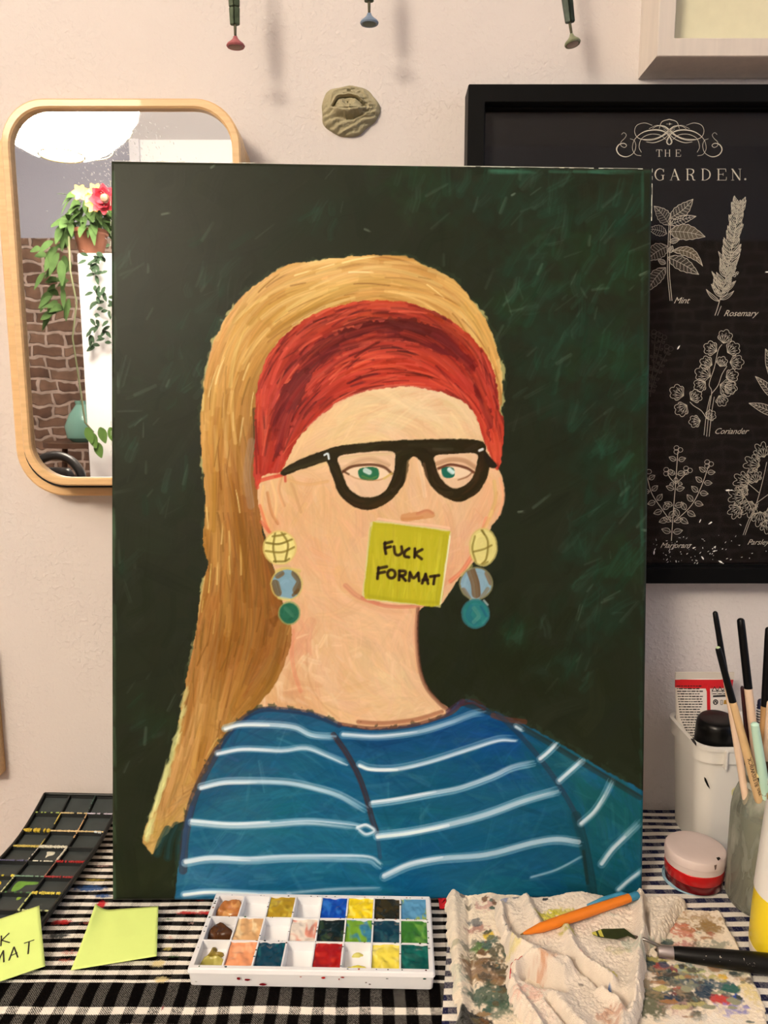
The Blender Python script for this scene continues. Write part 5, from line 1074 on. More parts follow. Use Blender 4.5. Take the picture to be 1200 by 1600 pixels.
def well_paint(c, r, pts, rgb, z=.0009):
    K = spline(pts, 5, True); b = [tp((c+u)*cellw, (r+v)*cellh, z) for u, v in K]; ce = sum(b, Vector())/len(b)+Vector((0, 0, .0006))
    mesh_obj('paint_smear', [ce]+b, [(0, 1+i, 1+(i+1) % len(b)) for i in range(len(b))], pm(rgb, .3), tray, True)
well_paint(0, 2, [(.12, .72), (.3, .6), (.45, .75), (.35, .95), (.15, .92)], (206, 176, 70)); well_paint(1, 3, [(.3, .1), (.62, .1), (.66, .35), (.5, .45), (.42, .6), (.36, .3)], (222, 222, 204))
well_paint(1, 5, [(.1, .12), (.5, .08), (.92, .1), (.9, .28), (.55, .32), (.45, .6), (.3, .8), (.12, .75)], (110, 160, 60)); well_paint(0, 5, [(.1, .1), (.6, .08), (.7, .35), (.5, .5), (.62, .75), (.45, .9), (.2, .85)], (226, 200, 40)); well_paint(1, 6, [(.55, .05), (.7, .05), (.68, .22), (.58, .25)], (140, 170, 60)); well_paint(0, 7, [(.1, .1), (.6, .12), (.55, .4), (.2, .45)], (70, 120, 50)); well_paint(1, 4, [(.6, .8), (.75, .75), (.78, .9), (.64, .95)], (120, 150, 120))

# ------------------------------------------------------------------ sticky notes
M_note = mat('lime_paper', (218, 240, 138), .75, noise=.03, nscale=40)
def sticky(name, label, A, B, Cc, D, zf, m=M_note):
    N = 24; V, F, nm = [], [], {}
    for j in range(N+1):
        for i in range(N+1):
            u, v = i/N, j/N; p = (A*(1-u)+B*u)*(1-v)+(D*(1-u)+Cc*u)*v; V.append(p+Vector((0, 0, zf(u, v))))
    for j in range(N):
        for i in range(N): F.append((j*(N+1)+i, (j+1)*(N+1)+i, (j+1)*(N+1)+i+1, j*(N+1)+i+1))
    o = mesh_obj(name, V, F, m, None, True); md = o.modifiers.new('thickness', 'SOLIDIFY'); md.thickness = .00035; md.offset = -1
    return tag(o, label, 'note')
a0, b0, c0_, d0 = T(150, 1424, .002), T(247.5, 1417, .006), T(245, 1495, .003), T(110.7, 1517, .001)
sticky('sticky_note', 'blank lime green sticky note with a curled corner on the checked cloth', a0, b0, c0_, d0, lambda u, v: .0008+.007*max(0, 1-u/.22)**2*(1-v)**1.5+.001*u*(1-v)*0)
A = T(62, 1422, .0115); B = T(71, 1512, .003); dl = Vector((A.x-T(0, 1441, .0115).x, A.y-T(0, 1441, .0115).y, 0)).normalized()*-.076
n1 = sticky('sticky_note', 'lime green sticky note with black handwriting at the left border, by the black tray', A+dl, A, B, B+dl, lambda u, v: .0016+.003*(1-v)*u)
# handwriting: same words as on the painting
du = (A-(A+dl)); dv = (B-A)
def on(u, v): return A+dl+du*u+dv*v+Vector((0, 0, .0016+.003*(1-v)*u+.00035))
def pen(strokes, u0_, v0_, w, h, sl=.1):
    for s in strokes:
        q = spline(s, 5) if len(s) > 2 else np.array([(s[0][0]+(s[1][0]-s[0][0])*t, s[0][1]+(s[1][1]-s[0][1])*t) for t in np.linspace(0, 1, 5)])
        ribbon_geo(V, F, [on(u0_+w*x+sl*w*(1-y), v0_+h*y) for x, y in q], .0011, Vector((0, 0, 1)))
V, F = [], []
LT = {'F': [[(0, 0), (0, 1)], [(0, 0), (.8, 0)], [(0, .45), (.6, .45)]], 'U': [[(0, 0), (.05, .8), (.4, 1), (.75, .8), (.8, 0)]], 'C': [[(.8, .1), (.3, .05), (0, .5), (.3, .95), (.8, .9)]], 'K': [[(0, 0), (0, 1)], [(.8, 0), (0, .5)], [(.1, .5), (.9, .95)]],
      'O': [[(.45, 0), (.05, .4), (.4, 1), (.8, .5), (.45, 0)]], 'R': [[(0, 0), (0, 1)], [(0, 0), (.7, .1), (.6, .45), (0, .5)], [(.2, .5), (.8, 1)]], 'M': [[(0, 1), (.1, 0)], [(.1, 0), (.45, .7)], [(.45, .7), (.85, 0)], [(.85, 0), (.95, 1)]], 'A': [[(.45, 0), (0, 1)], [(.45, 0), (.85, 1)], [(.12, .65), (.8, .6)]], 'T': [[(0, 0), (1, 0)], [(.5, 0), (.4, 1)]]}
for i, ch in enumerate('FUCK'): pen(LT[ch], .115+.155*i, .30, .10, .17)
for i, ch in enumerate('FORMAT'): pen(LT[ch], .06+.148*i, .55, .105, .19)
mesh_obj('handwriting', V, F, mat('marker_black', (24, 20, 12), .5), n1)

# ------------------------------------------------------------------ white well palette
o_fl, o_fr, o_bl, o_br = T(295, 1513, .016), T(677, 1520, .016), T(335, 1400, .016), T(668, 1398, .016)
pu = (o_fr-o_fl); PWd = pu.length; pu.normalize(); pv = Vector((-pu.y, pu.x, 0)); PDp = ((o_bl+o_br)/2-(o_fl+o_fr)/2).dot(pv); po = o_fl.copy(); po.z = TZ
def pl(x, y, z): return po+pu*x+pv*y+Vector((0, 0, z))
pal = thing('paint_palette', 'white plastic palette of twenty-four wells of wet paint in front of the painting', 'paint palette', pl(PWd/2, PDp/2, 0))
M_wp = mat('white_plastic', (234, 234, 236), .35, coat=.15)
V, F = [], []; H = .0165; mg_ = .0032; gp = .0013; NC, NRW = 8, 3
cw8 = (PWd-2*mg_-(NC-1)*gp)/NC; ch3 = (PDp-2*mg_-(NRW-1)*gp)/NRW
xsn = []; 
for c in range(NC): xsn += [mg_+c*(cw8+gp), mg_+c*(cw8+gp)+cw8]
xsn = [0]+xsn+[PWd]; ysn = [0]
for r in range(NRW): ysn += [mg_+r*(ch3+gp), mg_+r*(ch3+gp)+ch3]
ysn += [PDp]
def well_floor(t): return .0030+.0040*t                     # t 0 at the front, 1 at the back of a well
for j in range(len(ysn)-1):
    for i in range(len(xsn)-1):
        x0, x1, y0, y1 = xsn[i], xsn[i+1], ysn[j], ysn[j+1]
        if i % 2 == 1 and j % 2 == 1:
            zf, zm, zbk = .0028, .0042, .0090; ym = y0+(y1-y0)*.42
            e = .0006
            quad(pl(x0+e, y0+e, zf), pl(x1-e, y0+e, zf), pl(x1-e, ym, zm), pl(x0+e, ym, zm)); quad(pl(x0+e, ym, zm), pl(x1-e, ym, zm), pl(x1-e, y1-e, zbk), pl(x0+e, y1-e, zbk))
            quad(pl(x0, y0, H), pl(x1, y0, H), pl(x1-e, y0+e, zf), pl(x0+e, y0+e, zf)); quad(pl(x1, y1, H), pl(x0, y1, H), pl(x0+e, y1-e, zbk), pl(x1-e, y1-e, zbk))
            for xx, ex in ((x0, e), (x1, -e)):
                b = len(V); V.extend([pl(xx, y0, H), pl(xx, y1, H), pl(xx+ex, y1-e, zbk), pl(xx+ex, ym, zm), pl(xx+ex, y0+e, zf)]); F.append((b, b+1, b+2, b+3, b+4))
        else: quad(pl(x0, y0, H), pl(x1, y0, H), pl(x1, y1, H), pl(x0, y1, H))
mesh_obj('wells', V, F, M_wp, pal)
def rr2(x0, x1, y0, y1, r, n=6): return rrect(x0, x1, y0, y1, r, n)
lps = [(rr2(0, PWd, 0, PDp, .001), H), (rr2(-.0008, PWd+.0008, -.0008, PDp+.0008, .0018), H-.0006), (rr2(-.0016, PWd+.0016, -.0016, PDp+.0016, .0026), H-.0035), (rr2(-.0006, PWd+.0006, -.0006, PDp+.0006, .0026), H-.0042), (rr2(.0002, PWd-.0002, .0002, PDp-.0002, .003), .001), (rr2(.0012, PWd-.0012, .0012, PDp-.0012, .003), 0)]
V, F = [], []; n = len(lps[0][0])
for lp, z in lps: V += [pl(x, y, z) for x, y in lp]
for i in range(len(lps)-1):
    for k in range(n): F.append((i*n+k, i*n+(k+1) % n, (i+1)*n+(k+1) % n, (i+1)*n+k))
mesh_obj('tray_side', V, F, M_wp, pal, False)
M_wet = mat('wet_paint', (128, 128, 128), .25, 0, .35, attr='Col', coat=.1)
W_ = (.9, .9, .88)
# colour, second colour, coverage outline in the well (u right, v to the back), thickness
full = [(0, 0), (1, 0), (1, 1), (0, 1)]
rows = {2: [((168, 104, 52), (206, 150, 90), [(.03, .0), (.98, .0), (.96, .85), (.8, .95), (.7, 1.), (.5, .9), (.25, .88), (.06, .6)]), None, ((170, 138, 28), (196, 170, 50), full), None, ((12, 70, 176), (40, 110, 200), full), ((244, 214, 24), (250, 230, 90), full), ((34, 30, 12), (56, 46, 16), full), ((86, 146, 186), (150, 176, 90), full)],
        1: [((72, 40, 14), (96, 58, 24), [(.02, .0), (.98, .0), (.98, .5), (.75, .65), (.55, .9), (.3, .95), (.06, .7)]), ((214, 168, 116), (234, 206, 160), full), None, ((234, 220, 206), (214, 140, 120), full), ((14, 24, 22), (44, 62, 40), full), ((112, 160, 46), (60, 130, 160), full), ((14, 54, 74), (30, 76, 90), full), ((56, 118, 40), (96, 150, 60), full)],
        0: [((164, 154, 76), (190, 180, 104), [(.02, .02), (.98, .02), (.9, .32), (.6, .42), (.3, .38), (.08, .2)]), ((230, 154, 108), (240, 176, 134), full), ((8, 56, 78), (16, 84, 96), full), None, ((164, 14, 12), (190, 40, 26), full), ((206, 196, 60), (226, 214, 90), [(.04, .0), (.96, 0), (.85, .12), (.6, .2), (.3, .18), (.1, .1)]), ((232, 214, 78), (240, 226, 120), full), ((8, 78, 72), (20, 104, 94), full)]}
wn = [vnoise(40, 40, s, 300+s) for s in (5, 8, 13)]
def dollop(c, r, col, col2, outl, idx):
    x0 = mg_+c*(cw8+gp); y0 = mg_+r*(ch3+gp); N = 30; ou = spline([(a_, .36+.62*b_) for a_, b_ in outl], 6, True) if outl is not full else np.array(full)
    rq = np.random.default_rng(700+idx); nz = vnoise(N+1, N+1, 7, 800+idx); n2 = vnoise(N+1, N+1, 4, 900+idx); n3 = vnoise(N+1, N+1, 11, 1000+idx)
    U, Vv = np.meshgrid(np.linspace(.01, .99, N+1), np.linspace(.01, .99, N+1)); ins = inpoly(U, Vv, ou) if outl is not full else np.ones(U.shape, bool)
    ed = seg_d(U, Vv, list(ou)+[ou[0]]) if outl is not full else np.minimum(np.minimum(U, 1-U), np.minimum(Vv, 1-Vv))+.08
    fl = np.where(Vv < .42, .0028+.0014*Vv/.42, .0042+.0048*(Vv-.42)/.58); top = fl+.0003+.0042*np.clip(ed/.12, 0, 1)**.6+(0 if outl is full or idx >= 40 else .0035)*np.clip(ed/.10, 0, 1)+.0030*(nz-.5)+.0016*(n2-.5)*(1)
    if outl is full: top = np.minimum(np.maximum(top, .0132+.0018*Vv+.0026*(nz-.4)+.0012*n2), .0159)
    sw = np.clip((n3+.25*np.sin(9*(U+nz*.8)+6*Vv)-.55)*4, 0, 1)[..., None]; ca, cb = rgb_to_lin(col), rgb_to_lin(col2); cc = ca*(1-sw)+cb*sw
    V, F, cl_ = [], [], []; idm = -np.ones(U.shape, int)
    for j in range(N+1):
        for i in range(N+1):
            idm[j, i] = len(V); z = top[j, i] if ins[j, i] else fl[j, i]-.0003; V.append(pl(x0+U[j, i]*cw8, y0+Vv[j, i]*ch3, z)); cl_.append((*cc[j, i], 1))
    for j in range(N):
        for i in range(N):
            if ins[j:j+2, i:i+2].any(): F.append((idm[j, i], idm[j, i+1], idm[j+1, i+1], idm[j+1, i]))
    mesh_obj('paint', V, F, M_wet, pal, True, cl_)
for r in rows:
    for c, it in enumerate(rows[r]):
        if it: dollop(c, r, *it, r*8+c)
dollop(0, 0, (122, 104, 40), (140, 120, 50), [(.2, .55), (.75, .6), (.8, .78), (.5, .8), (.55, .95), (.35, .97), (.3, .75)], 40)
dollop(5, 2, (186, 50, 24), (200, 90, 20), [(.04, .2), (.2, .15), (.25, .5), (.12, .6), (.04, .5)], 41); dollop(5, 0, (200, 192, 90), (206, 200, 110), [(.3, .7), (.7, .78), (.6, .85), (.35, .8)], 42)
# drips on the rim
V, F = [], []; rs = random.Random(31); cols = []
def spot(x, y, z, a, b, rgb, nrm):
    K = 8; i0 = len(V); t1, t2 = (pu, pv) if nrm == 'z' else (pu, Vector((0, 0, 1)))
    for k in range(K):
        t = 6.283*k/K; V.append(pl(x, y, z)+t1*(a*math.cos(t)*rs.uniform(.7, 1.2))+t2*(b*math.sin(t)*rs.uniform(.7, 1.2))); cols.append((*lin(rgb), 1))
    F.append(tuple(range(i0, i0+K)))
fx = lambda px: (px-293)/384*PWd
for px, dz, a, b, c in ((372, .0095, .0018, .0014, (120, 16, 26)), (386, .0085, .0028, .001, (120, 20, 30)), (410, .0045, .003, .0013, (120, 10, 24)), (505, .0115, .0018, .0009, (170, 30, 30)), (530, .0105, .0006, .0008, (140, 30, 30)), (535, .0122, .0018, .0006, (160, 40, 40)), (572, .008, .0008, .0005, (80, 60, 60)), (578, .0065, .001, .0006, (90, 80, 80)), (663, .0122, .0016, .0007, (20, 70, 60)), (605, .0118, .0012, .0005, (120, 130, 130)), (305, .006, .0012, .0006, (190, 190, 186)), (470, .012, .001, .0005, (180, 120, 120))):
    spot(fx(px), -.0021, dz, a, b, c, 'x')
for k in range(90):
    c = rs.randrange(9); x = mg_/2 if c == 0 else mg_+c*(cw8+gp)-gp/2; y = rs.uniform(.003, PDp-.003)
    if rs.random() < .5: r = rs.randrange(4); y = mg_/2 if r == 0 else mg_+r*(ch3+gp)-gp/2; x = rs.uniform(.003, PWd-.003)
    spot(x, y, H+.00025, rs.uniform(.0004, .0013), rs.uniform(.0003, .0009), rs.choice([(30, 50, 50), (90, 30, 24), (40, 80, 90), (60, 50, 30), (180, 120, 90), (60, 110, 70), (24, 24, 24)]), 'z')
tag(mesh_obj('paint_drips', V, F, M_wet, pal, False, cols), None, kind='stuff')

# ------------------------------------------------------------------ rags
M_terry = mat('terry_cotton', (128, 128, 128), .95, 0, .1, attr='Col', bump=.5, bscale=1100, sheen=.3)
def rag(name, label, cat, poly, zlev, base, ridges, stn, step=.0008, rough=.0008, base_rgb=(224, 210, 190), edge=.006, seed=1, extra=None, mround=True):
    pts = np.array([tuple(T(x, y, zlev))[:2] for x, y in poly]); pts = spline(pts, 6, True) if mround else pts
    x0, y0 = pts.min(0)-.002; x1, y1 = pts.max(0)+.002; nx, ny = int((x1-x0)/step)+2, int((y1-y0)/step)+2
    X, Y = np.meshgrid(x0+np.arange(nx)*step, y0+np.arange(ny)*step); n1 = vnoise(ny, nx, 2.2, seed), vnoise(ny, nx, 6, seed+1), vnoise(ny, nx, 30, seed+2)
    Xw, Yw = X+(n1[1]-.5)*.003, Y+(n1[0]-.5)*.002
    ins = inpoly(Xw, Yw, pts); d = seg_d(Xw, Yw, list(pts)+[pts[0]])
    Z = base*np.clip(d/edge, 0, 1)**.5
    for pl_, w, h in ridges:
        q = [tuple(T(x, y, zlev))[:2] for x, y in pl_]; q = spline(q, 6) if len(q) > 2 else np.array(q); s = seg_d(X, Y, q); Z = Z+h*np.exp(-(s/w)**2)*np.clip(d/edge, 0, 1)**.5
    if extra: Z = extra(X, Y, Z, d)
    Z = Z+rough*((n1[0]-.5)*1.1+(n1[1]-.5)*.5)+base*.25*(n1[2]-.5)*np.clip(d/.02, 0, 1); Z = np.maximum(Z, .0004)
    cc = np.ones(X.shape+(3,))*rgb_to_lin(base_rgb); cc = cc*(1+.10*(n1[1][..., None]-.5)+.12*(n1[2][..., None]-.5))
    for px, py, rx, ry, col, s in stn:
        p = T(px, py, zlev); dd_ = np.hypot((X-p.x)/rx, (Y-p.y)/ry); a = np.clip((1.15-dd_)*1.6, 0, 1)*s; a = np.where(a > .01, np.clip((a+(n1[0]-.5)*.55+(n1[1]-.5)*.75-.22)*2.6, 0, 1)*np.clip(a*5, 0, 1)*min(1, s*1.15), 0); cc = cc*(1-a[..., None])+rgb_to_lin(col)*a[..., None]
    idx = -np.ones(X.shape, int); idx[ins] = np.arange(ins.sum()); V = np.stack([X, Y, TZ+.0002+Z], -1)[ins]
    f = np.stack([idx[:-1, :-1], idx[:-1, 1:], idx[1:, 1:], idx[1:, :-1]], -1).reshape(-1, 4); f = f[(f >= 0).all(1)]
    me = bpy.data.meshes.new(name); me.vertices.add(len(V)); me.vertices.foreach_set('co', V.astype(np.float32).ravel()); me.loops.add(len(f)*4); me.loops.foreach_set('vertex_index', f.astype(np.int32).ravel()); me.polygons.add(len(f)); me.polygons.foreach_set('loop_start', np.arange(len(f), dtype=np.int32)*4)
    me.update(calc_edges=True); me.shade_smooth(); me.materials.append(M_terry); a = me.color_attributes.new('Col', 'FLOAT_COLOR', 'POINT'); a.data.foreach_set('color', np.concatenate([cc[ins], np.ones((ins.sum(), 1))], 1).astype(np.float32).ravel())
    o = bpy.data.objects.new(name, me); COL.objects.link(o)
    def surf(x, y):
        i, j = int((x-x0)/step), int((y-y0)/step); return TZ+.0002+(Z[j, i] if 0 <= j < ny and 0 <= i < nx and ins[j, i] else 0)
    return tag(o, label, cat), surf
gry, dgr, brn = (60, 84, 70), (44, 60, 42), (120, 84, 46)
st1 = [(758, 1415, .012, .010, (178, 96, 92), .5), (745, 1450, .012, .006, (150, 60, 50), .6), (740, 1440, .008, .006, (70, 84, 92), .7), (772, 1392, .005, .004, (34, 44, 66), .8), (763, 1462, .006, .006, (220, 190, 60), .9), (756, 1474, .006, .005, (30, 84, 84), .8), (750, 1482, .008, .008, (120, 176, 76), .8), (740, 1478, .012, .010, dgr, .6), (775, 1485, .012, .010, gry, .6), (740, 1500, .012, .008, (130, 130, 80), .6), (755, 1515, .022, .018, brn, .75), (778, 1500, .01, .02, (70, 64, 40), .7), (770, 1555, .024, .014, (54, 84, 66), .8), (780, 1575, .016, .012, (60, 92, 70), .7), (738, 1596, .016, .012, (26, 26, 18), 1.),
       (722, 1398, .003, .006, (80, 70, 66), .7), (710, 1480, .006, .004, (150, 150, 110), .5), (715, 1530, .01, .016, (200, 206, 186), .5)]
rb = random.Random(45)
for k in range(46): st1.append((rb.gauss(760, 16), rb.gauss(1505, 46), rb.uniform(.002, .007), rb.uniform(.002, .006), rb.choice([(50, 70, 50), (110, 74, 40), (90, 80, 50), (60, 90, 80), (150, 120, 80), (40, 40, 30)]), rb.uniform(.45, .85)))
rag('cotton_rag', 'cream cotton rag with green and brown paint smears under the left of the terry cloth', 'rag', [(696, 1404), (702, 1388), (712, 1382), (722, 1390), (760, 1393), (820, 1396), (850, 1440), (850, 1540), (852, 1640), (780, 1650), (722, 1640), (710, 1560), (702, 1490), (697, 1440)], .006, .005,
    [([(708, 1390), (712, 1450), (718, 1540), (726, 1620)], .0055, .0060), ([(732, 1400), (734, 1480), (742, 1560)], .0022, -.0025), ([(765, 1400), (780, 1480)], .008, .003)], st1, .0007, .0009, (238, 224, 202), .004, 401)
st2 = [(1090, 1440, .03, .016, (160, 120, 50), .6), (1105, 1450, .016, .010, (140, 104, 30), .7), (1060, 1452, .018, .012, (200, 104, 70), .7), (1070, 1476, .014, .006, (176, 50, 54), .6), (1110, 1478, .02, .008, (96, 110, 92), .6), (1040, 1472, .008, .005, (44, 66, 62), .9), (1130, 1492, .01, .005, (60, 80, 40), .7), (1020, 1508, .012, .012, (36, 58, 58), .9), (1030, 1500, .012, .004, (190, 176, 90), .6), (1047, 1528, .016, .012, (38, 56, 54), 1.), (1033, 1511, .007, .004, (150, 50, 44), .8), (1070, 1516, .012, .007, (140, 160, 150), .8), (1082, 1534, .022, .010, (90, 106, 96), .8), (1085, 1518, .012, .004, (180, 190, 100), .7), (1112, 1528, .014, .004, (200, 180, 100), .5),
       (1128, 1527, .006, .004, (226, 180, 50), .9), (1120, 1540, .016, .006, (40, 76, 90), .8), (1142, 1546, .009, .005, (24, 92, 84), .9), (1065, 1548, .008, .004, (176, 30, 40), 1.), (1075, 1562, .016, .012, (66, 64, 54), .9), (1105, 1553, .012, .008, (24, 52, 74), 1.), (1043, 1561, .011, .007, (22, 48, 72), 1.), (1127, 1562, .010, .007, (196, 54, 46), .95), (1152, 1563, .005, .006, (30, 70, 160), .95), (1155, 1576, .008, .008, (110, 106, 190), .7), (1132, 1580, .008, .01, (130, 124, 200), .6), (1016, 1570, .016, .018, (74, 80, 44), .8), (1008, 1545, .01, .012, (60, 66, 44), .7), (1090, 1590, .008, .006, (90, 92, 76), .8), (1064, 1578, .02, .012, (214, 170, 160), .4), (1175, 1555, .008, .02, (226, 204, 120), .6), (1100, 1600, .04, .01, (240, 232, 220), .6), (1150, 1520, .03, .006, (190, 190, 150), .5), (1035, 1535, .03, .02, (190, 160, 120), .4)]
rb = random.Random(44)
blot = [(34, 54, 56), (50, 60, 40), (120, 40, 40), (70, 90, 84), (150, 150, 120), (90, 80, 50), (30, 60, 90), (160, 110, 60), (60, 50, 40), (190, 180, 110)]
for k in range(70): st2.append((rb.gauss(1078, 46), rb.gauss(1532, 24), rb.uniform(.002, .008), rb.uniform(.0015, .005), rb.choice(blot), rb.uniform(.5, .95)))
for k in range(22): st2.append((rb.gauss(1085, 34), rb.gauss(1462, 16), rb.uniform(.003, .009), rb.uniform(.002, .005), rb.choice([(170, 110, 60), (190, 110, 80), (150, 120, 50), (180, 80, 70), (110, 120, 100)]), rb.uniform(.3, .6)))
rag('paint_rag', 'cream wiping cloth covered in many-coloured paint blots under the palette knife', 'rag', [(985, 1440), (1010, 1424), (1040, 1418), (1118, 1422), (1126, 1424), (1140, 1450), (1172, 1512), (1183, 1540), (1196, 1575), (1198, 1640), (1080, 1650), (960, 1640), (960, 1520)], .004, .0045, [([(1120, 1424), (1180, 1535)], .004, .0015)], st2, .0007, .0007, (240, 226, 206), .003, 411)
PEN_R = .0043
PEN0, PEN1 = T(817, 1459, .019), T(986, 1402, .025)
def terry_extra(X, Y, Z, d):
    dx_, dy_ = PEN1.x-PEN0.x, PEN1.y-PEN0.y; L2 = dx_*dx_+dy_*dy_; t_ = np.clip(((X-PEN0.x)*dx_+(Y-PEN0.y)*dy_)/L2, 0, 1); e_ = np.hypot(X-PEN0.x-t_*dx_, Y-PEN0.y-t_*dy_)
    lim = (PEN0.z+(PEN1.z-PEN0.z)*t_)-TZ-PEN_R*.75+np.clip(e_-PEN_R*.7, 0, 1)*1.3; Z = np.minimum(Z, lim)
    p = T(826, 1512, .02); q = T(870, 1534, .02)                      # the open fold with its dark pocket
    s = seg_d(X, Y, [(p.x, p.y), (q.x, q.y)]); Z = Z-.018*np.exp(-(s/.0065)**4); return Z
st3 = [(858, 1428, .014, .010, (206, 196, 50), .8), (880, 1420, .012, .007, (200, 190, 40), .7), (885, 1456, .010, .008, (180, 172, 50), .7), (805, 1482, .008, .006, (214, 200, 120), .6), (787, 1396, .006, .005, (70, 100, 150), .6), (806, 1396, .004, .002, (60, 80, 100), .7), (852, 1400, .003, .002, (40, 44, 50), .9), (793, 1447, .0025, .002, (10, 10, 10), 1.), (790, 1425, .002, .002, (90, 90, 90), .7), (912, 1492, .005, .005, (220, 130, 124), .6), (953, 1518, .006, .006, (230, 216, 130), .9), (950, 1538, .003, .003, (90, 120, 170), .8), (945, 1425, .012, .008, (176, 184, 172), .5), (990, 1476, .012, .010, (176, 186, 170), .6), (965, 1480, .012, .006, (196, 186, 140), .5),
       (825, 1545, .014, .012, (226, 170, 150), .5), (840, 1512, .010, .005, (196, 130, 90), .55), (862, 1506, .012, .005, (196, 140, 100), .6), (908, 1530, .003, .003, (120, 110, 100), .7), (870, 1500, .014, .010, (200, 186, 170), .5), (1040, 1450, .006, .004, (150, 160, 140), .6), (1026, 1462, .010, .006, (140, 156, 140), .6), (955, 1585, .012, .012, (186, 130, 100), .6), (840, 1580, .02, .012, (232, 206, 190), .4)]
ridge3 = [(p_, w_*.85, h_*1.35) for p_, w_, h_ in [([(785, 1410), (780, 1440), (800, 1475), (850, 1500), (885, 1510)], .0075, .010), ([(822, 1402), (838, 1440)], .006, .006), ([(785, 1402), (800, 1440), (815, 1460)], .005, -.006), ([(885, 1455), (900, 1490), (930, 1515), (955, 1530)], .006, .007), ([(880, 1490), (920, 1515), (945, 1535)], .0032, -.008), ([(805, 1510), (830, 1502), (880, 1520)], .004, .006), ([(795, 1500), (796, 1530), (815, 1560), (850, 1610)], .005, .006), ([(870, 1560), (905, 1600)], .012, .006),
          ([(1000, 1400), (1004, 1450), (1000, 1520), (990, 1600)], .006, .009), ([(1010, 1410), (1012, 1450)], .0025, -.010), ([(960, 1545), (990, 1560)], .006, -.006), ([(940, 1545), (968, 1570), (972, 1610)], .004, .006), ([(905, 1400), (950, 1420)], .02, .005), ([(858, 1560), (880, 1585), (930, 1640)], .003, -.006)]]
terry, terry_z = rag('terry_cloth', 'crumpled cream terry cloth carrying the orange pen in front of the painting', 'cloth', [(772, 1412), (776, 1392), (800, 1388), (880, 1388), (960, 1390), (1020, 1386), (1060, 1386), (1076, 1396), (1064, 1412), (1040, 1448), (1016, 1468), (1010, 1500), (1006, 1550), (992, 1610), (985, 1650), (860, 1650), (828, 1600), (800, 1552), (790, 1522), (792, 1502), (790, 1480), (778, 1440)], .018, .014, ridge3, st3, .0007, .0016, (226, 213, 197), .007, 421, terry_extra)
# hem strip with a red edge line, and a printed scrap at the left border of the rag
V, F = [], []
for k, (c, w) in enumerate((((190, 60, 56), .0009),)):
    pts = [T(x, y, .018) for x, y in ((797, 1524), (799, 1508), (806, 1500), (816, 1500))]; q = spline([tuple(p) for p in pts], 5); ribbon_geo(V, F, [(x, y, terry_z(x, y)+.0012) for x, y, z in q], w, Vector((0, 0, 1)))
mesh_obj('hem_line', V, F, mat('red_thread', (190, 60, 56), .8), terry)
V = [T(684, 1399, .001), T(697, 1399, .001), T(697, 1420, .001), T(687, 1420, .001)]; o = mesh_obj('paper_label', V, [(0, 1, 2, 3)], mat('label_red', (200, 30, 36), .6)); md = o.modifiers.new('thickness', 'SOLIDIFY'); md.thickness = .0006
tag(o, 'small red and white label sticking out from under the cotton rag', 'label'); V, F = [], []
ribbon_geo(V, F, [T(689, 1405, .0016), T(692, 1403, .0016), T(695, 1406, .0016), T(692, 1410, .0016), T(689, 1413, .0016), T(694, 1415, .0016)], .0012, Vector((0, 0, 1))); mesh_obj('print', V, F, mat('label_white', (232, 226, 220), .6), o)

# ------------------------------------------------------------------ pen on the terry cloth
def T2(px, py, fz, it=6):
    z = .02
    for _ in range(it): p = T(px, py, z); z = fz(p.x, p.y)-TZ
    return T(px, py, z)
p0, p1 = PEN0.copy(), PEN1.copy(); r_ = PEN_R; ax = (p1-p0).normalized(); Lp = (p1-p0).length
for t in np.linspace(.1, 1, 12):                  # rest it on the highest folds under it
    q = p0.lerp(p1, t); lift = terry_z(q.x, q.y)+r_*.55-q.z
    pass
ax = (p1-p0).normalized(); Lp = (p1-p0).length
penr = thing('ballpoint_pen', 'orange ballpoint pen with a blue clip lying on the terry cloth', 'pen', p0)
M_or = mat('orange_plastic', (226, 124, 28), .4, noise=.06, nscale=80); M_bl = mat('blue_plastic', (54, 132, 168), .4)
lathe('barrel', p0, ax, [(0, .0008), (.004, .0018), (.018, .0040), (.03, r_), (Lp*.55, r_*1.04), (Lp-.012, r_*.92), (Lp-.002, r_*.86), (Lp-.001, r_*.6)], M_or, penr, 28)
lathe('tip', p0-ax*.0025, ax, [(0, .0003), (.0026, .0009)], mat('brass_tip', (140, 110, 60), .3, .9), penr, 12)
lathe('push_button', p1-ax*.002, ax, [(0, .0034), (.008, .0036), (.0095, .0030)], M_bl, penr, 20)
sdv = ax.cross(Vector((0, 0, 1))).normalized()*-1
if sdv.y < 0: sdv = -sdv
tube('clip', [p1-ax*.001+sdv*.002, p1-ax*.006+sdv*.0062+Vector((0, 0, .001)), p1-ax*.024+sdv*.0068+Vector((0, 0, .001)), p1-ax*.042+sdv*.0058+Vector((0, 0, .0005))], [.0022, .0022, .0022, .0016], M_bl, penr, 10)

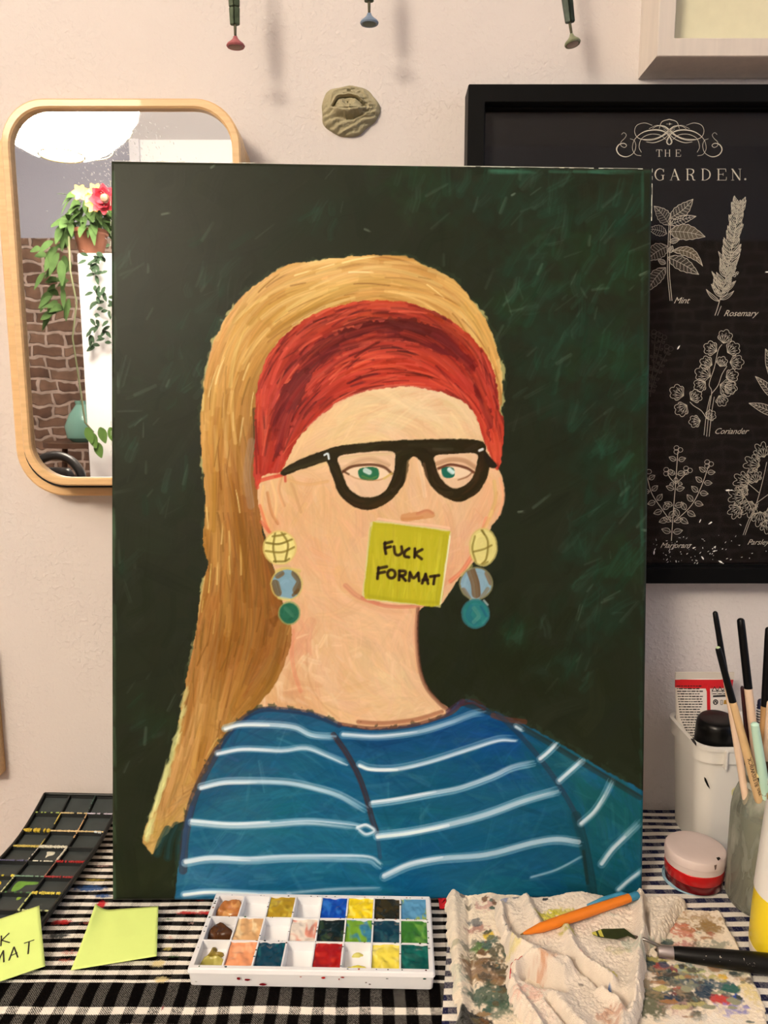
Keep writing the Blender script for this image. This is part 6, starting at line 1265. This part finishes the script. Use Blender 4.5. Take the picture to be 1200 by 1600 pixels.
# ------------------------------------------------------------------ palette knife
k1 = T(1196, 1506, .014); k0 = T(1052, 1489, .012); kt = T(926, 1462, .026); kx = (k1-k0).normalized()
kn = thing('palette_knife', 'palette knife with a paint-flecked black handle lying across the stained cloth', 'palette knife', k0)
hl = (k1-k0).length+.05
M_hb = mat('black_handle', (9, 8, 7), .35, spec=.25)
lathe('handle', k0, kx, [(0, .0050), (.004, .0056), (.03, .0070), (.06, .0080), (.09, .0084), (hl-.02, .0072), (hl-.004, .005), (hl, .002)], M_hb, kn, 28)
lathe('ferrule', k0-kx*.013, kx, [(0, .0040), (.001, .0050), (.012, .0056), (.013, .0054)], mat('ferrule_steel', (190, 180, 178), .3, .9), kn, 24)
zc = lambda px, py, d: T2(px, py, lambda x, y: max(terry_z(x, y), TZ+.006)+d)
neck = [k0-kx*.013, T(1030, 1478, .016), zc(1008, 1468, .003), zc(990, 1464, .003)]
tube('shank', neck, [.0022, .0016, .0013, .0016], mat('knife_steel', (140, 134, 128), .3, .9), kn, 12)
c_ = [zc(x, y, .0035) for x, y in ((992, 1465), (978, 1461), (960, 1462), (945, 1461), (934, 1461), (926, 1461))]
zz_ = max(p.z for p in c_); wv = [.0016, .0045, .0062, .0056, .0036, .0014]; V, F = [], []
for p, w in zip(c_, wv): V += [Vector((p.x, p.y+w, zz_-.0003)), Vector((p.x, p.y-w, zz_))]
for i in range(5): F.append((2*i, 2*i+1, 2*i+3, 2*i+2))
o = mesh_obj('blade', V, F, mat('painted_steel', (52, 58, 22), .35, .1, noise=.4, nscale=200), kn); md = o.modifiers.new('thickness', 'SOLIDIFY'); md.thickness = .0006
V, F = [], []
i = 4; q = [V_ + Vector((0, 0, .0006)) for V_ in (c_[3]*.65+c_[4]*.35, c_[3]*.15+c_[4]*.85)]
for p, w in ((q[0], .0046), (q[1], .0034)): V += [Vector((p.x, p.y+w, zz_+.0004)), Vector((p.x, p.y-w, zz_+.0006))]
V += [Vector((c_[4].x-.001, c_[4].y+.003, zz_+.0004)), Vector((c_[4].x-.001, c_[4].y-.003, zz_+.0006)), Vector((c_[5].x-.0005, c_[5].y+.0013, zz_+.0004)), Vector((c_[5].x-.0005, c_[5].y-.0013, zz_+.0006))]
mesh_obj('yellow_paint', V, [(0, 1, 3, 2), (4, 5, 7, 6)], pm((206, 196, 84)), kn)
V, F = [], []; rs = random.Random(8)
for px, py, L, a in ((1101, 1495, .0035, .5), (1126, 1503, .004, 1.3), (1131, 1517, .003, .8), (1141, 1500, .002, -.6), (1165, 1510, .0045, 1.6), (1170, 1508, .003, -.3), (1178, 1512, .0025, .4), (1185, 1525, .001, 0)):
    p = T(px, py, .020); t = (p-k0).dot(kx); c = k0+kx*t; off = p-c; off = off-kx*off.dot(kx); off = Vector((0, off.y, 0)); rr_ = float(np.interp(t, [0, .004, .03, .06, .09, .16], [.005, .0056, .007, .008, .0084, .0072])); yy = max(-.9*rr_, min(.9*rr_, off.y)); 
    def hp(t_, y_): r2 = float(np.interp(t_, [0, .004, .03, .06, .09, .16], [.005, .0056, .007, .008, .0084, .0072])); y_ = max(-.95*r2, min(.95*r2, y_)); return k0+kx*t_+Vector((0, y_, math.sqrt(r2*r2-y_*y_)+.0002))
    ribbon_geo(V, F, [hp(t+L*s*math.cos(a), yy+L*s*math.sin(a)+.0005*math.sin(6*s)) for s in np.linspace(-.5, .5, 6)], .0005, Vector((0, -.5, .85)))
mesh_obj('paint_flecks', V, F, mat('fleck_white', (216, 210, 196), .5), kn)
# ------------------------------------------------------------------ white bin with its contents
M_bin = mat('bin_white', (226, 222, 214), .4, coat=.1, noise=.03, nscale=20)
bl = P(1047, 1112, -.014); zr = bl.z-TZ; fl_ = T(1090, 1170, zr)
bx0, bx1 = .3165, .455; by1, by0 = -.012, fl_.y+.002
bn = thing('plastic_bin', 'white plastic bin holding paint tubes against the wall, flecked with paint', 'bin', ((bx0+bx1)/2, (by0+by1)/2, TZ))
def rr3(i, r, n=8): return rrect(bx0+i, bx1-i, by0+i, by1-i, r, n)
zt = bl.z
lps = [(rr3(.0105, .012), TZ), (rr3(.0090, .014), TZ+.004), (rr3(.0035, .018), zt-.019), (rr3(.0035, .018), zt-.0185), (rr3(.0004, .018), zt-.0180), (rr3(.0002, .018), zt-.0045), (rr3(-.0016, .02), zt-.0042), (rr3(-.0018, .02), zt-.0006), (rr3(-.0006, .019), zt), (rr3(.0022, .017), zt), (rr3(.0030, .017), zt-.001), (rr3(.0115, .012), TZ+.003)]
V, F = [], []; n = len(lps[0][0])
for lp, z in lps: V += [(x, y, z) for x, y in lp]
for i in range(len(lps)-1):
    for k in range(n): F.append((i*n+k, i*n+(k+1) % n, (i+1)*n+(k+1) % n, (i+1)*n+k))
F.append(tuple(range(n))[::-1]); F.append(tuple((len(lps)-1)*n+k for k in range(n)))
o = mesh_obj('body', V, F, M_bin, bn, True); o.data.set_sharp_from_angle(angle=math.radians(40))
for x, y, ax_ in ((bx0+.026, by0-.0002, 'y'), (bx0+.088, by0-.0002, 'y')):
    if ax_ == 'y': box('rim_rib', x-.0012, x+.0012, y-.0042, y+.004, zt-.022, zt-.002, M_bin, bn, .0006)
    else: box('rim_rib', x-.0042, x+.004, y-.0012, y+.0012, zt-.022, zt-.002, M_bin, bn, .0006)
mk = mat('black_paint_mark', (16, 15, 14), .4)
def mark(name, pts, m, par):
    V = [Vector(p) for p in pts]; n = len(V); c = sum(V, Vector())/n; mesh_obj(name, [c]+V, [(0, 1+i, 1+(i+1) % n) for i in range(n)], m, par)
mf = lambda px, py: P(px, py, by0-.0002+.0045)
def onf(px, py):                                    # on the bin's sloping front
    y = by0
    for _ in range(5): p = P(px, py, y); y = by0+.0035+(zt-.019-p.z)/(zt-.019-TZ)*.006-.0004
    return P(px, py, y)
mark('paint_mark', [onf(1100, 1214), onf(1103, 1216), onf(1107, 1226), onf(1109.5, 1233), onf(1105, 1228), onf(1101, 1220)], mk, bn)
mark('paint_mark', [onf(1143, 1235), onf(1148, 1230), onf(1152, 1238), onf(1148, 1245), onf(1143, 1242)], mat('faint_yellow_mark', (214, 208, 150), .5), bn)
def onrim(px, py): return T(px, py, zt-TZ+.0003)
V = [onrim(1079, 1154), onrim(1084, 1154), onrim(1088, 1161), onrim(1088, 1166), onrim(1082, 1159)]; mark('paint_mark', V, mk, bn)

# flat paint tube standing on its cap in the bin
ty = -.034; a, b_ = P(1055, 1059, ty), P(1146, 1059, ty)
tb = thing('paint_tube', 'white and red paint tube standing cap down in the white bin', 'paint tube', ((a.x+b_.x)/2, ty, TZ+.01)); tcx = (a.x+b_.x)/2; thw = (b_.x-a.x)/2; zt2 = a.z
M_tube = mat('tube_white', (226, 218, 208), .4, coat=.2); M_red = mat('tube_red', (196, 26, 32), .4, coat=.2)
def tube_sec(t, e=0.):                              # t 0 at the crimp, 1 at the shoulder
    hw = thw*(1-.36*t**1.2)+e; hd = .0008+.0195*t**.8+e; K = 40
    return [(tcx+hw*math.cos(2*math.pi*k/K), ty+hd*math.sin(2*math.pi*k/K)*(abs(math.sin(2*math.pi*k/K))**.0)) for k in range(K)], zt2-.125*t
def band_mesh(name, t0, t1, m, e=0., n=16, caps=False):
    V, F = [], []
    for i in range(n+1):
        s, z = tube_sec(t0+(t1-t0)*i/n, e); V += [(x, y, z) for x, y in s]
    K = 40
    for i in range(n):
        for k in range(K): F.append((i*K+k, (i+1)*K+k, (i+1)*K+(k+1) % K, i*K+(k+1) % K))
    if caps: F += [tuple(range(K)), tuple(n*K+k for k in range(K))[::-1]]
    return mesh_obj(name, V, F, m, tb, True)
band_mesh('body', .0, 1., M_tube, 0, 24, True)
box('crimp', a.x-.0004, b_.x+.0004, ty-.0010, ty+.0010, zt2-.002, zt2+.0065, mat('tube_seam', (206, 196, 184), .35), tb, .0004)
band_mesh('red_band', .012, .085, M_red, .0003, 6)
lathe('cap', (tcx, ty, zt2-.125), (0, 0, -1), [(0, .02), (.004, .014), (.02, .014), (.022, .012)], M_black, tb, 24)
def ont(px, py, lift=.0005):
    y = ty-.004
    for _ in range(6):
        p = P(px, py, y); t = max(.001, min(1, (zt2-p.z)/.125)); hw = thw*(1-.36*t**1.2); hd = .0008+.0195*t**.8; u = max(-.97, min(.97, (p.x-tcx)/hw)); y = ty-hd*math.sqrt(1-u*u)-lift
    return P(px, py, y)
def rib_t(V, F, pts, w): 
    q = []
    for i in range(len(pts)-1):
        for t in np.linspace(0, 1, 5, endpoint=False): q.append(ont(pts[i][0]+(pts[i+1][0]-pts[i][0])*t, pts[i][1]+(pts[i+1][1]-pts[i][1])*t))
    q.append(ont(*pts[-1])); ribbon_geo(V, F, q, w, Vector((0, -1, 0)))
V, F = [], []; rib_t(V, F, [(1101, 1069), (1104, 1072), (1107, 1080), (1107.5, 1112)], .0036); rib_t(V, F, [(1112, 1069), (1108, 1074), (1107, 1084)], .0025); mesh_obj('red_stripe', V, F, M_red, tb)
V, F = [], []; rs = random.Random(17)
for k in range(21):
    y = 1072+4.05*k; x = 1057+k*.45+max(0, (k-12))*1.3; xe_ = min(1100, 1099-rs.uniform(0, 6))
    while x < xe_-2:
        L = rs.uniform(2, 7); rib_t(V, F, [(x, y), (min(x+L, xe_), y)], .0013 if rs.random() < .5 else .001); x += L+.9
def tri(x, y): 
    for p in ([(x, y-4), (x+4, y+3)], [(x+4, y+3), (x-4, y+3)], [(x-4, y+3), (x, y-4)]): rib_t(V, F, p, .0008)
for x in (1116.5, 1125, 1133.5): tri(x, 1077); rib_t(V, F, [(x-3, 1084), (x+3, 1084)], .001); rib_t(V, F, [(x-4.2, 1071.5), (x-4.2, 1086)], .0003)
rib_t(V, F, [(1114, 1088), (1137, 1087)], .0022); t = np.linspace(0, 6.28, 12); rib_t(V, F, list(zip(1118+3.4*np.cos(t), 1097+3.6*np.sin(t))), .0011); rib_t(V, F, [(1116, 1098), (1118, 1095), (1120, 1099)], .001); rib_t(V, F, [(1126, 1094), (1129, 1094), (1129, 1101), (1126, 1101), (1126, 1094)], .0005)
for k in range(5): y = 1079+5*k; rib_t(V, F, [(1147-6, y), (1147-2, y)], .001)
rib_t(V, F, [(1124, 1114), (1127, 1114)], .0012); rib_t(V, F, [(1130, 1114), (1132, 1113)], .001)
mesh_obj('printed_text', V, F, mat('print_black', (38, 34, 34), .6), tb)
V, F = [], []; rib_t(V, F, [(1131, 1097), (1137.5, 1097)], .0048); mesh_obj('colour_patch', V, F, mat('print_ochre', (190, 140, 50), .5), tb)
# black jar cap in the bin
cp = P(1121, 1112, -.078)
capr = P(1150, 1150, -.078).x-P(1121, 1150, -.078).x+.001
jc = thing('black_jar', 'squat black screw-cap jar standing in the white bin', 'jar', (cp.x, -.078, TZ+.01))
axc = Vector((-.06, -.12, 1)).normalized(); czt = P(1121, 1122, -.078)
M_bg = mat('gloss_black', (7, 7, 7), .3, spec=.3)
lathe('lid', czt-axc*.030, axc, [(0, capr*1.03), (.002, capr*1.06), (.006, capr*1.04), (.022, capr*1.0), (.027, capr*.95), (.0295, capr*.86), (.030, capr*.80), (.0296, capr*.3)], M_bg, jc, 48)
lathe('body', czt-axc*.105, axc, [(0, capr*.9), (.004, capr*.97), (.07, capr*.97), (.075, capr*.9)], mat('jar_plastic', (214, 210, 204), .4), jc, 40)

# ------------------------------------------------------------------ red pot with a frosted lid
rc = Vector((.3037, -.1350, TZ+.0012)); rr_ = .0276
pot = thing('paint_pot', 'round red paint pot with frosted lid in front of the white bin', 'pot', rc)
dish = lathe('saucer', rc+Vector((-.0030, .003, -.0009)), (0, 0, 1), [(0, rr_*.86), (.001, rr_*.91), (.004, rr_*.92), (.0046, rr_*.90), (.002, rr_*.87)], mat('pale_blue_plastic', (150, 186, 206), .4), None, 48)
tag(dish, 'pale blue plastic lid lying under the red paint pot', 'lid')
lathe('base', rc+Vector((0, 0, .0024)), (0, 0, 1), [(0, rr_*.93), (.0012, rr_*.96), (.0085, rr_*.965), (.009, rr_*.94)], mat('dark_red_plastic', (96, 14, 16), .25, coat=.3), pot, 56)
lathe('body', rc+Vector((0, 0, .0108)), (0, 0, 1), [(0, rr_*.965), (.001, rr_*.99), (.0105, rr_*1.0), (.0115, rr_*.97)], mat('red_plastic', (186, 18, 20), .3, coat=.2), pot, 56)
M_frost = mat('frosted_plastic', (226, 208, 203), .5, noise=.04, nscale=60); M_frost.node_tree.nodes['Principled BSDF'].inputs['Transmission Weight'].default_value = .15
lathe('lid', rc+Vector((0, 0, .0216)), (0, 0, 1), [(0, rr_*.97), (.0006, rr_*1.0), (.0065, rr_*1.015), (.0070, rr_*1.03), (.0130, rr_*1.025), (.0146, rr_*.99), (.0152, rr_*.93), (.0155, rr_*.7), (.0157, rr_*.3)], M_frost, pot, 56)
def onlid(px, py):
    d = ray(px, py).normalized(); o = CAM-rc; R_ = rr_*1.05; A = d.x*d.x+d.y*d.y; B = o.x*d.x+o.y*d.y; C = o.x*o.x+o.y*o.y-R_*R_; D = B*B-A*C
    return CAM+d*((-B-math.sqrt(max(D, 0)))/A)
mark('paint_spot', [onlid(1119, 1340), onlid(1124, 1339), onlid(1126, 1342), onlid(1122, 1345)], mk, pot); mark('paint_spot', [onlid(1116, 1352), onlid(1120, 1351), onlid(1119, 1358), onlid(1117, 1360)], mat('grey_spot', (110, 90, 84), .5), pot)

# ------------------------------------------------------------------ glass water jar
jc0 = Vector((.3580, -.1665, TZ+.0006)); jr = .0350; jh = P(1160, 1212, -.1655).z-jc0.z+.010
jar = thing('glass_jar', 'murky paint-smeared glass jar of water holding brushes', 'jar', jc0)
def smear_glass():
    m = bpy.data.materials.new('smeared_glass'); m.use_nodes = True; nt = m.node_tree; nt.nodes.clear(); L = nt.links.new
    o = nt.nodes.new('ShaderNodeOutputMaterial'); t = nt.nodes.new('ShaderNodeBsdfTransparent'); t.inputs[0].default_value = (.82, .85, .80, 1); g = nt.nodes.new('ShaderNodeBsdfGlossy'); g.inputs['Roughness'].default_value = .06; f = nt.nodes.new('ShaderNodeFresnel'); f.inputs[0].default_value = 1.5
    a = nt.nodes.new('ShaderNodeMixShader'); L(f.outputs[0], a.inputs[0]); L(t.outputs[0], a.inputs[1]); L(g.outputs[0], a.inputs[2])
    d = nt.nodes.new('ShaderNodeBsdfDiffuse'); d.inputs[0].default_value = (*lin((164, 166, 152)), 1)
    tc = nt.nodes.new('ShaderNodeTexCoord'); mp = nt.nodes.new('ShaderNodeMapping'); mp.inputs['Scale'].default_value = (60, 60, 22); n = nt.nodes.new('ShaderNodeTexNoise'); n.inputs['Detail'].default_value = 5; n.inputs['Scale'].default_value = 1.2; L(tc.outputs['Object'], mp.inputs[0]); L(mp.outputs[0], n.inputs[0])
    r = nt.nodes.new('ShaderNodeMapRange'); r.inputs['From Min'].default_value = .42; r.inputs['From Max'].default_value = .7; r.inputs['To Min'].default_value = .35; r.inputs['To Max'].default_value = .95; L(n.outputs[0], r.inputs[0])
    b = nt.nodes.new('ShaderNodeMixShader'); L(r.outputs[0], b.inputs[0]); L(a.outputs[0], b.inputs[1]); L(d.outputs[0], b.inputs[2]); L(b.outputs[0], o.inputs[0]); return m
wl = jh*.70
M_rimg = mat('smeared_rim_glass', (168, 170, 160), .2, noise=.25, nscale=90, coat=.3)
lathe('mouth_rim', jc0, (0, 0, 1), [(jh*.952, jr*.80), (jh*.957, jr*.85), (jh*.985, jr*.855), (jh*1.002, jr*.81), (jh*.99, jr*.765), (jh*.955, jr*.76)], M_rimg, jar, 64, True, (False, False))
lathe('neck_bead', jc0, (0, 0, 1), [(jh*.866, jr*.805), (jh*.872, jr*.85), (jh*.898, jr*.852), (jh*.906, jr*.805)], M_rimg, jar, 64, True, (False, False))
gl = [(0, jr*.80), (.002, jr*.93), (.007, jr), (jh*.66, jr), (jh*.74, jr*.965), (jh*.80, jr*.89), (jh*.845, jr*.82), (jh*.865, jr*.80), (jh*.87, jr*.835), (jh*.90, jr*.84), (jh*.905, jr*.80), (jh*.95, jr*.80), (jh*.955, jr*.84), (jh*.985, jr*.845), (jh, jr*.80), (jh*.985, jr*.765), (jh*.86, jr*.75), (jh*.8, jr*.83), (jh*.74, jr*.91), (jh*.68, jr*.945)]
lathe('glass', jc0, (0, 0, 1), gl, smear_glass(), jar, 64, True, (True, False))
lathe('cloudy_water', jc0, (0, 0, 1), [(.003, jr*.86), (.008, jr*.95), (wl*.93, jr*.95), (wl, jr*.92), (wl, jr*.2)], mat('cloudy_water', (140, 140, 122), .35, noise=.10, nscale=50, coat=.3), jar, 56, True, (True, True))
# brushes and sticks standing in the jar
M_bt = mat('black_lacquer_tip', (8, 8, 9), .35, spec=.2); M_nat = mat('natural_wood', (212, 178, 132), .5, noise=.06, nscale=40); M_pale = mat('pale_wood', (224, 196, 170), .5, noise=.05, nscale=40); M_tan = mat('tan_wood', (186, 146, 98), .5, noise=.12, nscale=60)
def rod(name, label, cat, top, entry, ytop, r0, r1, parts, group=None, yent=None):
    """parts: list of (from, to, material, name) in fractions from the visible top end"""
    A = P(*top, ytop); B = P(*entry, jc0.y if yent is None else yent); d = (B-A).normalized(); t_end = (A.z-(jc0.z+.006))/-d.z; E = A+d*t_end
    h = Vector((E.x-jc0.x, E.y-jc0.y)); lim = jr*.86
    if h.length > lim: h = h.normalized()*lim; E = Vector((jc0.x+h.x, jc0.y+h.y, E.z)); d = (E-A).normalized()
    Lr = (E-A).length; t = thing(name, label, cat, A+d*Lr, group)
    for f0, f1, m, pn in parts:
        K = 8; pr = []
        for i in range(K+1):
            u = f0+(f1-f0)*i/K; pr.append((u*Lr, r0+(r1-r0)*min(1, u*1.4)))
        if f0 == 0: pr = [(0, r0*.35), (.0006, r0*.7), (.0018, r0*.95)]+[(max(.003, a), b) for a, b in pr[1:]]
        lathe(pn, A, d, pr, m, t, 16)
    return t, A, d, Lr
jy = jc0.y
rod('paint_brush', 'tallest natural wood brush in the jar with a long black tip, leaning left', 'brush', (1117, 955), (1163, 1232), -.150, .0024, .0036, [(0, .235, M_bt, 'handle_tip'), (.235, 1, M_pale, 'handle')], 'brushes in the glass jar', jy-.004)
t, A, d, Lr = rod('paint_brush', 'natural wood brush with lettering, its chipped black tip crossing the tallest brush', 'brush', (1121.5, 1011), (1184, 1240), -.182, .0026, .0046, [(0, .20, M_bt, 'handle_tip'), (.20, 1, M_nat, 'handle')], 'brushes in the glass jar', jy-.016)
lathe('chipped_end', A-d*.0003, d, [(0, .0012), (.0009, .0019)], mat('chip_green', (170, 190, 150), .6), t, 12)
# lettering along the handle
tv, tf = text_geo('van BLEISWIJCK', .0056, 0, 1.0); s0 = (P(1181, 1242, A.y+d.y*.15)-A).dot(d); up = -d; side = d.cross(Vector((0, -1, 0))).normalized(); side = -side if side.x < 0 else side
fwd = side.cross(up).normalized(); fwd = -fwd if fwd.y > 0 else fwd
tw_ = max(v.x for v in tv); V = []
for v in tv:
    yy = (v.y-.0018); r2 = .0046+.0003; th = yy/r2; s_ = s0-v.x*1.0-.001
    V.append(A+d*s_+fwd*(r2*math.cos(th-.25))+side*(-r2*math.sin(th+.1)))
mesh_obj('lettering', V, tf, mat('print_black', (34, 26, 20), .6), t)
rod('paint_brush', 'pale wood brush with a rounded black tip, upright behind the mint stick', 'brush', (1157, 966), (1187, 1235), -.148, .0034, .0042, [(0, .245, M_bt, 'handle_tip'), (.245, .72, M_pale, 'handle'), (.72, .80, M_nat, 'collar'), (.80, 1, mat('grey_ferrule', (170, 168, 160), .35, .8), 'ferrule')], 'brushes in the glass jar', jy+.006)
rod('paint_brush', 'tan wood brush with a black tip at the right border, leaning right', 'brush', (1201, 980), (1190, 1215), -.152, .0030, .0042, [(0, .29, M_bt, 'handle_tip'), (.29, 1, M_tan, 'handle')], 'brushes in the glass jar', jy+.012)
rod('paint_brush', 'dark red brush handle standing low behind the pale brushes', 'brush', (1159.5, 1072), (1172, 1190), -.146, .0018, .0036, [(0, 1, mat('dark_red_lacquer', (56, 16, 20), .3, coat=.3), 'handle')], 'brushes in the glass jar', jy+.016)
rod('stick', 'mint green round-ended stick in the jar of brushes', 'stick', (1179, 1129), (1197, 1246), -.188, .0036, .0050, [(0, 1, mat('mint_lacquer', (186, 222, 204), .4), 'shaft')], None, jy-.018)
rod('paint_brush', 'thin tan brush with a dark stained end at the right border of the jar', 'brush', (1203, 1095), (1194, 1225), -.165, .0026, .0034, [(0, .30, M_pale, 'handle_tip'), (.30, .42, mat('stained_tip', (96, 70, 44), .6, noise=.4, nscale=200), 'stain'), (.42, 1, M_tan, 'handle')], 'brushes in the glass jar', jy+.004)
t, A, d, Lr = rod('pencil', 'navy and white striped pencil behind the tan brush in the jar', 'pencil', (1190, 1092), (1184, 1200), -.142, .0034, .0034, [(0, .05, mat('navy_lacquer', (26, 30, 60), .4), 'end'), (.05, 1, mat('pencil_white', (214, 210, 206), .5), 'shaft')], None, jy+.020)
V, F = [], []
for k in range(26):
    a = A+d*(.006+k*.0026); u, w = frame_axes(d); V, F = tube_geo([a+u*(.00345*math.cos(q))+w*(.00345*math.sin(q))+d*(.0016*q/6.28) for q in np.linspace(0, 6.28, 13)], .0005, 5, V, F)
mesh_obj('stripes', V, F, mat('navy_print', (30, 34, 66), .5), t)
rod('paint_brush', 'short black brush handle with a cream flake in the jar mouth', 'brush', (1184, 1208), (1190, 1246), -.184, .0030, .0036, [(0, .02, mat('cream_flake', (220, 206, 150), .6), 'flaked_end'), (.02, 1, M_bt, 'handle')], 'brushes in the glass jar', jy-.014)

# ------------------------------------------------------------------ yellow bottle
yb = Vector((.3445, -.2370, TZ+.0012)); yr = .0335
bt = thing('paint_bottle', 'yellow paint bottle with a white label at the right border', 'bottle', yb)
M_yel = mat('yellow_plastic', (244, 216, 36), .35, coat=.2); M_clr = mat('bottle_base_white', (232, 222, 206), .3, coat=.2)
lathe('base', yb, (0, 0, 1), [(0, yr*.90), (.001, yr*.97), (.010, yr*.995), (.0105, yr*.99)], M_clr, bt, 48)
lathe('body', yb+Vector((0, 0, .0105)), (0, 0, 1), [(0, yr*.98), (.0015, yr), (.030, yr*.985), (.100, yr*.87), (.125, yr*.78), (.14, yr*.6), (.145, yr*.42), (.15, yr*.4)], M_yel, bt, 56)
lathe('cap', yb+Vector((0, 0, .16)), (0, 0, 1), [(0, yr*.46), (.02, yr*.42), (.03, yr*.2), (.036, yr*.15)], M_clr, bt, 32)
zl = P(1180, 1396, yb.y).z-yb.z
lathe('label', yb+Vector((0, 0, zl)), (0, 0, 1), [(0, yr*.975), (.062, yr*.875), (.08, yr*.84)], mat('label_white', (238, 234, 228), .5), bt, 56, True, (False, False))
V, F = [], []; rs = random.Random(6)
def onb(a, z): r2 = yr*(.983-.1*(z-zl)/.062); return yb+Vector((r2*math.cos(a), r2*math.sin(a), z))
for k in range(26):
    z = zl+.004+k*.0017; a = -2.35; th = .0004 if k < 14 else .0009
    while a < -.9:
        L = rs.uniform(.03, .12); ribbon_geo(V, F, [onb(a+L*t, z) for t in (0, .5, 1)], th, Vector((math.cos(a), math.sin(a), 0))); a += L+.03
for zc_, a0 in ((zl+.030, -2.42), (zl+.037, -2.42), (zl+.024, -2.38)):
    ribbon_geo(V, F, [onb(a0+.10*math.cos(t), zc_+.0032*math.sin(t)) for t in np.linspace(0, 6.28, 14)], .0008, Vector((math.cos(a0), math.sin(a0), 0)))
mesh_obj('printed_text', V, F, mat('print_grey', (90, 88, 88), .6), bt)
